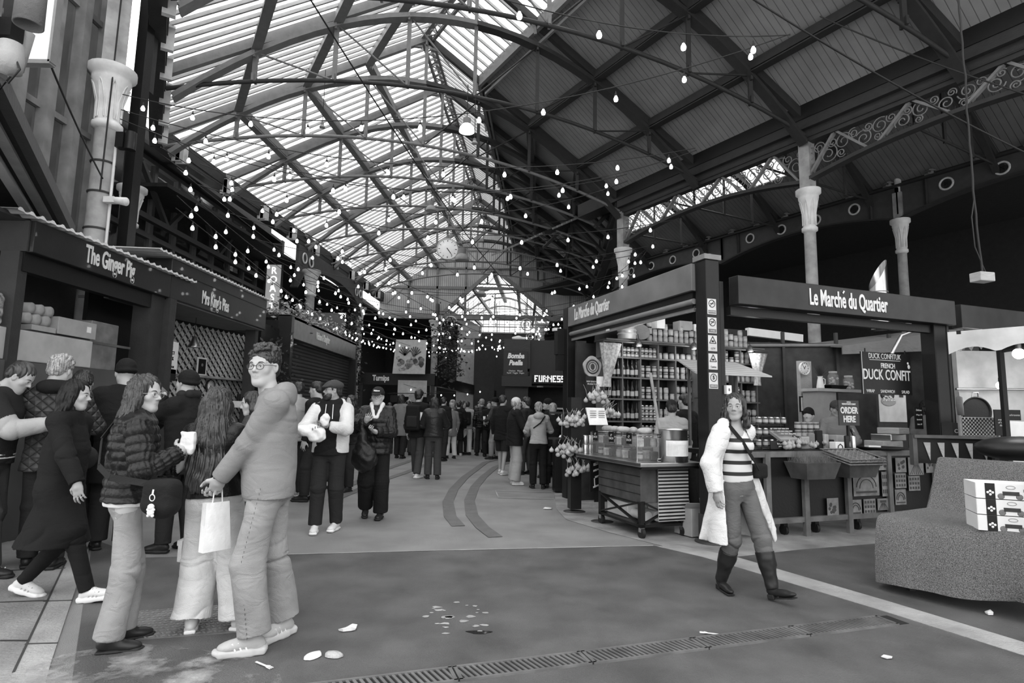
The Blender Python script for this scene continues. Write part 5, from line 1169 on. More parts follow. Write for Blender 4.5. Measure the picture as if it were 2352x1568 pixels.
# right fascia (along ER)
T = thing('stall_fascia', 'black right-hand fascia of the French deli with pale lettering', 'fascia', tuple(dp(-.12, .28, 2.72)), AR_); RF = 3.75
MB().box((RF / 2, 0, .17), (RF, .16, .34)).build('board', SIG, T, bevel=.006); text('Le Marche du Quartier', LET, T, (1.75, -.086, .165), (1, 0, 0), .285, sx=.5, bold=.006); MB().bar((1.64, -.088, .262), (1.665, -.088, .295), .02, .004, up=(0, 1, 0)).build('accent', LET, T)
MB().box((RF / 2, .1, -.06), (RF, .08, .1)).build('shutter_rail', BLACK, T)
T = thing('stall_fascia', 'plain black fascia continuing right of the French deli', 'fascia', tuple(dp(-.1, 4.15, 2.7)), AR_); MB().box((1.6, 0, .17), (3.1, .14, .33)).build('board', SIG, T, bevel=.006)
T = thing('deli_post', 'wide dark right post between deli and awning', 'post', tuple(dp(0, 3.85)), AR_); MB().box((0, 0, 1.4), (.26, .2, 2.8)).build('post', BLACK, T, bevel=.01); MB().box((.13, -.09, 1.4), (.04, .04, 2.8)).build('edge_strip', IRON, T)
structure(MB().slab([dp(-.05, 0, 3.1), dp(-.05, 7.5, 3.1), dp(3.6, 7.5, 3.1), dp(3.6, 0, 3.1)], (0, 0, .0)).build('trim_91', BLACK)) if False else None
# back partitions: dark boards, white beam
PB = M('dark_partition', .04, .5, var=.3)
T = thing('partition', 'dark rear partition behind the deli shelves', 'partition', tuple(dp(3.25, .1)), AR_); MB().box((1.9, 0, 1.3), (4.2, .06, 2.6)).build('panel', PB, T)
T = thing('partition', 'tall dark screen boards behind the duck sign', 'partition', tuple(dp(3.3, 3.0)), AR_ - .35); MB().box((2.4, 0, 1.4), (4.8, .06, 2.8)).build('panel', PB, T); MB().cyl((0, -.06, 2.72), (4.8, -.06, 2.82), .03).build('top_pipe', IRONG, T)
for q in range(5): MB().box((.1 + q * 1.0, -.05, 1.5), (.05, .06, 3.0)).build('stud', IRON, T)
tag(MB().slab([atd(1720, 770, 3.4), atd(1845, 785, 3.4), atd(1845, 768, 3.4), atd(1720, 752, 3.4)], EL * .1).build('steel_beam', WHITE), 'white beam seen above the deli shelves', 'beam')
# ---- counter front
CW = M('counter_frame_wood', .13, .6, bump=.3, bscale=12, var=.3)
T = thing('deli_counter', 'long black counter with wooden frame under the French deli fascia', 'counter', tuple(dp(0, .15)), AR_); CL = 3.62
MB().box((CL / 2, .02, .6), (CL, .03, .76)).build('front_panel', BLACK, T); MB().box((CL / 2, .32, .985), (CL, .72, .05)).build('worktop', BLACK, T)
MB().box((CL / 2, -.02, .975), (CL, .06, .07)).build('top_rail', CW, T); MB().box((CL / 2, -.02, .2), (CL, .05, .06)).build('bottom_rail', CW, T)
for x in (.62, 1.2, 1.9, 2.62, 3.5): MB().box((x, -.035, .49), (.07, .05, .98)).build('upright', CW, T)
for x in (.75, 1.0, 1.5, 2.2, 2.9): MB().cyl((x - .02, .12, .06), (x + .02, .12, .06), .06, n=14).box((x, .12, .12), (.06, .06, .08)).build('castor', RUBBER, T)
# pinned pictures
rr = random.Random(21); BKP = [MATS.get('print_grey_%d' % i) for i in range(4)]
def card(px0, py0, px1, py1, label, kind):
    a, b = at_pl(px0, py0, dp(-.03, 0), EL), at_pl(px1, py1, dp(-.03, 0), EL); w = (b - a).dot(ER); h = a.z - b.z; c = (a + b) / 2; T = thing('pinned_picture', label, 'picture', tuple(c), AR_)
    MB().box((0, 0, 0), (w, .004, h)).build('card', M('postcard_grey', .2, .6, var=.35, vscale=9), T)
    m = MB()
    if kind == 0:
        for i in range(7): x = (i / 6 - .5) * w * .8; m.bar((x, -.004, -h * .45), (x * .3, -.004, h * .1), .006, .003, up=(0, 1, 0))
        m.box((0, -.004, h * .25), (w * .5, .003, h * .2))
    elif kind == 1:
        for i in range(4):
            for j in range(3): m.box(((i / 3 - .5) * w * .7, -.004, (j / 2 - .5) * h * .6), (w * .13, .003, h * .16))
    elif kind == 2:
        for i in range(9): m.ball((rr.uniform(-.3, .3) * w, -.003, rr.uniform(-.25, .3) * h), w * .11, 8, 5, (1, .05, 1))
    else:
        m.tube([(w * .38 * math.cos(t), -.004, -h * .15 + h * .45 * math.sin(t)) for t in [i * math.pi / 10 for i in range(11)]], .006, 4); m.tube([(w * .26 * math.cos(t), -.004, -h * .2 + h * .35 * math.sin(t)) for t in [i * math.pi / 10 for i in range(11)]], .005, 4); m.box((0, -.004, -h * .35), (w * .8, .003, h * .08))
    m.build('drawing', M('ink_grey', .06, .7), T)
for c in ((1899, 1144, 1927, 1187, 'pale picture card low on the counter, nearest the deli customers', 2), (1950, 1148, 1980, 1182, 'card with a domed building low on the counter', 3), (1983, 1146, 2012, 1180, 'dark two-part card right of the domed building card', 1), (2015, 1145, 2042, 1170, 'card with curved arches at the lower row end', 0),
          (1958, 1081, 2020, 1137, 'large picture of an arched market hall on the counter', 3), (2024, 1083, 2044, 1139, 'narrow pale picture right of the market hall one', 1), (2017, 1048, 2046, 1079, 'card with a leafy spray near the counter top', 2),
          (2056, 1051, 2082, 1084, 'dark swirling card right of the counter upright', 2), (2085, 1050, 2122, 1090, 'card with crossing rays, top row of the counter', 0), (2055, 1087, 2082, 1120, 'card with a small tower, middle row', 1), (2086, 1093, 2114, 1126, 'tall pale card beside the turf display', 1), (2055, 1124, 2082, 1158, 'card with a boxed view, bottom right of the counter', 3), (2125, 1048, 2146, 1085, 'grey card at the far right end of the counter', 2)): card(*c)
# hanging planter boxes
def planter(label, px, py, w, kind):
    c = at_pl(px, py, dp(-.2, 0), EL); T = thing('planter_box', label, 'box', tuple(c), AR_); m = MB()
    t, b, h, d = w / 2, w / 2 * .8, .19, .17
    for a in (((-t, -d, h), (t, -d, h), (b, -d * .7, 0), (-b, -d * .7, 0)), ((-t, d, h), (t, d, h), (b, d * .7, 0), (-b, d * .7, 0)), ((-t, -d, h), (-t, d, h), (-b, d * .7, 0), (-b, -d * .7, 0)), ((t, -d, h), (t, d, h), (b, d * .7, 0), (b, -d * .7, 0)), ((-b, -d * .7, 0), (b, -d * .7, 0), (b, d * .7, 0), (-b, d * .7, 0))):
        q = Vector(a[1]) - Vector(a[0]); n = q.cross(Vector(a[2]) - Vector(a[0])).normalized() * .012; m.slab(a, n)
    m.build('box', WOODD, T)
    if kind == 'grass':
        g = MB(); rr = random.Random(2)
        for i in range(900):
            x, y = rr.uniform(-t, t) * .9, rr.uniform(-d, d) * .85; e = Vector((rr.gauss(0, .03), rr.gauss(0, .03), rr.uniform(.08, .17))); p = Vector((x, y, h - .03)); g.add([p, p + Vector((.004, 0, 0)), p + e], [(0, 1, 2)])
        g.build('grass_tuft', M('dry_grass', .16, .7, var=.4), T)['kind'] = 'stuff'
planter('dark wooden planter of dry grass hung on the deli counter', 1868, 1098, .52, 'grass'); planter('dark wooden planter carrying the wicker tray', 1963, 1094, .52, '')
# wicker tray
c = at_pl(1960, 1052, dp(-.22, 0), EL); T = thing('wicker_tray', 'woven wicker tray tilted over the right planter', 'basket', tuple(c + Vector((0, 0, -.03))), AR_ + .0); WK = M('wicker_cane', .2, .6, bump=.5, bscale=60, var=.35, vscale=20)
m = MB()
for i in range(14):
    y = -.18 + i * .027; m.tube([(x, y - .0, .05 * (y / .18) + .008 * (1 if (j + i) % 2 else -1) + .06) for j, x in enumerate([-.27 + q * .036 for q in range(16)])], .008, 4)
for j in range(16): x = -.27 + j * .036; m.tube([(x, y, .05 * (y / .18) + .06) for y in (-.19, 0, .19)], .004, 4)
m.build('woven_base', WK, T); m = MB()
for z in (.02, .05, .08): m.tube([(-.29, -.2, z - .05), (.29, -.2, z - .05), (.31, .2, z + .05), (-.31, .2, z + .05), (-.29, -.2, z - .05)], .009, 5)
m.build('woven_rim', WK, T)
# ---- jar, bottle, packet prototypes
JB = M('preserve_jar_dark', .10, .25, var=.5, vscale=12); JL = M('jar_lid', .3, .35); JP = M('jar_paper_label', .4, .6); JB2 = M('preserve_jar_pale', .34, .25, var=.4, vscale=12); BG = M('dark_bottle_glass', .015, .12)
def jar_mesh(name, r, h, body, lid, label=True, lidr=None):
    m = MB(); m.lathe([(r * .9, 0), (r, h * .06), (r, h * .78), (r * .85, h * .86)], n=10); nb = len(m.f); m.lathe([(r * .9, h * .84), (r * .92, h), (0, h)], n=10); nl = len(m.f)
    if label: m.lathe([(r * 1.01, h * .2), (r * 1.01, h * .62)], n=10)
    me = m.mesh(name); me.materials.append(body); me.materials.append(lid); me.materials.append(JP)
    mi = [0] * nb + [1] * (nl - nb) + [2] * (len(m.f) - nl); me.polygons.foreach_set('material_index', mi[:len(me.polygons)]); return me
JM = [jar_mesh('preserve_jar', .042, .1, JB, JL), jar_mesh('preserve_jar', .042, .1, JB2, JL), jar_mesh('preserve_jar', .038, .085, JB, STEEL), jar_mesh('preserve_jar', .045, .12, JB2, BLACK)]
def bottle_mesh(r=.036, h=.29, lab=True):
    m = MB(); m.lathe([(r * .95, 0), (r, .01), (r, h * .58), (r * .4, h * .74), (r * .36, h * .97), (r * .42, h)], n=10); nb = len(m.f)
    m.lathe([(r * 1.02, h * .15), (r * 1.02, h * .42)], n=10); me = m.mesh('bottle'); me.materials.append(BG); me.materials.append(JP); me.polygons.foreach_set('material_index', [0] * nb + [1] * (len(me.polygons) - nb)); return me
BM = [bottle_mesh(), bottle_mesh(.03, .31)]
def put(me, name, p, label, cat, group, rz=0., s=1.):
    o = bpy.data.objects.new(name, me); COL.objects.link(o); o.location = p; o.rotation_euler = (0, 0, rz); o.scale = (s,) * 3; return tag(o, label, cat, group)
# ---- shelving
SA = 2.85; ZS = [.98, 1.31, 1.67, 2.02, 2.35, 2.62]; S0, S1 = .12, 3.3; DX = .345; SHW_ = M('shelf_wood', .12, .6, bump=.2, bscale=12)
T = thing('shelf_unit', 'tall wooden shelving full of preserves at the back of the deli', 'shelving', tuple(dp(SA, S0)), AR_)
for q, z in enumerate(ZS): MB().box(((S1 - S0) / 2, .02 if q < 5 else -.05, z - .012), (S1 - S0 + .02, .26 if q < 5 else .42, .024)).build('shelf', SHW_, T)
for q in range(10): MB().box((q * DX + .03, .02, 1.7), (.022, .25, 1.8)).build('divider', SHW_, T)
MB().box(((S1 - S0) / 2, .16, 1.5), (S1 - S0, .02, 3.0)).build('back_board', BLACK, T)
rr = random.Random(8); nj = 0
for r_ in range(5):
    z0 = ZS[r_]; hgt = ZS[r_ + 1] - z0 - .04
    for c_ in range(9):
        b0 = S0 + c_ * DX + .03; bott = (c_ < 2 and r_ in (1, 2, 3)) or (c_ in (1,) and r_ == 2)
        if c_ == 7 and r_ in (0, 1): continue
        rowlab = ['bottom', 'second', 'third', 'fourth', 'top'][r_] + ' row of the deli shelves'
        if bott:
            for w in range(4): put(BM[w % 2], 'bottle', dp(SA - .04, b0 + .05 + w * .082, z0), 'dark wine bottle standing on the %s' % rowlab, 'bottle', 'wine bottles on the ' + rowlab)
            continue
        me = JM[rr.choice([0, 0, 1, 1, 2, 3])]; jh = max(v.co.z for v in me.vertices) + .002; n = 3 if me is not JM[2] else 4; st = max(1, int(hgt / jh)); st = min(st, 3 if n == 4 else 2)
        if r_ == 3: st = max(1, st)
        for w in range(n):
            for k_ in range(st):
                if nj > 292: break
                if rr.random() < .06 and k_ == st - 1: continue
                put(me, 'preserve_jar', dp(SA - .05, b0 + .055 + w * (.28 / (n - 1) if n > 1 else 0) * .86, z0 + k_ * jh), 'labelled preserve jar on the %s' % rowlab, 'jar', 'preserve jars on the ' + rowlab, rr.random()); nj += 1
# top shelf: piles of terrine jars and tins
for q in range(20):
    b0 = 1.0 + q * .105
    for k_ in range(2 if q % 3 else 3): put(JM[1] if q % 4 else JM[3], 'terrine_jar', dp(SA - .12, b0, 2.63 + k_ * (.102 if q % 4 else .122)), 'pale terrine jar piled on the very top shelf of the deli', 'jar', 'terrine jars piled on the top shelf')
b = MB().lathe([(.14, 0), (.15, .02), (.15, .2), (.155, .2), (.155, .23), (.1, .26), (.03, .27), (.03, .3), (0, .3)], n=24).lathe([(.152, .07), (.16, .085), (.152, .1)], n=24).lathe([(.152, .13), (.16, .145), (.152, .16)], n=24)
tag(b.build('stock_pot', M('enamel_pot', .55, .3)), 'large lidded enamel pot at the left end of the top shelf', 'pot').location = dp(SA - .15, .55, 2.63)
tag(MB().lathe([(.0, 0), (.15, 0), (.16, .03), (.15, .03)], n=24, ax=Matrix.Rotation(1.1, 3, 'X')).build('copper_lid', GRYM), 'round pan lid leaning beside the enamel pot', 'lid').location = dp(SA - .15, .8, 2.76)
for (px, w, h, nm) in ((1511, .16, .2, 'white carton standing on the deli top shelf'), (1568, .26, .16, 'printed brown carton on the deli top shelf'), (1596, .18, .12, 'crumpled white pack beside the printed carton')):
    p = atd(px, 750, SA - .05); o = MB().box((0, 0, h / 2), (w, .2, h), AR_).build('carton', WHITE if 'white' in nm else CARD, bevel=.004); o.location = (p.x, p.y, 2.86); tag(o, nm, 'box')
tag(MB().box((0, 0, 0), (1.2, .26, .02), AR_).build('upper_shelf', SHW_), 'short high shelf carrying cartons above the terrine jars', 'shelf').location = dp(SA + .02, 1.55, 2.85)
# hanging striped cloth, wood-slice sign, bell lamps
def drape(name, label, px0, py0, px1, py1, a, tw=.35):
    p, q = atd(px0, py0, a), atd(px1, py1, a); H = p.z - q.z; m = MB(); vs = []; n, k_ = 26, 14
    for j in range(k_ + 1):
        t = j / k_; w = lerp(.17, .055, min(1, t * 1.25)) if t < .8 else lerp(.055, .07, (t - .8) * 5)
        for i in range(n):
            a_ = 2 * math.pi * i / n; r = 1 + .22 * math.sin(a_ * 7 + t * 2); vs.append(Vector((math.cos(a_) * w * r, math.sin(a_) * w * .35 * r, -t * H)) + Vector((lerp(0, (q - p).dot(ER), t), 0, 0)))
    fs = [(j * n + i, j * n + (i + 1) % n, (j + 1) * n + (i + 1) % n, (j + 1) * n + i) for j in range(k_) for i in range(n)]
    m.add(vs, fs, True); o = m.build(name, M('striped_linen', .4, .8, var=.4, vscale=25)); o.location = p; o.rotation_euler = (0, 0, AR_); return tag(o, label, 'cloth')
drape('hanging_cloth', 'striped linen cloth knotted on a rail at the left of the shelves', 1404, 788, 1393, 888, SA - .35)
drape('hanging_cloth', 'dark striped cloth hanging right of the deli post', 1742, 812, 1740, 885, SA - .35)
tag(MB().cyl(dp(SA - .35, .0, 2.56), dp(SA - .35, 3.3, 2.56), .012).build('hanging_rail', WOODD), 'thin rail in front of the deli shelves carrying cloths', 'rail')
def bell(label, px, py, a, lit=True):
    c = atd(px, py, a); T = thing('bell_lamp', label, 'lamp', tuple(c)); MB().lathe([(.015, .12), (.035, .1), (.05, .04), (.055, 0), (.05, 0)], n=16).build('shade', GRYD, T); MB().lathe([(.035, .02), (.045, .002), (0, -.004)], n=12).build('bulb', GLOW if lit else WHITE, T)
    MB().tube([(0, 0, .12), (0, .05, .2)], .006).build('arm', BLACK, T)
    if lit: pl = bpy.data.lights.new('bell_lamp_light', 'POINT'); pl.energy = 5; pl.shadow_soft_size = .04; po = bpy.data.objects.new('bell_lamp_light', pl); COL.objects.link(po); po.location = c - Vector((0, .1, .06))
bell('lit bell lamp over the bottle shelves, left', 1467, 795, SA - .4); bell('dark bell lamp over the shelves beside the post', 1594, 802, SA - .4, True); bell('bell lamp right of the post over the jars', 1723, 808, SA - .4, True)
T = thing('wood_slice_sign', 'round tree-slice sign with a dark stamped ring', 'sign', tuple(at_pl(1361, 842, dp(2.6, -.1), ER + EL * -.5 if False else EL))); T.rotation_euler = (0, 0, AR_)
m = MB(); m.slab([(.155 * (1 + .06 * math.sin(5 * a)) * math.cos(a), 0, .165 * (1 + .05 * math.sin(4 * a + 1)) * math.sin(a)) for a in [i * math.pi / 16 for i in range(32)]], (0, .03, 0)); m.build('slice', M('cut_wood', .38, .7, var=.25, vscale=12), T)
m = MB(); 
for r in (.105, .07): m.tube([(r * math.cos(a), -.004, r * math.sin(a)) for a in [i * math.pi / 12 for i in range(25)]], .012 if r > .1 else .006, 4)
m.ball((0, -.004, 0), .05, sc=(.7, .1, 1)); m.build('stamp', GRYD, T)
T = thing('chalk_notice', 'small black notice under the tree-slice sign', 'sign', tuple(at_pl(1358, 882, dp(2.6, -.1), EL)), AR_); MB().box((0, 0, 0), (.2, .01, .25)).build('board', BLACK, T)
for i, t in enumerate(('NEW SEASON', 'PRODUCTS')): text(t, LET, T, (0, -.01, .04 - i * .04), (1, 0, 0), .035, sx=.8, extrude=.001)
tag(MB().box((0, 0, 0), (.12, .01, .16), AR_).build('paper_notice', PAPER), 'white paper tag beside the black notice', 'sign').location = at_pl(1378, 876, dp(2.55, -.1), EL)

# ---- cart with glass case
cF = at_z(1472, 1238); cF.z = 0
def cp(a, b, z=0.): p = cF + EL * a + ER * b; return Vector((p.x, p.y, z))
T = thing('display_cart', 'dark wooden cart on castors with steel top outside the deli', 'cart', tuple(cF), AR_); CA, CB = 1.0, .62
def lc(a, b, z): return Vector((b, a, z))
MB().box((CB / 2, CA / 2 + .1, .85), (CB + .26, CA + .62, .045)).build('steel_top', STEEL, T, bevel=.006); MB().box((CB / 2, CA / 2 + .1, .815), (CB + .2, CA + .56, .03)).build('top_rim', BLACK, T)
MB().box((CB / 2, CA / 2, .6), (CB, CA, .4)).build('body', WOODD, T, bevel=.006); m = MB()
for z in (.5, .6, .7): m.box((-.003, CA / 2, z), (.006, CA, .006))
m.build('plank_gap', BLACK, T)
for x in (.03, CB - .03):
    for y in (.03, CA - .03): MB().box((x, y, .27), (.06, .06, .3)).build('leg', BLACK, T); w = MB().cyl((x - .02, y, .06), (x + .02, y, .06), .06, n=18); w.build('wheel', RUBBER, T); MB().box((x, y, .1), (.05, .05, .06)).build('castor_fork', STEEL, T)
MB().box((CB / 2, CA / 2, .14), (CB, CA, .03)).build('lower_shelf', BLACK, T)
for (p, q) in ((lc(.05, 0, .17), lc(CA - .05, 0, .4)), (lc(CA - .05, 0, .17), lc(.05, 0, .4)), (lc(0, .05, .17), lc(0, CB - .05, .4)), (lc(0, CB - .05, .17), lc(0, .05, .4))): MB().bar(p, q, .035, .02).build('cross_brace', BLACK, T)
o = MB().box((0, 0, .09), (.3, .5, .18), AR_).build('polystyrene_box', WHITE, bevel=.01); o.location = cp(.7, .25, .157); tag(o, 'white box on the lower shelf of the cart', 'box')
o = MB().cyl((0, -.1, .06), (0, .25, .06), .06).cyl((.13, -.1, .06), (.13, .25, .06), .06).build('paper_roll', WHITE); o.location = cp(.25, .2, .157); o.rotation_euler = (0, 0, AR_); tag(o, 'pair of white paper rolls under the cart', 'paper rolls')
T = thing('glass_case', 'glass display case of jars and packets on the cart', 'display case', tuple(cp(.1, .02, .875)), AR_); gw, gl, gh = .5, 1.15, .3
m = MB()
for a in (((0, 0, 0), (0, gl, 0), (0, gl, gh), (0, 0, gh)), ((gw, 0, 0), (gw, gl, 0), (gw, gl, gh), (gw, 0, gh)), ((0, 0, 0), (gw, 0, 0), (gw, 0, gh), (0, 0, gh)), ((0, 0, gh), (gw, 0, gh), (gw, gl, gh), (0, gl, gh))): m.quad(*a)
m.build('glass', CLEAR, T); m = MB()
for x in (0, gw):
    m.bar((x, 0, gh), (x, gl, gh), .01).bar((x, 0, 0), (x, gl, 0), .01)
    for y in (0, gl): m.bar((x, y, 0), (x, y, gh), .01)
for y in (0, gl): m.bar((0, y, gh), (gw, y, gh), .01)
m.build('frame', STEEL, T); MB().box((gw / 2, gl / 2, .15), (gw - .03, gl - .03, .006)).build('glass_shelf', CLEAR, T)
rr = random.Random(4)
for q in range(26):
    a, b, lv = .17 + (q % 7) * .155, .1 + (q // 7) % 2 * .2, q // 14
    p = cp(a, b, .877 + lv * .155); k_ = q % 3
    if k_ == 0: put(JM[q % 2], 'preserve_jar', p, 'small jar inside the glass case on the cart', 'jar', 'jars in the glass case')
    else: o = MB().box((0, 0, .05), (.09, .07, .1), AR_ + rr.uniform(-.3, .3)).build('food_packet', [M('packet_dark', .05, .4, var=.6, vscale=20), M('packet_pale', .45, .5, var=.4, vscale=20)][k_ - 1], bevel=.008); o.location = p; tag(o, 'small food packet inside the glass case on the cart', 'packet', 'packets in the glass case')
for q in range(3):
    p = cp(.22 + q * .42, -.0, 1.13); T = thing('price_card', ['nearest', 'middle', 'farthest'][q] + ' black price card on the front glass of the case', 'sign', tuple(p), AR_ + math.pi / 2 + .0 * q); MB().box((0, .012, 0), (.12, .006, .13)).build('card', BLACK, T)
    text('£7\nEACH', LET, T, (0, .017, .0), (-1, 0, 0), .04, extrude=.001)
for q in range(5):
    o = vol('bread_loaf', [E((0, 0, .04), (.09, .05, .04)), E((.05, .02, .045), (.05, .045, .035))], M('crust', .45, .7, bump=.4, bscale=30, var=.3), None, .008) if q == 0 else None
    if o is None: o = bpy.data.objects.new('bread_loaf', b0_.data); COL.objects.link(o)
    else: b0_ = o
    o.location = cp(.25 + q * .23, .22, 1.18); o.rotation_euler = (0, 0, q * 1.3); tag(o, 'pale wrapped loaf lying on top of the glass case', 'bread', 'loaves on the glass case')
T = thing('steel_urn', 'tall steel pot with a lined paper chart on the cart', 'pot', tuple(cp(-.06, .42, .875)), AR_ - .15); MB().lathe([(.0, 0), (.165, 0), (.165, .36), (.172, .365), (.172, .385), (.16, .385), (.155, .37), (.155, .02)], n=36).build('pot', STEEL, T)
m = MB(); n = 14; R_ = .1675; vs = [(R_ * math.sin(-1.0 + 1.9 * i / n), -R_ * math.cos(-1.0 + 1.9 * i / n), z) for i in range(n + 1) for z in (.07, .25)]; m.add(vs, [(2 * i, 2 * i + 2, 2 * i + 3, 2 * i + 1) for i in range(n)], True); ch = m.build('chart', PAPER, T)
m = MB(); R_ = .1685
for z in [.085 + .016 * i for i in range(8)]: m.tube([(R_ * math.sin(-.95 + 1.8 * i / n), -R_ * math.cos(-.95 + 1.8 * i / n), z) for i in range(n + 1)], .0006, 3)
for i in range(16): a = -.8 + 1.6 * i / 16; m.tube([(R_ * math.sin(a), -R_ * math.cos(a), .08), (R_ * math.sin(a), -R_ * math.cos(a), .215)], .0005, 3)
m.build('grid_lines', GRYM, ch)
for s in (-1, 1): MB().tube([(s * .165, 0, .28), (s * .2, 0, .28), (s * .2, 0, .31), (s * .165, 0, .31)], .006).build('handle', BLACK, T)
for q in range(4): o = MB().lathe([(.033, 0), (.034, .005), (.034, .115), (.03, .122), (0, .12)], n=16).build('drink_can', STEEL); o.location = cp(1.33, -.02 + (q % 2) * .08, .875 + (q // 2) * .124); tag(o, 'silver drink can stacked at the left end of the cart', 'can', 'silver cans on the cart')
tag(MB().bar(cp(.25, .45, 1.18), cp(.45, .45, 1.95), .03, .02).build('wooden_pole', WOOD), 'pale wooden pole leaning behind the glass case', 'pole')
# A-frame menu and stanchion by the cart
T = thing('menu_stand', 'slim black post on a round base left of the cart', 'stand', tuple(at_z(1383, 1198)), AR_); MB().lathe([(.15, 0), (.15, .008), (.02, .02)], n=24).build('base', IRON, T); MB().cyl((0, 0, 0), (0, 0, .9), .016).build('pole', BLACK, T)
T = thing('chalkboard_sign', 'black chalk sign with slanted white words and an arrow', 'sign', tuple(at_y(1371, 1090, at_z(1383, 1198).y - .02)), AR_ + .3); MB().box((0, 0, 0), (.26, .015, .42)).build('board', BLACK, T)
for i, (t, z, s) in enumerate((('RILLETTES', .15, .05), ('DUCK MOUSSE', .07, .034), ('SAUCISSE', -.02, .034), ('PATÉ EN CROUTE', -.14, .03))): text(t, LET, T, (0, -.012, z), (1, 0, .22), s, sx=.7, extrude=.001, bold=.001)
MB().bar((-.06, -.012, -.04), (-.05, -.012, -.16), .014, .003, up=(0, 1, 0)).build('arrow', LET, T)
T = thing('recipe_stand', 'white open menu card propped on the garlic stand', 'sign', tuple(at_y(1371, 956, 7.9)), .5); MB().box((0, 0, 0), (.3, .012, .24), M3=Matrix.Rotation(-.35, 3, 'X')).build('card', PAPER, T)
m = MB()
for i in range(6):
    for s in (-1, 1): m.box((s * .07, -.012 - i * 0, .07 - i * .028), (.1, .004, .008), M3=Matrix.Rotation(-.35, 3, 'X'))
m.build('print_lines', GRYM, T)
# garlic stand
T = thing('garlic_stand', 'black pole stand hung with strings of garlic and onions', 'stand', ((1322 - CX) / F * 8.75, 8.75, 0), .2); gs = T.location.copy()
MB().lathe([(.16, 0), (.16, .01), (.02, .03)], n=20).build('base', IRON, T); MB().box((0, 0, .85), (.16, .16, 1.6)).build('post', BLACK, T); MB().bar((-.4, 0, 1.42), (.35, 0, 1.42), .03).bar((-.4, 0, 1.05), (.3, 0, 1.05), .03).build('cross_bar', BLACK, T)
GAR = M('garlic_skin', .48, .6, bump=.3, bscale=60, var=.2, vscale=20); STK = M('dry_stalk', .4, .8)
def bunch(label, px, py, n, seed, y=None, sp=.11):
    c = at_y(px, py, y or gs.y - .12); T = thing('garlic_bunch', label, 'garlic', tuple(c), 0, 'garlic bunches on the black stand'); rr = random.Random(seed)
    for q in range(int(n * 1.6)):
        p = Vector((rr.gauss(0, sp * .8), rr.gauss(0, .05), rr.gauss(0, sp * .4))); MB().lathe([(.004, .05), (.009, .036), (.031, .015), (.036, -.006), (.024, -.026), (0, -.03)], p, 9).build('bulb', GAR, T)
    m = MB()
    for q in range(14): p = Vector((rr.gauss(0, sp * .8), rr.gauss(0, .04), 0)); m.tube([p, p + Vector((rr.gauss(0, .02), 0, .1)), p + Vector((rr.gauss(0, .04), 0, rr.uniform(.14, .2)))], .0028, 4)
    m.build('stalks', STK, T)
bunch('garlic bunch with stalks up at the upper left of the stand', 1322, 966, 26, 1); bunch('garlic bunch at the left middle of the stand', 1312, 1032, 26, 2); bunch('small garlic bunch low on the stand', 1328, 1078, 16, 3, sp=.09)
bunch('round cluster of onions below the tree-slice sign', 1370, 912, 24, 4, 8.6, .09); bunch('pale garlic bunch right of the menu card', 1400, 950, 14, 5, 8.6, .06); bunch('garlic bunch right of the left middle one', 1345, 1040, 14, 6, sp=.07)
T = thing('hand_trolley', 'low black trolley with crates behind the garlic stand', 'trolley', tuple(at_z(1343, 1140)), AR_); MB().box((0, 0, .15), (.55, .4, .04)).build('deck', STEEL, T)
for x in (-.22, .22): MB().cyl((x - .02, -.15, .07), (x + .02, -.15, .07), .07).build('wheel', RUBBER, T)
for q in range(3): MB().box((0, 0, .21 + q * .09), (.45 - .04 * q, .32, .08)).build('crate', BLACK, T, bevel=.008)
T = thing('rope_stand', 'steel barrier post with black panel beside the bar', 'stand', tuple(at_z(1287, 1130)), .1); MB().box((0, 0, .5), (.25, .3, .95)).build('panel', BLACK, T); MB().cyl((.02, 0, .95), (.02, 0, 1.4), .012).lathe([(.05, .96), (.03, 1.0), (.012, 1.02)], n=16).build('steel_rod', STEEL, T)

# ---- goods on the deli counter
def on(px, a=.35, z=1.012): p = at_pl(px, 1000, dp(a, 0), EL); return Vector((p.x, p.y, z))
T = thing('display_rack', 'wire tiered rack of small jars on the counter beside the post', 'rack', tuple(on(1772, .3)), AR_)
m = MB()
for z in (.02, .16, .3):
    m.box((0, z * .5, z), (.5, .2, .008))
for x in (-.25, .25): m.bar((x, -.1, 0), (x, -.1, .18), .01).bar((x, .1, 0), (x, .1, .46), .01)
m.build('frame', BLACK, T); MB().box((0, -.13, .06), (.3, .01, .1)).build('chalk_label', BLACK, T); text('foie gras\npaté', LET, T, (0, -.14, .06), (1, 0, 0), .03, extrude=.001)
for z, n_, lv in ((.03, 5, 0), (.17, 5, 1), (.31, 5, 2)):
    for q in range(n_): p = on(1772, .3 + z * .5 - .04, 1.02 + z); put(JM[2], 'terrine_jar', p + ER * (-.2 + q * .1), 'little terrine jar on the wire rack beside the deli post', 'jar', 'terrine jars on the wire rack')
for q in range(8): p = on(1833 + (q % 4) * 14, .5, 1.15 + (q // 4) * .105); put(JM[0], 'preserve_jar', p, 'dark preserve jar stacked on the counter left of the order sign', 'jar', 'dark jars stacked on the counter')
tag(MB().box((0, 0, .06), (.36, .3, .14), AR_).build('crate_riser', WOODD), 'dark crate carrying the stacked jars on the counter', 'crate').location = on(1854, .5, 1.012)
# price cards sloped display
T = thing('sloped_tray', 'sloping tray of pale cards and pasta packets on the counter', 'tray', tuple(on(1800, .25, 1.18)), AR_); MB().box((0, 0, 0), (.3, .22, .03), M3=Matrix.Rotation(.5, 3, 'X')).build('tray', WOOD, T)
for q in range(12): MB().box((-.1 + (q % 4) * .065, -.06 + (q // 4) * .055, .03 + (q // 4) * .03), (.05, .04, .015)).build('pasta_piece', JP, T)
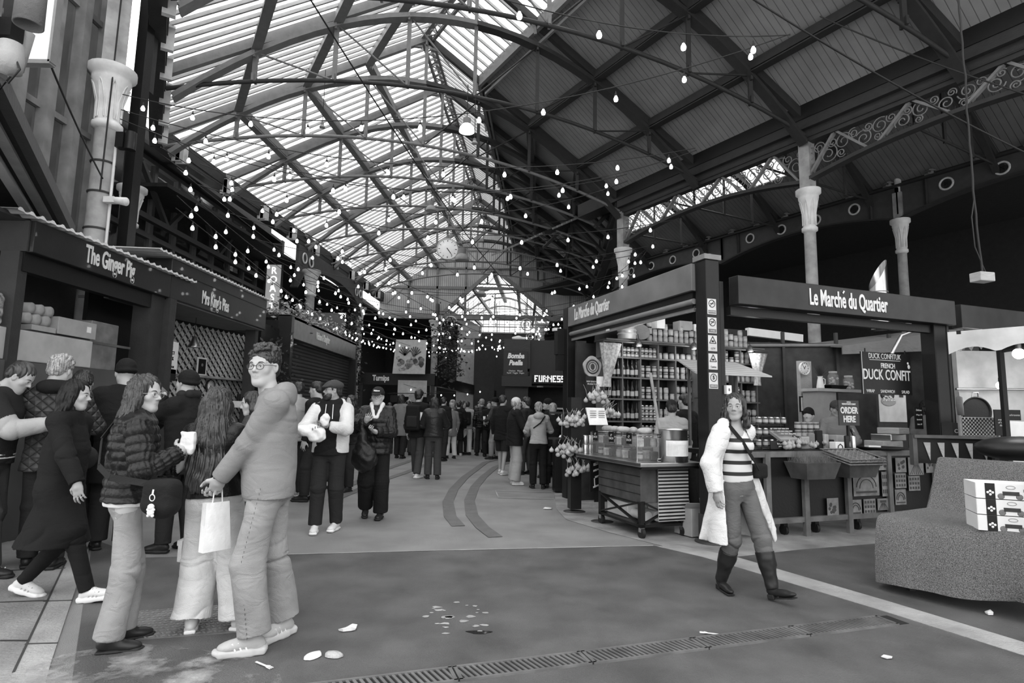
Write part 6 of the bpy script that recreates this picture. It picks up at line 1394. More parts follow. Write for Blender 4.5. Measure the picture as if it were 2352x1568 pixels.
# vegetables / onions in nets
rr = random.Random(31); on_ = None
for q in range(26):
    px = 1800 + rr.uniform(0, 95); a = rr.uniform(.1, .3); r = rr.uniform(.025, .04)
    if on_ is None: on_ = MB().lathe([(.005, .05), (.008, .035), (.028, .02), (.034, 0), (.026, -.02), (0, -.03)], n=12).mesh('onion'); on_.materials.append(M('onion_skin', .36, .35, var=.3))
    put(on_, 'onion', on(px, a, 1.045 + rr.uniform(0, .06)), 'shiny onion heaped at the counter edge above the grass planter', 'onion', 'onions heaped on the counter', rr.random() * 6, r / .034)
for q, (px, w, h, mt) in enumerate(((1862, .09, .2, GRYM), (1880, .1, .24, BLK2), (1895, .09, .19, GRYL), (1847, .12, .16, CARD), (1912, .12, .12, BLK2))):
    o = MB().box((0, 0, h / 2), (w, .05, h), AR_ + .2 * (q % 3 - 1)).build('food_packet', mt, bevel=.01); o.location = on(px, .3); tag(o, ['grey tall packet', 'dark tall packet with pale print', 'pale packet', 'brown packet at the left', 'black packet at the right'][q] + ' among the counter groceries', 'packet')
o = MB().box((0, 0, .09), (.16, .14, .18), AR_).build('cardboard_box', CARD, bevel=.005); o.location = on(1922, .3); tag(o, 'small brown box behind the white handled box', 'box')
T = thing('handled_box', 'white box with a black handle mark on the counter', 'box', tuple(on(1921, .12)), AR_); MB().box((0, 0, .05), (.15, .1, .1)).build('box', WHITE, T, bevel=.006); MB().tube([(-.04, -.052, .01), (-.035, -.053, .05), (0, -.053, .075), (.035, -.053, .05), (.04, -.053, .01)], .006).build('handle', BLACK, T)
for q in range(2): T = thing('pepper_tin', ['black', 'silver'][q] + ' tall tin beside the order here sign', 'tin', tuple(on(1944 + q * 15, .12))); MB().lathe([(.03, 0), (.03, .17), (.025, .18), (0, .18)], n=18).build('can', (BLACK, STEEL)[q], T)
T = thing('card_reader', 'card reader standing tilted above the tins', 'card reader', tuple(on(1958, .25, 1.17)), AR_ + .4); MB().box((0, 0, .06), (.07, .015, .15), M3=Matrix.Rotation(-.4, 3, 'X')).build('case', BLACK, T); MB().box((0, -.012, .09), (.045, .004, .05), M3=Matrix.Rotation(-.4, 3, 'X')).build('screen', GRYL, T)
# toy-roof awning shelf, clock pillar, cabinet
T = thing('pitched_awning', 'small slatted awning roof over the counter right of the post', 'awning', tuple(dp(.7, .62, 1.93)), AR_); MB().slab([(-.45, -.25, 0), (.75, -.25, 0), (.5, .15, .2), (-.45, .15, .2)], (0, 0, .02)).build('slats', lines_mat('awning_slats', .5, (0, 0, 1), .03, dark=.6, width=.2), T); MB().bar((-.3, .1, -.9), (-.3, .1, .1), .03).build('post', WOODD, T); MB().bar((.45, .1, -.9), (.45, .1, .1), .03).build('post', WOODD, T)
T = thing('clock_pillar', 'grey pillar with a clock and an UNDER 25 poster in the deli', 'pillar', tuple(atd(1849, 905, 2.3)), AR_); T.location.z = 0; MB().box((0, 0, 1.2), (.26, .08, 2.4)).build('board', GRYL, T); MB().box((-.04, -.045, 1.63), (.2, .006, .3)).build('poster', GRYM, T)
text('UNDER\n25?', WHITE, T, (-.04, -.05, 1.72), (1, 0, 0), .05, extrude=.001, bold=.002); MB().lathe([(0, 0), (.045, 0), (.045, .006), (0, .006)], (.03, -.05, 1.53), 18, ax=Matrix.Rotation(math.pi / 2, 3, 'X')).build('poster_badge', BLACK, T); text('25', WHITE, T, (.03, -.058, 1.53), (1, 0, 0), .045, extrude=.001)
p = atd(1845, 846, 2.22); clock('small white clock at the top of the grey deli pillar', p, -EL, .115, hr=1.1, mn=54, rim=WHITE)
T = thing('serving_cabinet', 'pale wooden cabinet in the deli behind the order sign', 'cabinet', tuple(atd(1893, 900, 1.9)), AR_); T.location.z = .0; MB().box((0, .1, .93), (.42, .3, 1.86)).build('carcass', M('pale_panelled_wood', .3, .6), T); MB().box((0, .08, 1.88), (.5, .36, .05)).build('cornice', GRYL, T)
MB().box((.3, .08, 1.88), (.9, .34, .05)).build('ledge', GRYL, T); zt = 1.91; T = thing('white_jug', 'white jug holding dried lavender on the pale cabinet', 'jug', tuple(atd(1885, 900, 1.9))); T.location.z = zt; MB().lathe([(.06, 0), (.062, .02), (.045, .13), (.035, .18), (.045, .2)], n=18).build('jug', WHITE, T); MB().tube([(.045, 0, .17), (.085, 0, .15), (.08, 0, .07), (.058, 0, .05)], .008).build('handle', WHITE, T)
m = MB(); rr = random.Random(3)
for q in range(50): m.tube([(0, 0, .18), (rr.gauss(0, .06), rr.gauss(0, .04), rr.uniform(.28, .4))], .003, 3)
m.build('dried_stems', GRYD, T)
for q, px in enumerate((1915, 1950)):
    T = thing('glass_jar', ['left', 'right'][q] + ' large lidded jar of pale sweets above the cabinet', 'jar', tuple(atd(px, 900, 1.9))); T.location.z = zt + (.06 if q == 0 else 0); MB().lathe([(.08, 0), (.085, .02), (.085, .16), (.06, .2)], n=18).build('glass', CLEAR, T); MB().lathe([(.062, .2), (.066, .21), (.066, .235), (0, .24)], n=18).build('lid', GRYL, T)
    for w in range(18): rr = random.Random(w + q * 50); MB().ball((rr.uniform(-.05, .05), rr.uniform(-.05, .05), .02 + w * .006), .022, 8, 5).build('sweet', JP, T)
T = thing('metal_tray', 'black oblong tray under the left sweet jar', 'tray', tuple(atd(1918, 900, 1.88))); T.location.z = zt; T.rotation_euler = (0, 0, AR_); MB().slab([(-.2, -.1, .055), (.2, -.1, .055), (.16, -.08, 0), (-.16, -.08, 0)], (0, .2, 0)).build('tray', BLACK, T)
T = thing('candle_lantern', 'dark tall lantern on the partition ledge', 'lantern', tuple(atd(1768, 827, 3.1)), AR_); m = MB()
for x in (-.06, .06):
    for y in (-.06, .06): m.bar((x, y, 0), (x, y, .24), .008)
m.box((0, 0, 0), (.15, .15, .02)).box((0, 0, .24), (.15, .15, .015)).lathe([(.09, .25), (.03, .32), (.03, .35), (0, .35)], n=4); m.build('frame', BLACK, T); MB().cyl((0, 0, .01), (0, 0, .1), .03).build('candle', GRYM, T)
# second shelf unit right of the deli post, pale lids
T = thing('shelf_unit', 'smaller shelf unit with lidded jars left of the clock pillar', 'shelving', tuple(dp(2.45, 1.75)), AR_)
for z in (1.35, 1.72, 2.25): MB().box((.35, 0, z), (.75, .2, .02)).build('shelf', SHW_, T)
for x in (0, .45, .72): MB().box((x, 0, 1.6), (.025, .2, 1.3)).build('divider', SHW_, T)
for q in range(4): put(JM[3], 'preserve_jar', dp(2.4, 1.82 + q * .11, 1.73), 'white-labelled jar on the small shelf left of the clock pillar', 'jar', 'jars on the small shelf unit')
for q in range(4): put(BM[1], 'bottle', dp(2.4, 2.22 + q * .06, 1.36), 'small bottle on the small shelf left of the clock pillar', 'bottle', 'bottles on the small shelf unit')
T = thing('card_box', 'pale display box printed with rings behind the wire rack', 'box', tuple(dp(1.1, .98, 1.25)), AR_); MB().box((0, 0, .15), (.38, .2, .3)).build('box', GRYL, T, bevel=.005)
m = MB()
for q in range(4):
    for z in (.1, .22): m.tube([(-.13 + q * .085 + .025 * math.cos(a), -.103, z + .03 * math.sin(a)) for a in [i * math.pi / 6 for i in range(13)]], .004, 3)
m.build('printed_rings', BLACK, T)
T = thing('framed_board', 'white board in a black frame beside the clock pillar', 'board', tuple(atd(1849, 928, 2.2)), AR_); MB().box((0, 0, 0), (.24, .02, .27)).build('frame', BLACK, T); MB().box((0, -.012, 0), (.2, .004, .23)).build('sheet', WHITE, T)
# duck confit sign
T = thing('hanging_sign', 'large black board reading DUCK CONFIT over the counter', 'sign', tuple(at_pl(2036, 858, dp(.25, 0), EL)), AR_ - .02); MB().box((0, 0, 0), (.93, .02, .58)).build('board', BLACK, T); zz = -.013
MB().box((-.46, -.012, 0), (.006, .004, .58)).build('edge_trim', LET, T)
for t, x, z, s, sx, bd in (('DUCK CONFITUK', -.03, .235, .105, .72, .0), ('FRENCH', .02, .105, .095, .75, .002), ('DUCK CONFIT', -.005, -.025, .2, .67, .003), ('WRAP', -.33, -.25, .062, .85, 0), ('SANDWICH', -.01, -.25, .062, .8, 0), ('SALAD', .33, -.25, .062, .8, 0)): text(t, LET, T, (x, zz, z), (1, 0, 0), s, sx=sx, bold=bd, extrude=.002)
MB().box((-.03, zz, .185), (.58, .003, .006)).build('underline', LET, T)
m = MB().ball((.405, -.015, .16), .018, sc=(1, .2, 1)).ball((.42, -.015, .11), .026, sc=(1, .15, 1.2)); m.build('duck_emblem', LET, T)
for x in (-.38, .38): MB().bar((x, 0, .29), (x, 0, .34), .012).build('hanger', BLACK, T)
T = thing('order_sign', 'black board reading ORDER HERE on the counter', 'sign', tuple(at_pl(1949, 948, dp(.2, 0), EL)), AR_ - .02); MB().box((0, 0, 0), (.355, .015, .33)).build('board', M('order_board', .045, .4), T)
for t, z, s, bd in (('LMDQ', .14, .03, .0), ('FRENCH DUCK CONFIT', .115, .028, .001), ('ORDER', .03, .115, .004), ('HERE', -.085, .115, .004)): text(t, LET, T, (0, -.01, z), (1, 0, 0), s, sx=.8, bold=bd, extrude=.002)
MB().bar((.0, .02, -.16), (0, .02, -.35), .03).build('support', BLACK, T)
# food poster, pans, menu board
T = thing('food_poster', 'pale photo poster of a duck salad bowl behind the counter', 'poster', tuple(at_pl(2050, 925, dp(1.3, 0), EL)), AR_); MB().box((0, .02, -.3), (.66, .02, 1.3)).build('support_board', GRYD, T); MB().box((0, 0, 0), (.62, .01, .62)).build('sheet', M('poster_sheet', .6, .5), T)
MB().ball((-.1, -.01, .02), .17, 16, 8, (1, .08, .45)).build('bowl_print', GRYL, T); MB().ball((-.12, -.012, .12), .16, 12, 8, (1, .06, .5)).build('meat_print', BLACK, T); m = MB(); rr = random.Random(9)
for q in range(30): m.ball((rr.uniform(-.23, .05), -.02, rr.uniform(.03, .11)), .014, 6, 4)
m.build('leaf_print', WHITE, T); MB().box((.2, -.01, .13), (.09, .004, .07)).build('small_photo', GRYD, T)
T = thing('steel_pan', 'wide shallow black pan on the counter under the duck sign', 'pan', tuple(on(2020, .1, 1.012))); MB().lathe([(.0, 0), (.22, 0), (.29, .035), (.3, .035), (.23, -.005)], n=30).build('pan', BLACK, T); MB().box((-.1, 0, .04), (.16, .1, .02)).build('paper', WHITE, T)
for q in range(3): o = MB().box((0, 0, .05), (.4 - .05 * q, .3, .09), AR_ + .1 * q).build('food_tray', (GRYL, STEEL, GRYL)[q], bevel=.01); o.location = on(2028 + q * 12, .55, 1.012 + q * .092); tag(o, ['lowest', 'middle', 'topmost'][q] + ' pale tray stacked behind the black pan', 'tray')
T = thing('chalkboard_menu', 'narrow black chalk menu listing wraps at the right of the duck sign', 'sign', tuple(at_pl(2110, 960, dp(.15, 0), EL)), AR_); MB().box((0, 0, 0), (.155, .012, .3)).build('board', BLACK, T)
for i, t in enumerate(('Deluxe', 'Wrap £12', 'Sandwich', 'Salad £9')): text(t, LET, T, (0, -.009, .11 - i * .065), (1, 0, 0), .038 if i == 0 else .028, extrude=.001, shear=.2)
# duct, hanging junction box, slim posts
T = thing('flue_duct', 'shiny flue duct with slanted mouth above the black fascia', 'duct', tuple(at_y(2020, 700, 11.5))); r = .165; m = MB(); n = 24
vs = []; 
for z in (-.5, .28):
    for j in range(n): a = 2 * math.pi * j / n; vs.append((r * math.cos(a), r * math.sin(a), z if z < 0 else .62 + .3 * math.cos(a)))
m.add(vs, [(j, (j + 1) % n, n + (j + 1) % n, n + j) for j in range(n)], True); m.build('duct', STEEL, T)
m = MB()
for z in (0, .12, .24): m.lathe([(r * 1.01, z), (r * 1.03, z + .01), (r * 1.01, z + .02)], n=24)
m.build('seam_ring', IRONG, T)
T = thing('hanging_socket_box', 'pale socket box dangling on a rope at upper right', 'socket box', tuple(at_y(2256, 637, 5.6)), .2); MB().box((0, 0, 0), (.17, .12, .09)).build('case', GRYL, T, bevel=.008)
rr = random.Random(1); MB().tube([(rr.gauss(-.0, .006) - .02 * min(1, z), 0, z) for z in [.04 + .12 * i for i in range(26)]], .010, 6).build('rope', CABLE, T); MB().tube([(.05, 0, .04), (-.06, 0, .3), (-.07, 0, .6), (-.02, 0, .8)], .006, 5).build('spare_cable', CABLE, T)

# ---- turf-covered market table with fruit boxes
TD = DN.copy(); TN = NN.copy(); tA = Vector((3.18, 5.17, 0)); TURF = M('artificial_turf', .2, .95, bump=1, bscale=160, var=.7, vscale=150)
T = thing('turf_table', 'market table draped in speckled artificial turf, bottom right', 'table', tuple(tA)); 
def tp(s, n, z): return TD * s + TN * n + UPV * z
import math as _m
m = MB(); NS = 60; prof = [(-.10, .06), (-.095, .15), (-.085, .3), (-.06, .45), (-.03, .55), (0.0, .585), (.06, .6), (.3, .6), (.6, .6), (.86, .6), (.93, .68), (1.0, .82), (1.08, .96), (1.14, 1.05), (1.2, 1.06), (1.4, 1.0), (1.42, .5)]
vs = []
for i in range(NS + 1):
    s = lerp(-.02, 3.4, i / NS)
    for j, (n, z) in enumerate(prof):
        drop = max(0, 1 - j / 5); wv = .035 * math.sin(s * 5.2) * drop + .015 * math.sin(s * 13) * drop; hem = (.10 * max(0, math.sin(s * 1.5 - .4)) + .02 * math.sin(s * 7)) if j == 0 else 0; sag = -.012 * math.sin(s * 6) if 4 < j < 9 else 0
        vs.append(tp(s, n - wv, z + hem + sag))
k_ = len(prof); m.add(vs, [(i * k_ + j, (i + 1) * k_ + j, (i + 1) * k_ + j + 1, i * k_ + j + 1) for i in range(NS) for j in range(k_ - 1)], True)
e0 = [tp(-.02, n, z) for n, z in prof]; m.add([e0[0], e0[5], tp(-.06, .05, .05), tp(-.06, .85, .08), e0[9], tp(-.04, 1.2, .2), e0[13]], [(0, 2, 1), (2, 3, 4, 1), (3, 5, 6, 4)])
m.build('turf_cover', TURF, T)
for s, n in ((.15, .12), (2.9, .12), (.15, 1.05), (2.9, 1.05)): MB().bar(tp(s, n, 0), tp(s, n, .56), .05).build('leg', IRON, T)
T0 = tA
for stk in range(2):
    for q in range(4 if stk else 3):
        p = tA + tp(.80 + stk * .42, .2 + .0 * stk, .604 + q * .118); FBW = M('printed_white_carton', .78, .5, var=.06)
        T = thing('fruit_box', '', 'box', tuple(p), math.atan2(TD.y, TD.x) + .62, 'white fruit cartons on the turf table')
        T['label'] = 'white printed fruit carton in the %s stack, %s' % (['left', 'right'][stk], ['lowest', 'second from the table', 'third from the table', 'topmost'][q])
        m = MB(); w, d, h = .40, .28, .112; m.box((0, 0, .004), (w, d, .008))
        for s_ in (-1, 1): m.box((0, s_ * d / 2, h / 2), (w, .006, h)); m.box((s_ * w / 2, 0, h / 2), (.006, d, h))
        m.build('carton', FBW, T); MB().box((-.115, -d / 2 - .005, h / 2), (.06, .003, h)).build('dark_band', BLACK, T); MB().box((.01, -d / 2 - .005, h * .38), (.1, .003, .028)).build('hand_hole', GRYD, T)
        m = MB(); m.tube([(.01 + .028 * math.cos(a), -d / 2 - .006, h * .78 + .012 * math.sin(a)) for a in [i * math.pi / 8 for i in range(17)]], .0015, 3); m.box((.11, -d / 2 - .005, h * .6), (.05, .003, .02)); 
        for x in (-.05, .06): m.ball((x, -d / 2 - .004, h * .18), .022, 8, 5, (1, .1, 1))
        m.build('print', GRYM, T); m = MB()
        for x, z in ((-.115, .03), (-.1, .045), (-.13, .045), (-.115, .055)): m.ball((x, -d / 2 - .007, z), .009, 8, 5, (1, .2, 1))
        m.build('flower_print', WHITE, T)
# cone display behind the turf
T = thing('cone_display', 'dark box with striped paper cones behind the turf table', 'display', tuple(at_y(2190, 1042, 6.05)), -.15); MB().box((0, 0, .03), (.72, .03, .26)).build('panel', BLACK, T); m = MB()
for q in range(5): x = -.24 + q * .13; m.slab([(x - .045, -.02, .11), (x + .02, -.02, .11), (x + .01, -.02, -.07)], (0, -.006, 0))
m.build('pennants', GRYL, T); MB().box((0, -.03, .17), (.78, .1, .03)).box((-.38, -.02, .03), (.04, .08, .3)).box((.36, -.02, .03), (.04, .08, .3)).build('frame', WOODD, T)
T = thing('griddle_lid', 'glossy black domed griddle lid at the right edge', 'griddle', tuple(at_y(2345, 1030, 5.6))); MB().ball((0, 0, 0), .34, 20, 10, (1.2, .8, .34)).build('lid', BLACK, T); MB().tube([(-.3, -.1, .02), (.0, -.26, .05), (.3, -.2, .05)], .012).build('rim', STEEL, T)
# awning
c0 = at_z(2176, 765, 2.35); AW = M('cream_awning_canvas', .62, .7, bump=.15, bscale=6); T = thing('market_awning', 'cream canvas awning with scalloped valance at upper right', 'awning', tuple(c0))
ad = Vector((.62, -.78, 0)).normalized(); an_ = Vector((.78, .62, 0)).normalized()
m = MB(); m.slab([Vector((0, 0, 0)), ad * 3, ad * 3 + an_ * 3.0 + UPV * .35, an_ * 3.0 + UPV * .35], UPV * .012)
n = 60; vs = []
for i in range(n + 1):
    s = 3 * i / n; vs += [ad * s + UPV * .01, ad * s - UPV * (.23 - .07 * abs(math.sin(s * math.pi / .42))) + an_ * .02 * math.sin(s * 9)]
m.add(vs, [(2 * i, 2 * i + 1, 2 * i + 3, 2 * i + 2) for i in range(n)], True)
vs = []
for i in range(n + 1):
    s = 3.0 * i / n; vs += [an_ * s + UPV * (.01 + .117 * s), an_ * s - UPV * (.23 - .07 * abs(math.sin(s * math.pi / .42)) - .117 * s)]
m.add(vs, [(2 * i, 2 * i + 1, 2 * i + 3, 2 * i + 2) for i in range(n)], True)
m.build('canopy', AW, T); 
p = an_ * .9 + ad * .25; MB().bar(p - UPV * 2.3, p + UPV * .1, .05).build('pole', BLACK, T); MB().bar(ad * .1, ad * .1 + an_ * 2.8 + UPV * .3, .04).bar(p - UPV * .15, p + ad * 1.2, .03).build('rib', BLACK, T)
for q, (px, py, y) in enumerate(((2340, 812, 6.0), (2298, 885, 9.2))):
    c = at_y(px, py, y); T = thing('bare_bulb', ['bright lamp under the scalloped valance', 'bright wall lamp in the stall behind the awning'][q], 'lamp', tuple(c)); MB().ball((0, 0, 0), .055 if q == 0 else .06, 12, 8).build('bulb', M('work_lamp_glow', .9, .3, emit=14), T); MB().cyl((0, 0, .04), (0, 0, .12), .025).build('socket', BLACK, T)
    pl = bpy.data.lights.new('bare_bulb_light', 'POINT'); pl.energy = 10 if q else 7; pl.shadow_soft_size = .06; po = bpy.data.objects.new('bare_bulb_light', pl); COL.objects.link(po); po.location = c - Vector((0, .12, .0))
# stall behind
bw = 9.6; structure(MB().slab([(7.3, bw, 0), (12, bw, 0), (12, bw, 2.55), (7.3, bw, 2.55)], (0, .1, 0)).build('wall_stall_white', M('white_stall_wall', .45, .5, bump=.1)))
c = at_y(2240, 945, 9.3); T = thing('paella_pan', 'large black pan hanging on the white stall wall', 'pan', tuple(c)); MB().lathe([(0, 0), (.22, 0), (.235, .04), (.22, .045), (.2, .02)], n=30, ax=Matrix.Rotation(math.pi / 2, 3, 'X')).build('pan', BLACK, T); MB().tube([(-.05, -.02, .23), (-.04, -.03, .3), (.04, -.03, .3), (.05, -.02, .23)], .01).build('handle', STEEL, T)
T = thing('salami', 'knobbly salami hanging left of the black pan', 'sausage', tuple(at_y(2204, 930, 9.2))); MB().tube([(0, 0, -.17), (.01, 0, -.15), (0, 0, 0), (0, 0, .12), (0, 0, .14)], [.02, .045, .05, .045, .01], 10).build('sausage', GRYM, T); MB().tube([(0, 0, .14), (0, 0, .2)], .004, 4).build('string', CABLE, T)
T = thing('rail_pipe', 'steel rail along the white stall wall', 'rail', tuple(at_y(2196, 893, 9.45))); MB().cyl((0, 0, 0), (2.5, 0, .02), .02).build('pipe', STEEL, T)
# houndstooth screen
c = at_y(2252, 985, 7.6); T = thing('checked_screen', 'folding screen in black and white check', 'screen', tuple(c), .05); MB().box((0, .01, 0), (.52, .02, .3)).build('panel', M('screen_ground', .55, .6), T); m = MB()
for i in range(22):
    for j in range(12):
        if (i + j) % 2 == 0: m.box((-.25 + i * .0235, -.002, -.14 + j * .0245), (.0235, .004, .0245))
m.build('checks', BLACK, T); MB().box((-.27, 0, 0), (.03, .03, .34)).build('frame', WOOD, T)
for q, (px, py, w, h) in enumerate(((2298, 970, .15, .32), (2325, 953, .2, .13))): T = thing('chalkboard_menu', ['tall black chalk list right of the checked screen', 'small wide chalk board at the right edge'][q], 'sign', tuple(at_y(px, py, 7.4)), 0); MB().box((0, 0, 0), (w, .015, h)).build('board', BLACK, T); text(['menu\nof the\nday', 'Mushrooms'][q], LET, T, (0, -.012, 0), (1, 0, 0), .035, extrude=.001, shear=.2)
T = thing('steel_counter', 'grey steel counter hood at the right edge of the view', 'counter', tuple(at_y(2340, 985, 7.9))); MB().box((.2, 0, -.5), (1.1, .5, 1.2)).build('body', STEEL, T)
tag(MB().box((0, 0, 0), (.4, .2, .22)).build('film_box', M('film_box_card', .05, .5)), 'dark carton of cling film left of the checked screen', 'box').location = at_y(2210, 990, 7.9)
text('CLING FILM', LET, bpy.data.objects['film_box'], (0, -.105, 0), (1, 0, 0), .07, extrude=.001)
# grey awning and tube seen through the deli opening
T = thing('market_awning', 'dark grey pitched awning seen through the deli opening', 'awning', tuple(at_y(2050, 800, 10.5))); MB().slab([(-.9, 0, 0), (1.3, 0, .35), (1.3, 1.5, .5), (-.9, 1.5, .2)], (0, 0, .03)).slab([(-.9, 0, 0), (1.3, 0, .35), (1.3, 0, 0), (-.9, 0, -.12)], (0, .03, 0)).build('canopy', GRYM, T)
tag(MB().tube([at_y(2038, 832, 10), at_y(2070, 770, 10), at_y(2110, 755, 10), at_y(2160, 752, 10)], .03, 8).build('bent_tube', STEEL), 'bent steel tube seen through the deli opening', 'pipe')
# gingham cloth hanging under the cart counter
T = thing('gingham_cloth', 'checked cloth hung between cart and deli counter', 'cloth', tuple(dp(.35, -.12, .55)), AR_); MB().box((-.15, 0, 0), (.42, .01, .72)).build('cloth', M('gingham_ground', .5, .8), T); m = MB()
for j in range(18): m.box((-.15, -.008, -.34 + j * .04), (.42, .004, .018))
m.build('check_stripes', BLACK, T)
o = MB().box((0, 0, .17), (.26, .3, .32), AR_ + .1).build('cardboard_box', CARD, bevel=.005); o.location = at_z(1588, 1228, .008); tag(o, 'open brown cardboard box on the ground beside the cart', 'box'); MB().slab([(-.13, -.15, .33), (.13, -.15, .33), (.12, -.24, .4), (-.12, -.24, .4)], (0, 0, .004)).build('flap', CARD, o)
# ---- Bomba Paella and FURNESS kiosks
ky = 17.0; xa, xb = at_y(1157, 850, ky).x, at_y(1302, 850, ky).x
T = thing('kiosk_body', 'dark kiosk carrying the Bomba Paella sign', 'kiosk', ((xa + .0), ky, 0)); w1 = at_y(1217, 850, ky).x - xa
MB().box((w1 / 2, .6, 3.1), (w1, 1.2, .85)).build('upper_box', GRYD, T); MB().box((w1 / 2, .7, 1.3), (w1 - .1, 1.2, 2.6)).build('lower_box', BLACK, T); MB().box((w1 / 2, .0, 2.3), (w1 + .1, .3, .3)).build('shutter_box', BLACK, T)
s_ = MB().box((w1 * .45, -.03, 2.82), (w1 * .92, .06, .72)).build('sign_board', BLACK, T); text('Bomba\nPaella', LET, s_, (w1 * .45, -.07, 2.93), (1, 0, 0), .2, sx=.85, bold=.01, shear=.25); text('Chicken   Mixed\nSquid  Veggie  Vegan', LET, s_, (w1 * .45, -.07, 2.57), (1, 0, 0), .06, extrude=.002)
T = thing('kiosk_body', 'dark fish kiosk with the dotted FURNESS sign', 'kiosk', (xa + w1, ky + .3, 0)); w2 = xb - xa - w1 + .6
MB().box((w2 / 2, .6, 2.9), (w2, 1.2, 1.3)).build('upper_box', BLACK, T); MB().box((w2 / 2, 1.1, 1.1), (w2, .1, 2.2)).build('back_panel', BLK2, T); MB().box((w2 / 2, .3, .6), (w2, .5, 1.2)).build('counter', BLACK, T); MB().box((w2 * .55, .9, 1.55), (w2 * .6, .1, .05)).build('steel_rail', STEEL, T)
FN = {'F': ('111', '100', '110', '100', '100'), 'U': ('101', '101', '101', '101', '111'), 'R': ('110', '101', '110', '101', '101'), 'N': ('1001', '1101', '1011', '1001', '1001'), 'E': ('111', '100', '110', '100', '111'), 'S': ('111', '100', '111', '001', '111')}
x = at_y(1229, 869, ky + .2).x; zc = at_y(1229, 869, ky + .2).z; T = thing('bulb_sign', 'white dotted bulb lettering FURNESS on the fish kiosk', 'sign', (x, ky + .22, zc)); cx = 0.; st = .036; GL2 = M('sign_bulb_glow', .9, .4, emit=3.0); MB().box((.42, .045, 0), (.95, .07, .26)).build('backing_board', BLACK, T)
for ch in 'FURNESS':
    g_ = FN[ch]; m = MB()
    for r_, row in enumerate(g_):
        for c_, v in enumerate(row):
            if v == '1': m.ball((cx + c_ * st, 0, (2 - r_) * st * 1.1), .016, 6, 4)
    m.build('letter', GL2, T); cx += (len(g_[0]) + .45) * st
tag(MB().box((0, 0, 0), (.3, .2, .08)).build('white_box', WHITE), 'white tray on top of the fish kiosk', 'box').location = (xb - .1, ky + .4, 3.62)
o = vol('white_sack', [E((0, 0, .05), (.18, .1, .07)), E((.15, 0, .04), (.1, .1, .05))], WHITE, None, .015, lambda P: .01 * sn(P, 30)); o.location = (xa + .4, ky + .4, 3.56); tag(o, 'white sack lying on the paella kiosk roof', 'sack')
# bar counter with bottles near the blonde customer
T = thing('bar_counter', 'tall dark bar counter at the left edge of the deli', 'counter', tuple(at_z(1285, 1100)), 0); MB().box((.2, .3, .52), (.5, .8, 1.04)).build('body', BLACK, T); MB().box((.2, .3, 1.08), (.56, .86, .08)).build('top', GRYM, T)
for q in range(3): o = MB().box((0, 0, .07), (.09, .09, .14)).build('cup_box', WHITE); o.location = T.location + Vector((.02 + q * .12, .02, 1.125)); tag(o, ['left', 'middle', 'right'][q] + ' white box of straws on the bar counter', 'box'); MB().cyl((0, 0, .1), (.01, 0, .24), .008).cyl((.02, 0, .1), (.03, 0, .22), .008).build('straws', WHITE, o)
for q in range(4): T2 = put(BM[1], 'bottle', tuple(T.location + Vector((.0 + q * .1, .4, 1.12))), 'tall dark bottle on the bar counter', 'bottle', 'bottles on the bar counter', 0, 1.2)
# litter
def lit(name, label, px, py, pts, h, mat=PAPER, cat='litter'):
    c = at_z(px, py, .01); m = MB(); n = len(pts); top = [Vector((x, y, h * (.4 + .6 * ((i * 7) % 3) / 2))) for i, (x, y) in enumerate(pts)]; m.add([Vector((0, 0, h * .8))] + top, [(0, i + 1, (i + 1) % n + 1) for i in range(n)]); m.add([Vector((x * .9, y * .9, 0)) for x, y in pts], [tuple(range(n))[::-1]]); m.add([Vector((x * .9, y * .9, 0)) for x, y in pts] + top, [(i, (i + 1) % n, n + (i + 1) % n, n + i) for i in range(n)])
    o = m.build(name, mat); o.location = c; return tag(o, label, cat)
lit('paper_napkin', 'crumpled white napkin on the asphalt right of the hooded man', 798, 1446, [(-.055, -.02), (-.02, -.035), (.03, -.02), (.055, .0), (.05, .05), (.02, .04), (-.02, .01)], .025)
lit('paper_napkin', 'flat white napkin near the walking woman', 1258, 1168, [(-.07, -.02), (-.02, -.04), (.05, -.02), (.075, .02), (.02, .05), (-.04, .03)], .02)
lit('paper_scrap', 'small white scrap at the lower right of the asphalt', 2035, 1509, [(-.03, 0), (-.01, -.025), (.03, -.015), (.035, .01), (.0, .02)], .012); lit('paper_scrap', 'tiny scrap under the turf table edge', 2271, 1410, [(-.02, -.02), (.02, -.02), (.025, .015), (-.01, .025)], .03)
for q, (px, py, rz, lb) in enumerate(((719, 1508, 1.0, 'open white oyster shell on the asphalt'), (766, 1506, -.2, 'grey closed oyster shell beside the open one'))):
    m = MB(); vs = []; n = 16
    for j, (r, z) in enumerate(((1, 0), (.95, .016), (.7, .008), (0, .003))):
        for i in range(n): a = 2 * math.pi * i / n; vs.append((.055 * r * math.cos(a) * (1 + .1 * math.sin(5 * a)), .033 * r * math.sin(a), z if q == 0 else (.0, .012, .022, .026)[j]))
    m.add(vs, [(j * n + i, j * n + (i + 1) % n, (j + 1) * n + (i + 1) % n, (j + 1) * n + i) for j in range(3) for i in range(n)], True); o = m.build('oyster_shell', WHITE if q == 0 else M('oyster_grey', .45, .5, bump=.6, bscale=60)); o.location = at_z(px, py, .008); o.rotation_euler = (0, 0, rz); tag(o, lb, 'shell')
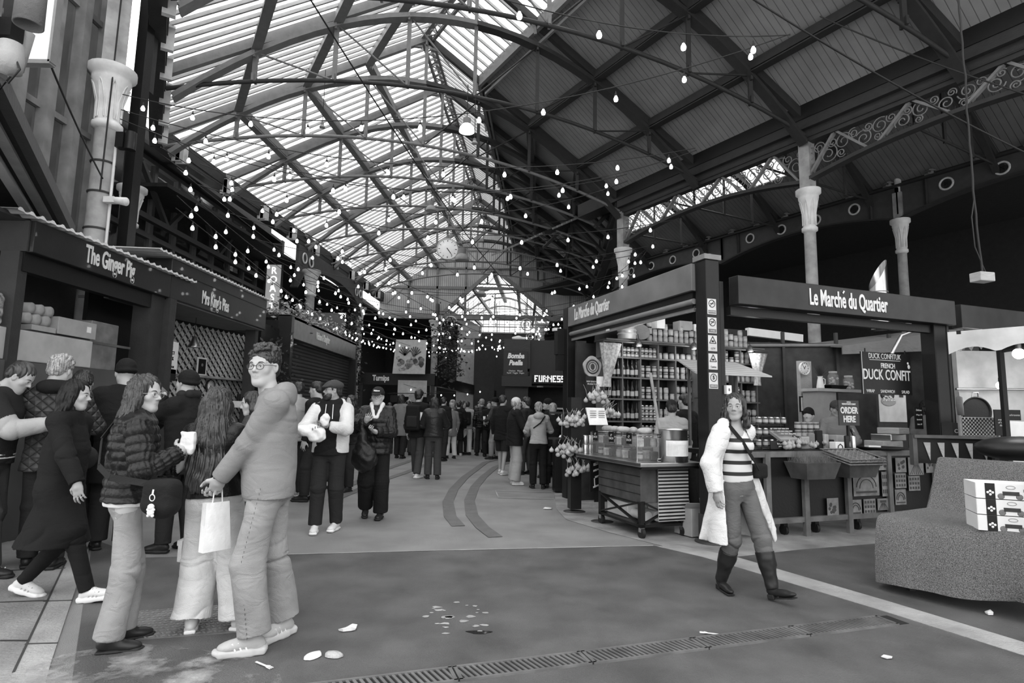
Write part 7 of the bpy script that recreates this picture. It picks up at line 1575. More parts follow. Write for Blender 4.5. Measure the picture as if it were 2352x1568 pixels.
def fork(label, px, py, px2, py2, name='wooden_fork', mat=None):
    a, b = at_z(px, py, .012), at_z(px2, py2, .012); d = (b - a); L = d.length; d /= L; n = Vector((-d.y, d.x, 0)); m = MB().bar(a, a + d * L * .7, .012, .003).slab([a + d * L * .66 - n * .006, a + d * L * .76 - n * .013, a + d * L * .82 - n * .013, a + d * L * .82 + n * .013, a + d * L * .76 + n * .013, a + d * L * .66 + n * .006], (0, 0, .003))
    for s in (-1, 0, 1): m.bar(a + d * L * .8 + n * .01 * s, a + d * L + n * .01 * s, .004, .003)
    tag(m.build(name, mat or CREAM), label, 'fork')
fork('pale wooden fork by the hooded man\'s shoe', 588, 1519, 624, 1534); fork('white plastic spoon and napkin strip left of the drain', 1660, 1457, 1607, 1451, 'plastic_fork', WHITE)
# ================= PEOPLE
PI = math.pi
def hz(px): return 946 + (px - 1176) * .0175
# ---- young man in the grey hooded sweatshirt
f = Fig('young man in grey hoodie and light jeans, hands clasped, looking at the viewer', 621, 1480, 1.80, 1.80, .0055, neck=(0, .06), hip=(0, .06), headoff=(0, .05, 0), twist=.15,
        feet=(((-.13, .07, 0), .1), ((.13, -.06, 0), .9)), lh=(-.06, .33, .965), rh=(.05, .35, .955), lpole=(-.3, -1, -.25), rpole=(.6, -1, -.2), head=(1.2, -.06, .02),
        lhand=(1.1, (.35, .35, -.85), (.9, .3, .4), -1), rhand=(1.1, (-.45, .3, -.85), (-.9, .3, -.2), 1), bulk=1.04)
def hoodm(c):
    return (c[:, 2] < .92) & (c[:, 2] > 0)
f.top(HOOD, .024, .855, 'hoodie', amp=.008, flare=1.03, slv=1.12, belly=.02, vox=.006, collar=.02, extra=[
    C(f.N + A_(-.075, -.05, .03), f.N + A_(.075, -.05, .03), .038, .038, k=.04), E(f.N + A_(0, -.08, -.02), (.095, .042, .075), k=.05), C(f.N + A_(-.065, -.03, .04), f.N + A_(-.02, .08, -.02), .024, .018, k=.02), C(f.N + A_(.065, -.03, .04), f.N + A_(.02, .08, -.02), .024, .018, k=.02),
    E(f.N + A_(0, .01, .09), (.062, .06, .07), k=.02, op='s')])
vol('ribbed_waistband', [LO(A_(f.P[0], f.P[1] + .01, .835), A_(f.P[0], f.P[1] + .01, .905), (1, 0, 0), [(0, .172, .128), (1, .178, .136)], k=.01)], HOOD, f.T, .007, lambda P: .0015 * np.sin(np.arctan2(P[:, 1], P[:, 0]) * 90))
f.bottom(JEANL, .020, 'jeans', wide=.026, amp=.012, vox=.007, f=52, hemz=-.05)
m = MB(); 
for K0, K1, r in ((f.HL, f.KL, .105), (f.KL, f.AL, .088)):
    for i in range(16): p = K0 + (K1 - K0) * (i / 16.); m.box(p + A_(-r, .02, 0), (.002, .002, .012))
m.build('seam_stitching', GRYD, f.T); m = MB(); m.tube([f.WL + A_(.034 * math.cos(a), .034 * math.sin(a), -.0) for a in [i * PI / 8 for i in range(17)]], .004, 5); m.build('bracelet', BLACK, f.T)
f.shoes('chunky', SHG, M('grey_sole', .5, .5), .0055); f.hair('curly', vox=.0055); f.glasses(); H1 = f
hp = f.T.matrix_basis @ Matrix.Identity(4); f.T.scale
def fw(fig, p): c, s = math.cos(fig.T.rotation_euler[2]), math.sin(fig.T.rotation_euler[2]); x, y, z = [q * fig.sc for q in p]; return Vector((fig.T.location.x + c * x - s * y, fig.T.location.y + s * x + c * y, z))
p = fw(f, (f.WR + f.WL) / 2 + A_(0, .05, -.08)); T = thing('paper_bag', 'white folded paper carrier bag hanging from the hooded man\'s hands', 'bag', tuple(p + Vector((.05, 0, 0))), .95)
MB().slab([(-.085, -.035, -.34), (.085, -.035, -.34), (.07, -.01, -.06), (-.07, -.01, -.06)], (0, .05, 0)).build('bag', PAPER, T); MB().tube([(-.03, 0, -.06), (-.02, 0, .05), (.02, 0, .05), (.03, 0, -.06)], .004).build('handle', PAPER, T)
# ---- girl in black puffer
f = Fig('woman with long dark hair in black puffer and light jeans, seen from behind in profile', 262, 1487, -.95, 1.60, .006, fem=1, hip=(.0, .0), neck=(.0, .01), headoff=(.0, .01, 0), feet=(((-.09, .04, 0), .2), ((.08, -.04, 0), -.25)),
        rh=(.13, .26, 1.24), lh=(-.04, .28, 1.12), rpole=(.4, -.4, -1), lpole=(-.5, -.4, -1), head=(-.72, -.05, 0), lhand=(.9, (.2, .4, .6), (.7, .2, 0), -1), rhand=(1.0, (-.3, .5, .6), (-.6, .3, .3), 1), bulk=.95)
f.top(NYL, .042, .93, 'puffer_jacket', disp='puff', amp=.011, pitch=.058, collar=.05, neckr=.075, vox=.007)
f.bottom(JEANL, .012, 'jeans', wide=.03, amp=.009, vox=.008, hemz=-.0, f=48); f.shoes('loafer', SHB, RUBBER); f.hair('long', HAIRM, length=.52, vox=.006, amp=.006, back=(-.02, -.13)); f.glasses(STEEL, th=.0011)
vol('shirt_hem', [LO(A_(f.P[0], f.P[1] + .01, .90), A_(f.P[0], f.P[1] + .01, .95), (1, 0, 0), [(0, .18, .15), (1, .178, .148)], k=.01)], WHT, f.T, .009, lambda P: .004 * sn(P, 40))
p = fw(f, f.WR + A_(0, .05, .06)); T = thing('paper_cup', 'crumpled white paper wrap held by the puffer-jacket woman', 'napkin', tuple(p)); o = vol('paper', [BX((0, 0, .02), (.045, .02, .055), None, .01), E((.02, 0, -.03), (.02, .015, .04), k=.02)], PAPER, T, .006, lambda P: .006 * sn(P, 60))
S2 = [f.N + A_(.07, -.10, .02), f.N + A_(.02, -.175, -.12), f.P + A_(-.06, -.175, .22), f.P + A_(-.14, -.11, .1)]
f.strap([tuple(f.N + A_(-.14, -.10, .0)), tuple(f.N + A_(-.05, -.185, -.14)), tuple(f.N + A_(.09, -.19, -.30)), tuple(f.P + A_(.24, -.12, .16)), tuple(f.P + A_(.37, .10, .12))], BLK2, .04)
p = fw(f, f.P + A_(.25, -.02, .03)) + Vector((.2, 0, 0)); T = thing('crossbody_bag', 'black crossbody bag with a small bear charm at the woman\'s hip', 'bag', tuple(p), -.15); vol('bag', [BX((0, 0, .02), (.105, .055, .09), None, .04), E((0, 0, -.05), (.10, .055, .06), k=.04)], BLK, T, .009, lambda P: .004 * sn(P, 30))
m = MB().tube([(.0, -.07, .06), (.0, -.075, .03)], .005).tube([(.016 * math.cos(a), -.075, .015 + .018 * math.sin(a)) for a in [i * PI / 6 for i in range(13)]], .003, 4).ball((.0, -.078, -.035), .018, 10, 6).ball((0, -.078, -.065), .022, 10, 6, (1, .6, 1)); 
for x in (-.017, .017): m.ball((x, -.078, -.05), .009, 8, 5).ball((x * .8, -.078, -.083), .009, 8, 5)
m.build('charm', WHITE, T)
# ---- long haired girl in white trousers
f = Fig('woman seen from behind with very long dark hair, black jacket and baggy white trousers', 492, 1449, .12, 1.545, .006, fem=1, hip=(-.06, 0), neck=(-.10, 0), feet=(((-.155, -.02, 0), .25), ((.155, .02, 0), -.25)), lh=(-.05, .26, 1.05), rh=(.06, .28, 1.02), lpole=(-1, -.3, -.6), rpole=(1, -.3, -.6), bulk=1.06)
f.top(NYL, .03, .955, 'jacket', amp=.006, flare=1.05, vox=.008); f.bottom(M('white_cotton_twill', .66, .8, bump=.3, bscale=160), .035, 'white_trousers', wide=.055, amp=.011, vox=.007, hemz=-.02, f=44); wrinkle(MATS['white_cotton_twill'], 4.5); f.shoes('sneaker', SHW); f.hair('long', HAIRM, length=.64, vox=.006, amp=.005, back=(.0, -.15), spread=1.35)
m = MB().box(f.KL + A_(-.13, 0, .06), (.03, .12, .15)).box(f.KL + A_(-.145, 0, .12), (.012, .13, .04)); m.build('cargo_pocket', MATS['white_cotton_twill'], f.T, bevel=.006)
# ---- woman in long black coat, striding right
f = Fig('woman in long black coat with curly dark hair striding to the right', 118, 1378, -1.5, 1.60, .008, fem=1, hip=(0, -.03), neck=(0, .0), feet=(((-.1, -.30, .03), .0, -.3), ((.06, .30, .0), 0, .12)), lh=(-.5, -.22, 1.0), rh=(.26, .3, .86), kl=(0, 1, .2), head=(.15, -.12, 0), bulk=1.1)
f.top(BLK, .035, .44, 'long_coat', amp=.010, flare=1.45, vox=.010, extra=[C(f.HL, f.HL + (f.KL - f.HL) * .8, .12, .12, k=.05), C(f.HR, f.HR + (f.KR - f.HR) * .8, .12, .12, k=.05)]); f.bottom(BLK, .017, 'leggings', wide=-.01); f.shoes('chunky', SHW, vox=.008)
f.hair('long', M('black_curls', .010, .5), length=.5, spread=1.5, vox=.008); bpy.data.objects['hair.003'] if 'hair.003' in bpy.data.objects else None
p = fw(f, f.WL + A_(-.06, -.05, -.02)); T = thing('tote_bag', 'soft dark shoulder bag swinging behind the striding woman', 'bag', tuple(p), -1.4); vol('bag', [E((0, 0, .06), (.06, .16, .12)), E((0, -.04, .2), (.04, .1, .14), k=.06)], BLK2, T, .012, lambda P: .005 * sn(P, 25))
# ---- man in varsity jacket at the left edge
f = Fig('man in varsity jacket with pale sleeves looking down at his hands, left edge', -58, 1322, -1.45, 1.80, .007, neck=(0, .08), headoff=(0, .06, -.03), feet=(((-.1, -.1, 0), 0), ((.1, .15, 0), 0)), rh=(.05, .46, 1.22), lh=(-.1, .42, 1.20), rpole=(.4, -.5, -1), lpole=(-.4, -.5, -1), head=(.1, -.62, 0), lhand=(.35, (.1, 1, .1), (.5, 0, -.8), 1), rhand=(.35, (-.3, 1, .15), (-.4, 0, -.8), -1))
A5 = (f.SL, f.EL, f.WL, f.SR, f.ER, f.WR)
def slv(c):
    d = np.minimum(np.linalg.norm(c - (f.EL * .6 + f.SL * .4), axis=1), np.linalg.norm(c - f.EL, axis=1)); e = np.minimum(np.linalg.norm(c - (f.EL + f.WL) / 2, axis=1), np.minimum(np.linalg.norm(c - (f.ER + f.WR) / 2, axis=1), np.linalg.norm(c - f.ER, axis=1))); return np.minimum(d, e) < .125
f.top(BLK2, .035, .9, 'varsity_jacket', slv=1.15, mats=[(GRYL, slv)], collar=.02); f.bottom(GRYD, .02, 'trousers', wide=.02); f.shoes('sneaker', SHB); f.hair('short', HAIRM)
m = MB()
for z in (.93, .955): m.lathe([(.2, z), (.203, z + .006), (.2, z + .012)], (0, f.P[1] + .01, 0), 24, .72)
m.build('striped_hem', WHITE, f.T); vol('hood', [E(f.N + A_(0, -.06, .02), (.11, .08, .08)), E(f.N + A_(0, .02, .07), (.06, .07, .07), op='s')], GRYL, f.T, .01)
m = MB().cyl(f.WR - (f.WR - f.ER) * .06, f.WR - (f.WR - f.ER) * .14, .036); m.build('watch_strap', BLACK, f.T)
# ---- walking woman in open white coat
f = Fig('walking woman in open white coat, striped knit top and tall black boots, glancing left', 1704, 1366, 3.60, 1.60, .006, fem=1, hip=(0, -.02), neck=(.05, .0), feet=(((-.10, .24, .015), .1, .25), ((.07, -.17, .0), -.35)), rh=(.29, .02, .90), lh=(-.22, -.22, 1.06), rpole=(1, -.6, 0), lpole=(-.8, -1, -.2), head=(-.95, .02, 0), skin=SKINM, rhand=(.8, (.1, .3, -1), (-1, 0, 0), -1), bulk=1.06)
STR = M('striped_knit', .6, .8); n_, l_, b_ = nodes_of(STR); tc = n_.new('ShaderNodeTexCoord'); sx_ = n_.new('ShaderNodeSeparateXYZ'); l_.new(tc.outputs['Object'], sx_.inputs[0]); w_ = n_.new('ShaderNodeMath'); w_.operation = 'MULTIPLY_ADD'; w_.inputs[1].default_value = 10.2; w_.inputs[2].default_value = .15; l_.new(sx_.outputs['Z'], w_.inputs[0]); fr = n_.new('ShaderNodeMath'); fr.operation = 'FRACT'; l_.new(w_.outputs[0], fr.inputs[0]); gt = n_.new('ShaderNodeMath'); gt.operation = 'GREATER_THAN'; gt.inputs[1].default_value = .66; l_.new(fr.outputs[0], gt.inputs[0]); mr = n_.new('ShaderNodeMapRange'); mr.inputs['To Min'].default_value = .62; mr.inputs['To Max'].default_value = .03; l_.new(gt.outputs[0], mr.inputs['Value']); l_.new(mr.outputs[0], b_.inputs['Base Color'])
vol('striped_top', [LO(A_(f.P[0], f.P[1], .985), f.N, f.ax, [(0, .158, .118), (.35, .15, .118), (.65, .165, .13), (.85, .13, .095), (.96, .085, .07), (1, .075, .06)], k=.02), E(f.N + A_(-.06, .10, -.17), (.06, .05, .06), k=.04), E(f.N + A_(.06, .10, -.17), (.06, .05, .06), k=.04), E(f.N + A_(0, .09, .01), (.045, .07, .1), k=.02, op='s')], STR, f.T, .007, lambda P: .003 * sn(P, 22))
f.bottom(JEANG, .014, 'jeans', wide=.008, amp=.008, vox=.007, hemz=-.45)
CT = M('white_coat_cloth', .7, .75, bump=.25, bscale=90); wrinkle(CT, 4)
cp_ = [LO(A_(f.P[0], f.P[1] - .07, .46), f.N + A_(0, -.025, .03), f.ax, [(0, .27, .17, 0, .02), (.35, .23, .15), (.6, .19, .13), (.85, .185, .12), (.96, .12, .1), (1, .09, .08)], k=.03)]
for S_, E_, W_ in ((f.SL, f.EL, f.WL), (f.SR, f.ER, f.WR)): cp_ += [C(S_, E_, .085, .072, k=.04), CC(E_, W_, .078, .068, k=.03), E(E_, (.074,) * 3)]
cp_ += [C(f.N + A_(-.10, -.02, .02), f.N + A_(.10, -.02, .02), .05, .05, k=.02),
        LO(A_(f.P[0], f.P[1] + .16, .3), f.N + A_(0, .15, .1), (1, 0, 0), [(0, .14, .3), (.5, .125, .2), (.85, .085, .16), (1, .05, .16)], k=.01, op='s'),
        LO(A_(f.P[0], f.P[1], .3), f.N + A_(0, 0, .06), (1, 0, 0), [(0, .21, .16), (.5, .172, .14), (.85, .15, .115), (.97, .085, .075), (1, .07, .06)], k=.01, op='s'), LO(A_(-.60, -.14, .44), A_(-.17, -.04, 1.12), (.8, .5, 0), [(0, .10, .022), (.5, .12, .03), (1, .06, .05)], k=.03), LO(A_(.12, -.2, .46), A_(.14, -.06, 1.0), (1, 0, 0), [(0, .17, .03), (1, .1, .05)], k=.03)]
vol('white_coat', cp_, CT, f.T, .007, lambda P: .006 * np.sin(P[:, 0] * 40 + 3 * sn(P, 8)) * np.clip((1.1 - P[:, 2]) * 2, .2, 1) + .004 * sn(P, 25))
for A0_, K0_, yw, pt in ((f.AL, f.KL, f.yl, f.pl), (f.AR, f.KR, f.yr, f.pr)):
    t_ = A0_ + (K0_ - A0_) * .72; b_ = vol('tall_boot', [CC(t_, A0_ + (K0_ - A0_) * .0, .078, .05, k=.02), C(A0_ + (K0_ - A0_) * .5, A0_ + (K0_ - A0_) * .55, .07, .07, k=.03)], SHB, f.T, .007, lambda P: .003 * sn(P, 45)); shoe(f.T, A0_, yw, 'boot', SHB, RUBBER, .006, pt)
hh_ = f.hair('long', HAIRD, length=.2, vox=.006, back=(0, -.03))
f.strap([tuple(f.N + A_(.11, .06, -.0)), tuple(f.N + A_(.04, .145, -.14)), tuple(f.N + A_(-.06, .155, -.28)), tuple(f.P + A_(-.17, .10, .16))], BLK, .034)
p = fw(f, f.P + A_(-.24, .03, .14)); T = thing('belt_bag', 'small black crossbody pouch at the striped-top woman\'s side', 'bag', tuple(p), 3.4); vol('pouch', [BX((0, 0, 0), (.07, .04, .06), None, .02)], BLK, T, .009)
m = MB().tube([Vector(f.q(.086, .0, -.03)) + Vector((.0, .012 * math.cos(a), .014 * math.sin(a))) for a in [i * PI / 6 for i in range(13)]], .004, 5); m.build('earring', STEEL, f.T)
# ---- bearded man in white jacket
f = Fig('bearded man in flat cap and open white jacket carrying wrapped food', 748, 1219, PI + .05, 1.76, .009, feet=(((-.10, -.06, 0), -.15), ((.10, .10, 0), .15)), lh=(-.04, .33, 1.22), rh=(.13, .34, 1.17), lpole=(-1, -.4, -.8), rpole=(1, -.4, -.8), head=(-1.0, .02, 0), skin=SKINM, bulk=1.14, lhand=(.9, (.6, .6, .1), (0, 0, 1), 1), rhand=(.9, (-.5, .6, 0), (0, .2, 1), -1))
f.top(BLK, .02, .87, 'black_hoodie', slv=.8, collar=.03, extra=[C(f.N + A_(-.09, .02, .03), f.N + A_(.09, .02, .03), .045, .045, k=.03)])
WJ = M('white_jacket_cloth', .66, .7, bump=.25, bscale=60); wrinkle(WJ, 4); w1_ = [LO(A_(f.P[0], f.P[1] - .02, .90), f.N + A_(0, -.02, .0), f.ax, [(0, .215, .16), (.5, .215, .16), (.85, .19, .13), (1, .12, .09)], k=.03)]
for S_, E_, W_ in ((f.SL, f.EL, f.WL), (f.SR, f.ER, f.WR)): w1_ += [C(S_, E_, .088, .076, k=.04), CC(E_, W_, .08, .062, k=.03), E(E_, (.078,) * 3)]
w1_ += [C(f.N + A_(-.11, -.01, .03), f.N + A_(.11, -.01, .03), .045, .045, k=.02), LO(A_(f.P[0] + .01, f.P[1] + .2, .8), f.N + A_(0, .17, .15), (1, 0, 0), [(0, .12, .3), (.6, .085, .25), (1, .1, .2)], k=.01, op='s')]
vol('white_jacket', w1_, WJ, f.T, .010, cloth(f.segs_top, .008, 45)); f.bottom(BLK2, .02, 'jeans', amp=.006, wide=.01); f.shoes('sneaker', SHW); f.hair('short'); f.cap(GRYD, flat=True); f.glasses()
vol('beard', [E(f.q(0, .05, -.075), (.06, .055, .05), f.R), E(f.q(0, .03, -.05), (.066, .05, .04), f.R), E(f.q(0, .11, -.03), (.05, .05, .035), f.R, op='s', k=.01)], HAIRD, f.T, .008, lambda P: .003 * sn(P, 90))
MB().tube([f.N + A_(-.04, .12, .0), f.N + A_(-.045, .15, -.17)], .005).tube([f.N + A_(.04, .12, .0), f.N + A_(.045, .15, -.17)], .005).build('drawstring', WHITE, f.T)
p = fw(f, A_(.12, .38, 1.16)); T = thing('wrapped_food', 'large crumpled white paper bundle in the bearded man\'s arm', 'paper bundle', tuple(p)); vol('paper', [E((0, 0, 0), (.15, .07, .07)), E((.07, 0, -.06), (.1, .06, .06), k=.03), E((-.08, 0, .03), (.08, .05, .05))], PAPER, T, .010, lambda P: .014 * sn(P, 35))
p = fw(f, A_(-.03, .42, 1.29)); T = thing('wrapped_food', 'small wrapped sandwich raised in the bearded man\'s left hand', 'paper bundle', tuple(p)); vol('paper', [E((0, 0, 0), (.055, .04, .07))], PAPER, T, .008, lambda P: .01 * sn(P, 55))
# ---- man in cap and black puffer
f = Fig('man in black baseball cap and shiny black puffer carrying a big dark bag', 856, 1191, PI + .08, 1.71, .009, feet=(((-.10, .0, .0), -.1), ((.12, -.12, .06), .1, -.35)), rh=(.10, .30, 1.30), lh=(-.04, .31, 1.16), lpole=(-1, -.3, -.8), rpole=(1, -.3, -.8), bulk=1.15, lhand=(1.3, (.5, .5, .3), (0, 0, 1), 1), rhand=(1.2, (-.3, .5, .5), (-.3, 0, 1), -1), head=(-.05, 0, 0))
f.top(NYL, .045, .86, 'puffer_jacket', disp='puff', amp=.012, pitch=.085, collar=.03); f.bottom(BLK, .025, 'trousers', wide=.03); f.shoes('sneaker', SHB, RUBBER); f.hair('short'); f.cap(BLK2, txt='Maison'); f.glasses()
vol('pale_hood_lining', [C(f.N + A_(-.07, .03, .06), f.N + A_(-.02, .16, -.12), .035, .02), C(f.N + A_(.07, .03, .06), f.N + A_(.02, .16, -.12), .035, .02)], WHT, f.T, .010)
p = fw(f, A_(.12, .36, 1.0)); T = thing('gym_sack', 'big black drawstring sack dangling from the capped man\'s hand', 'bag', tuple(p)); vol('sack', [E((.03, 0, -.16), (.17, .10, .19)), C((.0, 0, .0), (-.02, 0, .26), .08, .02, k=.06)], NYL, T, .011, lambda P: .012 * sn(P, 22) + .006 * sn(P, 50))

# ---- middle-distance and crowd figures
def simple(px, topy, depth=None, feet=None, rz=0., label='', topm=BLK, botm=BLK2, hair='short', hm=HAIRD, vox=.018, kind='cloth', hem=.85, th=.03, wide=.01, sh=SHB, fem=0, stride=.06, hat=None, skin=SKIN, group=None, short=None, long=.3, head=(0, 0, 0), hands=None, H=None, off=0, x=None, flare=1., bulk=1.05, style='sneaker', face=False):
    d = depth or 1.42 * 1350 / (feet - hz(px)); H_ = H or (hz(px) - topy) / (1350 / d) + 1.42 - (.02 if not hat else .03)
    wx = (px - 1176) / 1350 * d if x is None else x
    rr = random.Random(int(px * 7 + topy)); k = dict(lh=(-.1, .28, 1.08), rh=(.12, .3, 1.12), lpole=(-1, -.5, -.6), rpole=(1, -.5, -.6)) if hands == 'front' else (hands or {})
    f = Fig(label, 0, 0, rz, H_, vox, wx=wx, wy=d, fem=fem, feet=(((-.1, stride, 0), .15 + rr.uniform(-.1, .1)), ((.1, -stride, 0), -.15)), head=head or (rr.uniform(-.3, .3), 0, 0), skin=skin, group=group, bulk=bulk, face=face, **k)
    f.top(topm, th, hem, 'coat' if hem < .7 else 'jacket', collar=.03, disp=kind, amp=.009 if kind == 'cloth' else .014, flare=flare); f.bottom(botm, .018, 'shorts' if short else 'trousers', wide=wide, short=short); f.shoes(style, sh, vox=max(.01, vox * .7))
    if hat == 'beanie': f.beanie(BLK)
    elif hat == 'cap': f.hair('short', hm); f.cap(WHT if hm is HAIRL else GRYD)
    else: f.hair(hair, hm, length=long, vox=vox * .8)
    return f
def pack(f, label, w=.15, h=.24):
    p = fw(f, f.N + A_(0, -.23, -.27)); T = thing('backpack', label, 'bag', tuple(p), f.T.rotation_euler[2]); vol('bag', [BX((0, 0, 0), (w, .08, h), None, .05)], BLK, T, .015); vol('pocket', [BX((0, -.08, -.08), (w * .75, .03, h * .45), None, .03)], BLK2, T, .015); return T
QUI = M('quilted_nylon', .045, .4); n_, l_, b_ = nodes_of(QUI); tc = n_.new('ShaderNodeTexCoord'); hs = []
for sg in (1, -1):
    dt = n_.new('ShaderNodeVectorMath'); dt.operation = 'DOT_PRODUCT'; dt.inputs[1].default_value = (12 * sg, 5 * sg, 12); l_.new(tc.outputs['Object'], dt.inputs[0]); pp = n_.new('ShaderNodeMath'); pp.operation = 'PINGPONG'; pp.inputs[1].default_value = .5; l_.new(dt.outputs['Value'], pp.inputs[0]); hs.append(pp)
mn = n_.new('ShaderNodeMath'); mn.operation = 'MINIMUM'; l_.new(hs[0].outputs[0], mn.inputs[0]); l_.new(hs[1].outputs[0], mn.inputs[1]); sq = n_.new('ShaderNodeMath'); sq.operation = 'POWER'; sq.inputs[1].default_value = .4; l_.new(mn.outputs[0], sq.inputs[0]); bp = n_.new('ShaderNodeBump'); bp.inputs['Distance'].default_value = .03; l_.new(sq.outputs[0], bp.inputs['Height']); l_.new(bp.outputs[0], b_.inputs['Normal'])
f = simple(140, 820, 5.3, rz=.45, label='curly fair-haired man in quilted black jacket facing the stall, seen from behind', topm=QUI, hair='curly', hm=HAIRL, vox=.009, hem=.8, th=.04, head=(-.5, -.3, 0), hands='front', H=1.84)
vol('hood', [E(f.N + A_(0, -.07, .03), (.14, .09, .07))], BLK, f.T, .01, cloth(f.segs_top, .006, 60))
f = simple(197, 850, 6.0, rz=.9, label='short-haired man in black jacket with white piping, head bowed to the stall', vox=.010, head=(0, -.5, 0), hands='front', H=1.76); MB().tube([f.SR + A_(.03, -.02, .04), f.SR + A_(.05, -.06, -.1), f.SR + A_(.08, -.08, -.35), f.SR + A_(.02, -.02, -.5)], .009).build('white_piping', WHITE, f.T)
f = simple(290, 835, 6.0, rz=.55, label='tall man in black beanie and long black parka at the grey counter panel', hat='beanie', vox=.010, hem=.62, th=.05, head=(.3, -.1, 0), hands='front', wide=.02, botm=BLK2, H=1.87)
f = simple(440, 854, 6.0, rz=1.35, label='man in black beanie and scarf drinking from a glass', hat='beanie', vox=.009, hem=.75, th=.045, H=1.77, x=-3.28, hands=dict(lh=(-.04, .25, 1.5), rh=(.1, .2, 1.0), lpole=(-.6, .3, -1), rpole=(1, -.4, -.6)), head=(0, .12, 0), face=True)
vol('scarf', [C(f.N + A_(-.06, .02, .05), f.N + A_(.06, .02, .05), .05, .05), C(f.N + A_(-.05, -.06, .06), f.N + A_(.05, -.06, .06), .045, .045)], BLK2, f.T, .010)
p = fw(f, f.WL + A_(.04, .06, .05)); T = thing('drinking_glass', 'glass of dark drink raised by the man in the scarf', 'glass', tuple(p)); MB().lathe([(.03, -.05), (.036, .06)], n=16, ax=Matrix.Rotation(-.9, 3, 'Y')).build('glass', CLEAR, T); MB().lathe([(0, -.045), (.029, -.045), (.032, .01), (0, .01)], n=16, ax=Matrix.Rotation(-.9, 3, 'Y')).build('drink', BLK2, T)
f = simple(590, 893, 5.6, rz=1.9, label='dark-haired woman behind the hooded man, mostly hidden', topm=GRYD, hair='long', fem=1, vox=.010, hands='front', head=(.2, -.2, 0), H=1.56, face=True)
f = simple(690, 868, 9.6, rz=.9, label='man in pale sweater and dark trousers standing behind the hooded man', topm=GRYL, botm=BLK2, vox=.014, hands='front', H=1.84, sh=SHG)
f = simple(733, 873, 9.3, rz=1.35, label='short-haired man in black seen in profile beyond the flat cap', vox=.013, H=1.84, face=True, head=(.1, -.15, 0))
f = simple(813, 906, 10.5, rz=2.6, label='dark-haired woman in black walking just right of the white jacket', hair='long', fem=1, vox=.014, H=1.66, sh=SHB, hands='front'); f = simple(794, 913, 12, rz=.2, label='person in dark coat walking away behind the white jacket', topm=BLK2, hem=.6, vox=.016, H=1.66)
CG = 'people in the crowd at the far end'
f = simple(965, 895, feet=1092, rz=-.25, label='tall man with large black backpack and grey trousers walking away', hair='curly', botm=GRYD, sh=SHW, style='chunky', stride=.2, vox=.014, hem=.8); T = pack(f, 'large black backpack on the tall walking man', .16, .27); MB().cyl((.18, 0, -.05), (.18, 0, .12), .03).build('white_bottle', WHITE, T)
f = simple(1002, 911, feet=1096, rz=.15, label='dark-haired woman in glossy leather jacket and grey trousers, back to viewer', topm=LEA, botm=GRYD, hair='long', long=.2, fem=1, sh=SHB, vox=.013, th=.06, hem=.9, wide=.02, stride=.03, hands='front')
f = simple(1157, 906, feet=1086, rz=-.5, label='man in black jacket and shorts with bare calves and white trainers', short=.95, hm=HAIRM, hem=.75, sh=SHW, vox=.014, stride=.12, wide=.03)
f = simple(1186, 909, feet=1108, rz=-1.25, label='woman in white baseball cap, black jacket and pale wide trousers', hat='cap', hm=HAIRL, botm=GRYL, hem=.78, th=.05, wide=.05, fem=1, sh=SHW, vox=.012, hands='front', stride=.02, H=1.7, face=True)
MB().tube([f.hc + A_(.06, -.06, -.06), f.hc + A_(.09, -.08, -.2), f.hc + A_(.10, -.10, -.4), f.hc + A_(.10, -.09, -.55)], [.02, .02, .016, .008], 8).build('braid', HAIRL, f.T)
f = simple(1240, 921, feet=1117, rz=.05, label='fair-haired woman in pale grey hoodie and black trousers, back to viewer', topm=GRYL, botm=BLK, hair='short', hm=HAIRL, fem=1, sh=SHB, vox=.011, hands='front', stride=.03, hem=.9, th=.028); f.strap([tuple(f.N + A_(.12, -.12, .0)), tuple(f.N + A_(.02, -.17, -.14)), tuple(f.N + A_(-.12, -.12, -.25))], BLK, .025); vol('hood', [E(f.N + A_(0, -.09, .0), (.12, .07, .08))], GRYL, f.T, .012); vol('ponytail', [C(f.hc + A_(0, -.1, .0), f.hc + A_(.0, -.13, -.14), .03, .012)], HAIRL, f.T, .01)
f = simple(1213, 912, feet=1086, rz=1.1, label='curly-haired man in dark camouflage jacket beyond the white cap', topm=BLK2, hair='curly', hm=HAIRM, botm=GRYD, vox=.014, face=False)
f = simple(1262, 914, feet=1092, rz=1.6, label='person in patterned beanie and dark coat by the bar counter', hat='beanie', vox=.015, hem=.7)
f = simple(1022, 911, feet=1055, rz=-.3, label='man in black jacket carrying a white paper bag, walking away', vox=.015, stride=.15, botm=BLK2); p = fw(f, f.WL + A_(.1, -.15, .08)); T = thing('paper_bag', 'white paper bag beside the leather-jacket woman', 'bag', tuple(p)); MB().box((0, 0, 0), (.22, .1, .3)).build('bag', PAPER, T, bevel=.01)
f = simple(1042, 924, feet=1050, rz=.5, label='woman with pale headscarf and light grey coat in the crowd', topm=GRYM, hm=HAIRL, botm=WHT, fem=1, vox=.016, hem=.7)
f = simple(1057, 921, feet=1044, rz=.1, label='person in long black coat with backpack and white trainers', hem=.5, sh=SHW, vox=.016); pack(f, 'black backpack on the long-coated person', .12, .2)
f = simple(1077, 921, feet=1042, rz=.05, label='person with pale hood, black rucksack and white jeans', topm=GRYL, botm=WHT, vox=.015); pack(f, 'black rucksack above the white jeans', .13, .22)
f = simple(1110, 915, feet=1044, rz=.3, label='grey-haired person in black puffer in the crowd', topm=NYL, kind='puff', hm=HAIRL, vox=.016)
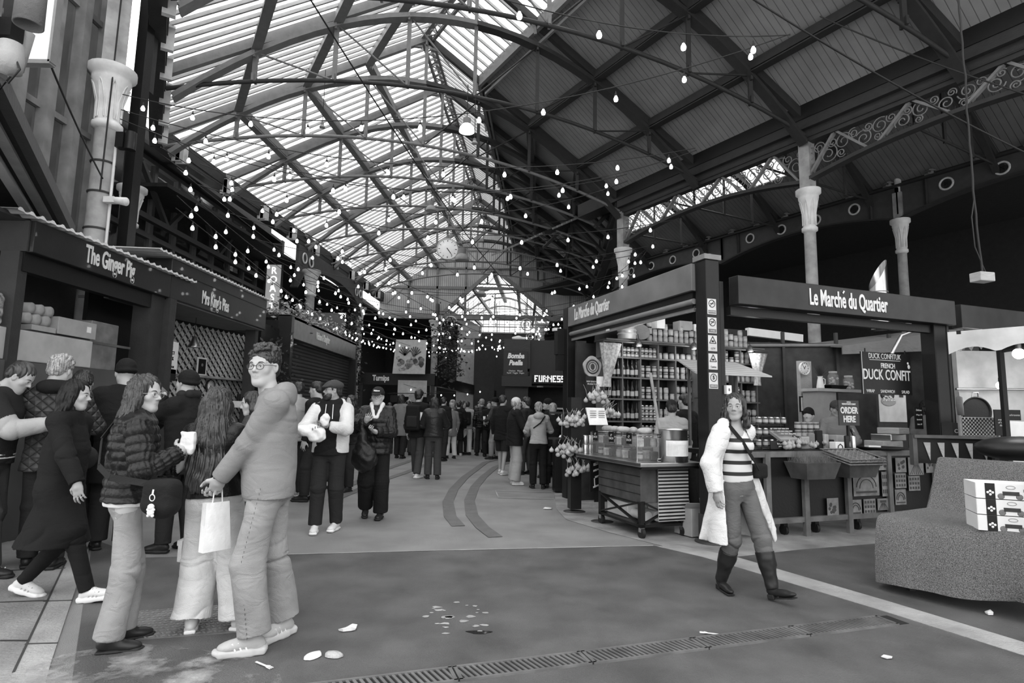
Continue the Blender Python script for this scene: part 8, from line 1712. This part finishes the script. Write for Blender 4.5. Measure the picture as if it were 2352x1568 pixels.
f = simple(1127, 921, feet=1046, rz=PI, label='smiling person in dark printed jacket facing the viewer in the crowd', vox=.015, hm=HAIRD, hands='front', face=False); MB().box(f.N + A_(0, .17, -.2), (.12, .01, .12)).build('chest_print', WHITE, f.T)
f = simple(1141, 912, feet=1052, rz=1.2, label='man in dark beanie, grey coat and light jeans holding a cup', topm=GRYD, botm=JEANL, hat='beanie', vox=.015, hands='front'); p = fw(f, (f.WL + f.WR) / 2 + A_(0, .06, .06)); tag(MB().lathe([(.03, -.05), (.04, .06), (0, .06)], n=12).build('paper_cup', WHITE), 'white cup held by the man in the dark beanie', 'cup').location = p
f = simple(925, 905, feet=1050, rz=-.2, label='person in mid grey wool coat walking beyond the backpack man', topm=GRYM, hem=.62, vox=.016, hair='long', fem=1)
f = simple(1272, 925, 11.5, rz=PI, label='bald man looking down behind the bar counter', vox=.013, head=(0, -.4, 0), hm=HAIRL, H=1.6)
protos = []
for i, (tm, bm, hk, hm, rz) in enumerate(((BLK, BLK2, 'short', HAIRD, 0.), (GRYD, BLK, 'long', HAIRM, .3), (BLK2, GRYD, 'curly', HAIRD, 3.0), (GRYM, BLK, 'short', HAIRL, 3.4), (NYL, BLK2, 'long', HAIRD, -.4), (BLK, JEANM, 'short', HAIRM, 2.6))):
    x = [-4.6, -4.2, -4.9, -3.6, -3.1, -2.4][i]; d = [19.5, 20.5, 18.6, 21, 20, 21.5][i]; protos.append(simple(0, 0, d, rz=rz, label='', topm=tm, botm=bm, hair=hk, hm=hm, vox=.024, x=x, H=[1.78, 1.66, 1.74, 1.8, 1.68, 1.75][i]).T)
crowd = [(-5.4, 20.5), (-4.0, 18.2), (-3.3, 19.0), (-2.0, 20.4), (-1.6, 19.6), (-1.1, 20.8), (-.6, 20.2), (-.2, 19.2), (.3, 20.4), (-5.0, 22.5), (-4.1, 23), (-3.0, 22.6), (-2.0, 23), (-1.3, 22.4), (-.4, 22.8), (.4, 22.0), (.9, 20.0), (-5.9, 19.0), (-5.1, 17.4), (-4.5, 16.6), (-3.7, 24.5), (-2.5, 25), (-1.0, 25), (0.1, 25.2), (.6, 18.6)]
allc = [(p_, p_['label']) for p_ in protos]; rr = random.Random(12)
for i, (x, y) in enumerate(crowd): dup(protos[i % 6], (x, y, 0), rr.uniform(0, 6.28), scale=rr.uniform(.92, 1.06))
pl_ = ['shopper in plain black, background of the crowd', 'long-haired shopper in dark grey, background of the crowd', 'curly-haired shopper in charcoal, background of the crowd', 'fair-haired shopper in mid grey, background of the crowd', 'long-haired shopper in shiny black jacket, background of the crowd', 'brown-haired shopper in black and denim, background of the crowd']
for i, p_ in enumerate(protos):
    for o in [q for q in bpy.data.objects if q.parent is None and q.get('category') == 'person' and not q.get('label') or q is p_]:
        pass
for o in bpy.data.objects:
    if o.parent is None and o.get('category') == 'person' and not o.get('label'):
        ms = {c.data.name for c in kids(o)}
        for i, p_ in enumerate(protos):
            if kids(p_)[0].data.name in ms: o['label'] = pl_[i]; o['group'] = 'background shoppers, kind %s' % ['one', 'two', 'three', 'four', 'five', 'six'][i]; break
# staff in the deli
q = atd(1920, 950, 1.0); f = simple(1920, 903, q.y, x=q.x, rz=PI - .2, label='stallholder in grey cap and sweater behind the order here sign', topm=GRYM, hat='cap', hm=HAIRD, vox=.010, skin=SKINM, H=1.66, hands='front', face=True, head=(.2, -.3, 0))
q = atd(2128, 950, 1.6); f = simple(2128, 895, q.y, x=q.x, rz=-.5, label='long-haired stallholder in grey sports shirt numbered 4', topm=GRYM, hair='long', long=.22, hat=None, vox=.012, H=1.74); text('4', LET, f.T, tuple(f.N + A_(.06, -.165, -.3)), (1, 0, 0), .2, 'shirt_number', extrude=.004, bold=.006); f.beanie(BLK2)
q = atd(1543, 950, 1.45); f = simple(1543, 906, q.y, x=q.x, rz=-.15, label='customer in dark cap and pale T-shirt inside the deli, back to viewer', topm=GRYL, hair='short', hm=HAIRD, vox=.010, H=1.62, th=.03); f.cap(BLK2)
q = atd(1575, 950, 1.9); f = simple(1575, 898, q.y, x=q.x, rz=.6, label='dark-haired man in black beside the capped deli customer', vox=.012, H=1.74, face=False)
q = atd(1858, 950, 1.25); f = simple(1858, 925, q.y, x=q.x, rz=2.4, label='person in black beanie bending behind the stacked dark jars', hat='beanie', vox=.012, H=1.55)
# ================= STRING LIGHTS
rr = random.Random(77)
bl = MB().lathe([(.012, .0), (.014, -.012), (.026, -.035), (.03, -.055), (.024, -.078), (.0, -.088)], n=10).mesh('lit_bulb'); bl.materials.append(GLOW)
sk = MB().lathe([(.007, .06), (.007, .03), (.016, .028), (.017, -.006), (.0, -.006)], n=8).mesh('socket'); sk.materials.append(CABLE)
strings = []
cA = Vector((-6.1, 8.6, 6.2))
def LA(y, z): return Vector((-5.6 - .09 * (y - 9), y, z))
RA = lambda y, z: Vector((3.3, y, z))
strings += [((Vector((-3.2, 4.6, 6.3))), at_y(1815, 80, 6.3), .55, 'nearest string'), (cA, at_y(1815, 78, 6.9), .75, 'second string'), (cA - UPV * .25, at_y(1597, 340, 9.3), .6, 'third string'), (cA - UPV * .4, at_y(1600, 345, 9.8), .95, ''),
            (Vector((-5.2, 9.1, 5.7)), at_y(1440, 400, 11.0), .6, ''), (Vector((-5.2, 9.3, 5.4)), at_y(1442, 415, 11.6), .8, '')]
for k_ in range(15): y = 10.2 + k_ * 1.45; yr = 11.8 + k_ * 1.42; strings.append((LA(y, 5.3 - .03 * k_ + rr.uniform(-.15, .15)), RA(yr, 5.5 - .02 * k_ + rr.uniform(-.2, .2)), rr.uniform(.5, .9), ''))
for a, b, s in (((-5.4, 8.8, 5.6), (1.8, 33, 5.2), .9), ((-5.4, 9.0, 5.2), (-1.5, 33, 5.0), 1.0), ((-5.5, 9.4, 5.0), (-3.6, 33, 4.9), .9), ((-5.5, 8.7, 5.4), (3.2, 26, 5.4), 1.0), ((-5.9, 13, 5.0), (2.5, 32, 5.0), .8), ((3.2, 14, 5.4), (-1.4, 31, 4.8), .6), ((3.2, 12.5, 5.4), (1.9, 32, 5.0), .7), ((3.3, 17, 5.2), (-4, 33, 5.0), .7), ((-5.3, 8.9, 4.7), (-6.3, 29, 4.6), .5), ((-5.3, 8.9, 4.5), (-5.5, 31, 4.7), .6)):
    strings.append((Vector(a), Vector(b), s, ''))
strings.append((Vector((-4.5, 24.6, 2.5)), Vector((-1.2, 29, 2.6)), .3, ''))
bulbs = []
for i, (a, b, sag, nm) in enumerate(strings):
    L = (b - a).length; n = max(6, int(L / .85)); pts = []; N_ = n * 4
    for j in range(N_ + 1):
        t = j / N_; p = a.lerp(b, t); p.z -= sag * 4 * t * (1 - t); pts.append(p)
    o = MB().tube([p - a for p in pts], .0075, 4).build('light_string_cable', CABLE); o.location = a; tag(o, 'sagging black cable of festoon bulbs strung across the hall', 'cable', 'festoon light cables')
    if i < 3: o['label'] = 'sagging black festoon cable, ' + ['nearest and highest at top right', 'crossing the top centre from the big left column', 'crossing just below the first tie bars'][i]; del o['group']
    for j in range(2, N_ - 1, 4):
        p = pts[j] + Vector((rr.uniform(-.05, .05), rr.uniform(-.05, .05), -.09)); bulbs.append(((p - CAM).length if abs(p.x / p.y) < .9 else 99, p, i))
bulbs.sort(key=lambda q: q[0])
print('BULBS', len(bulbs))
bm = None; drop_m = MB()
for d, p, i in bulbs[:290]:
    o = bpy.data.objects.new('string_bulb', bl); COL.objects.link(o); o.location = p; tag(o, 'glowing pear bulb on the %s festoon cable' % (['nearest', 'second nearest', 'third nearest'][i] if i < 3 else 'distant crisscrossing'), 'bulb', 'glowing bulbs on the %s festoon cable' % (['nearest', 'second', 'third'][i] if i < 3 else 'distant'))
    s_ = bpy.data.objects.new('socket', sk); COL.objects.link(s_); s_.parent = o
far = MB()
for d, p, i in bulbs[290:]: far.lathe([(.014, -.01), (.03, -.05), (.0, -.088)], p, 6)
if far.v: tag(far.build('string_bulbs_far', GLOW), 'haze of small distant festoon bulbs over the far end', 'bulbs', kind='stuff')
# slack cables and rods around the left column and roof
for a, b, s, lb in (((-6.2, 8.5, 8.2), (-6.22, 8.5, 4.6), .0, 'loose black cable running down the big left column'), ((-4.0, 3.2, 6.2), (-6.2, 8.5, 4.8), .2, 'slack cable swinging from top left to the column'), ((-3.4, 5.5, 7.6), (1.5, 24, 5.2), .8, 'long dark diagonal cable crossing the glass roof'), ((5.0, 9.0, 8.0), (7.5, 7.0, 5.2), .1, 'thin stay cable across the right girder'), ((1.2, 6.0, 7.0), (7.0, 7.5, 4.9), .15, 'long rope across the dark boards at upper right')):
    a, b = Vector(a), Vector(b); pts = [a.lerp(b, j / 20) - Vector((0, 0, s * 4 * (j / 20) * (1 - j / 20))) for j in range(21)]
    o = MB().tube([p - a for p in pts], .012, 5).build('loose_cable', CABLE); o.location = a; tag(o, lb, 'cable')
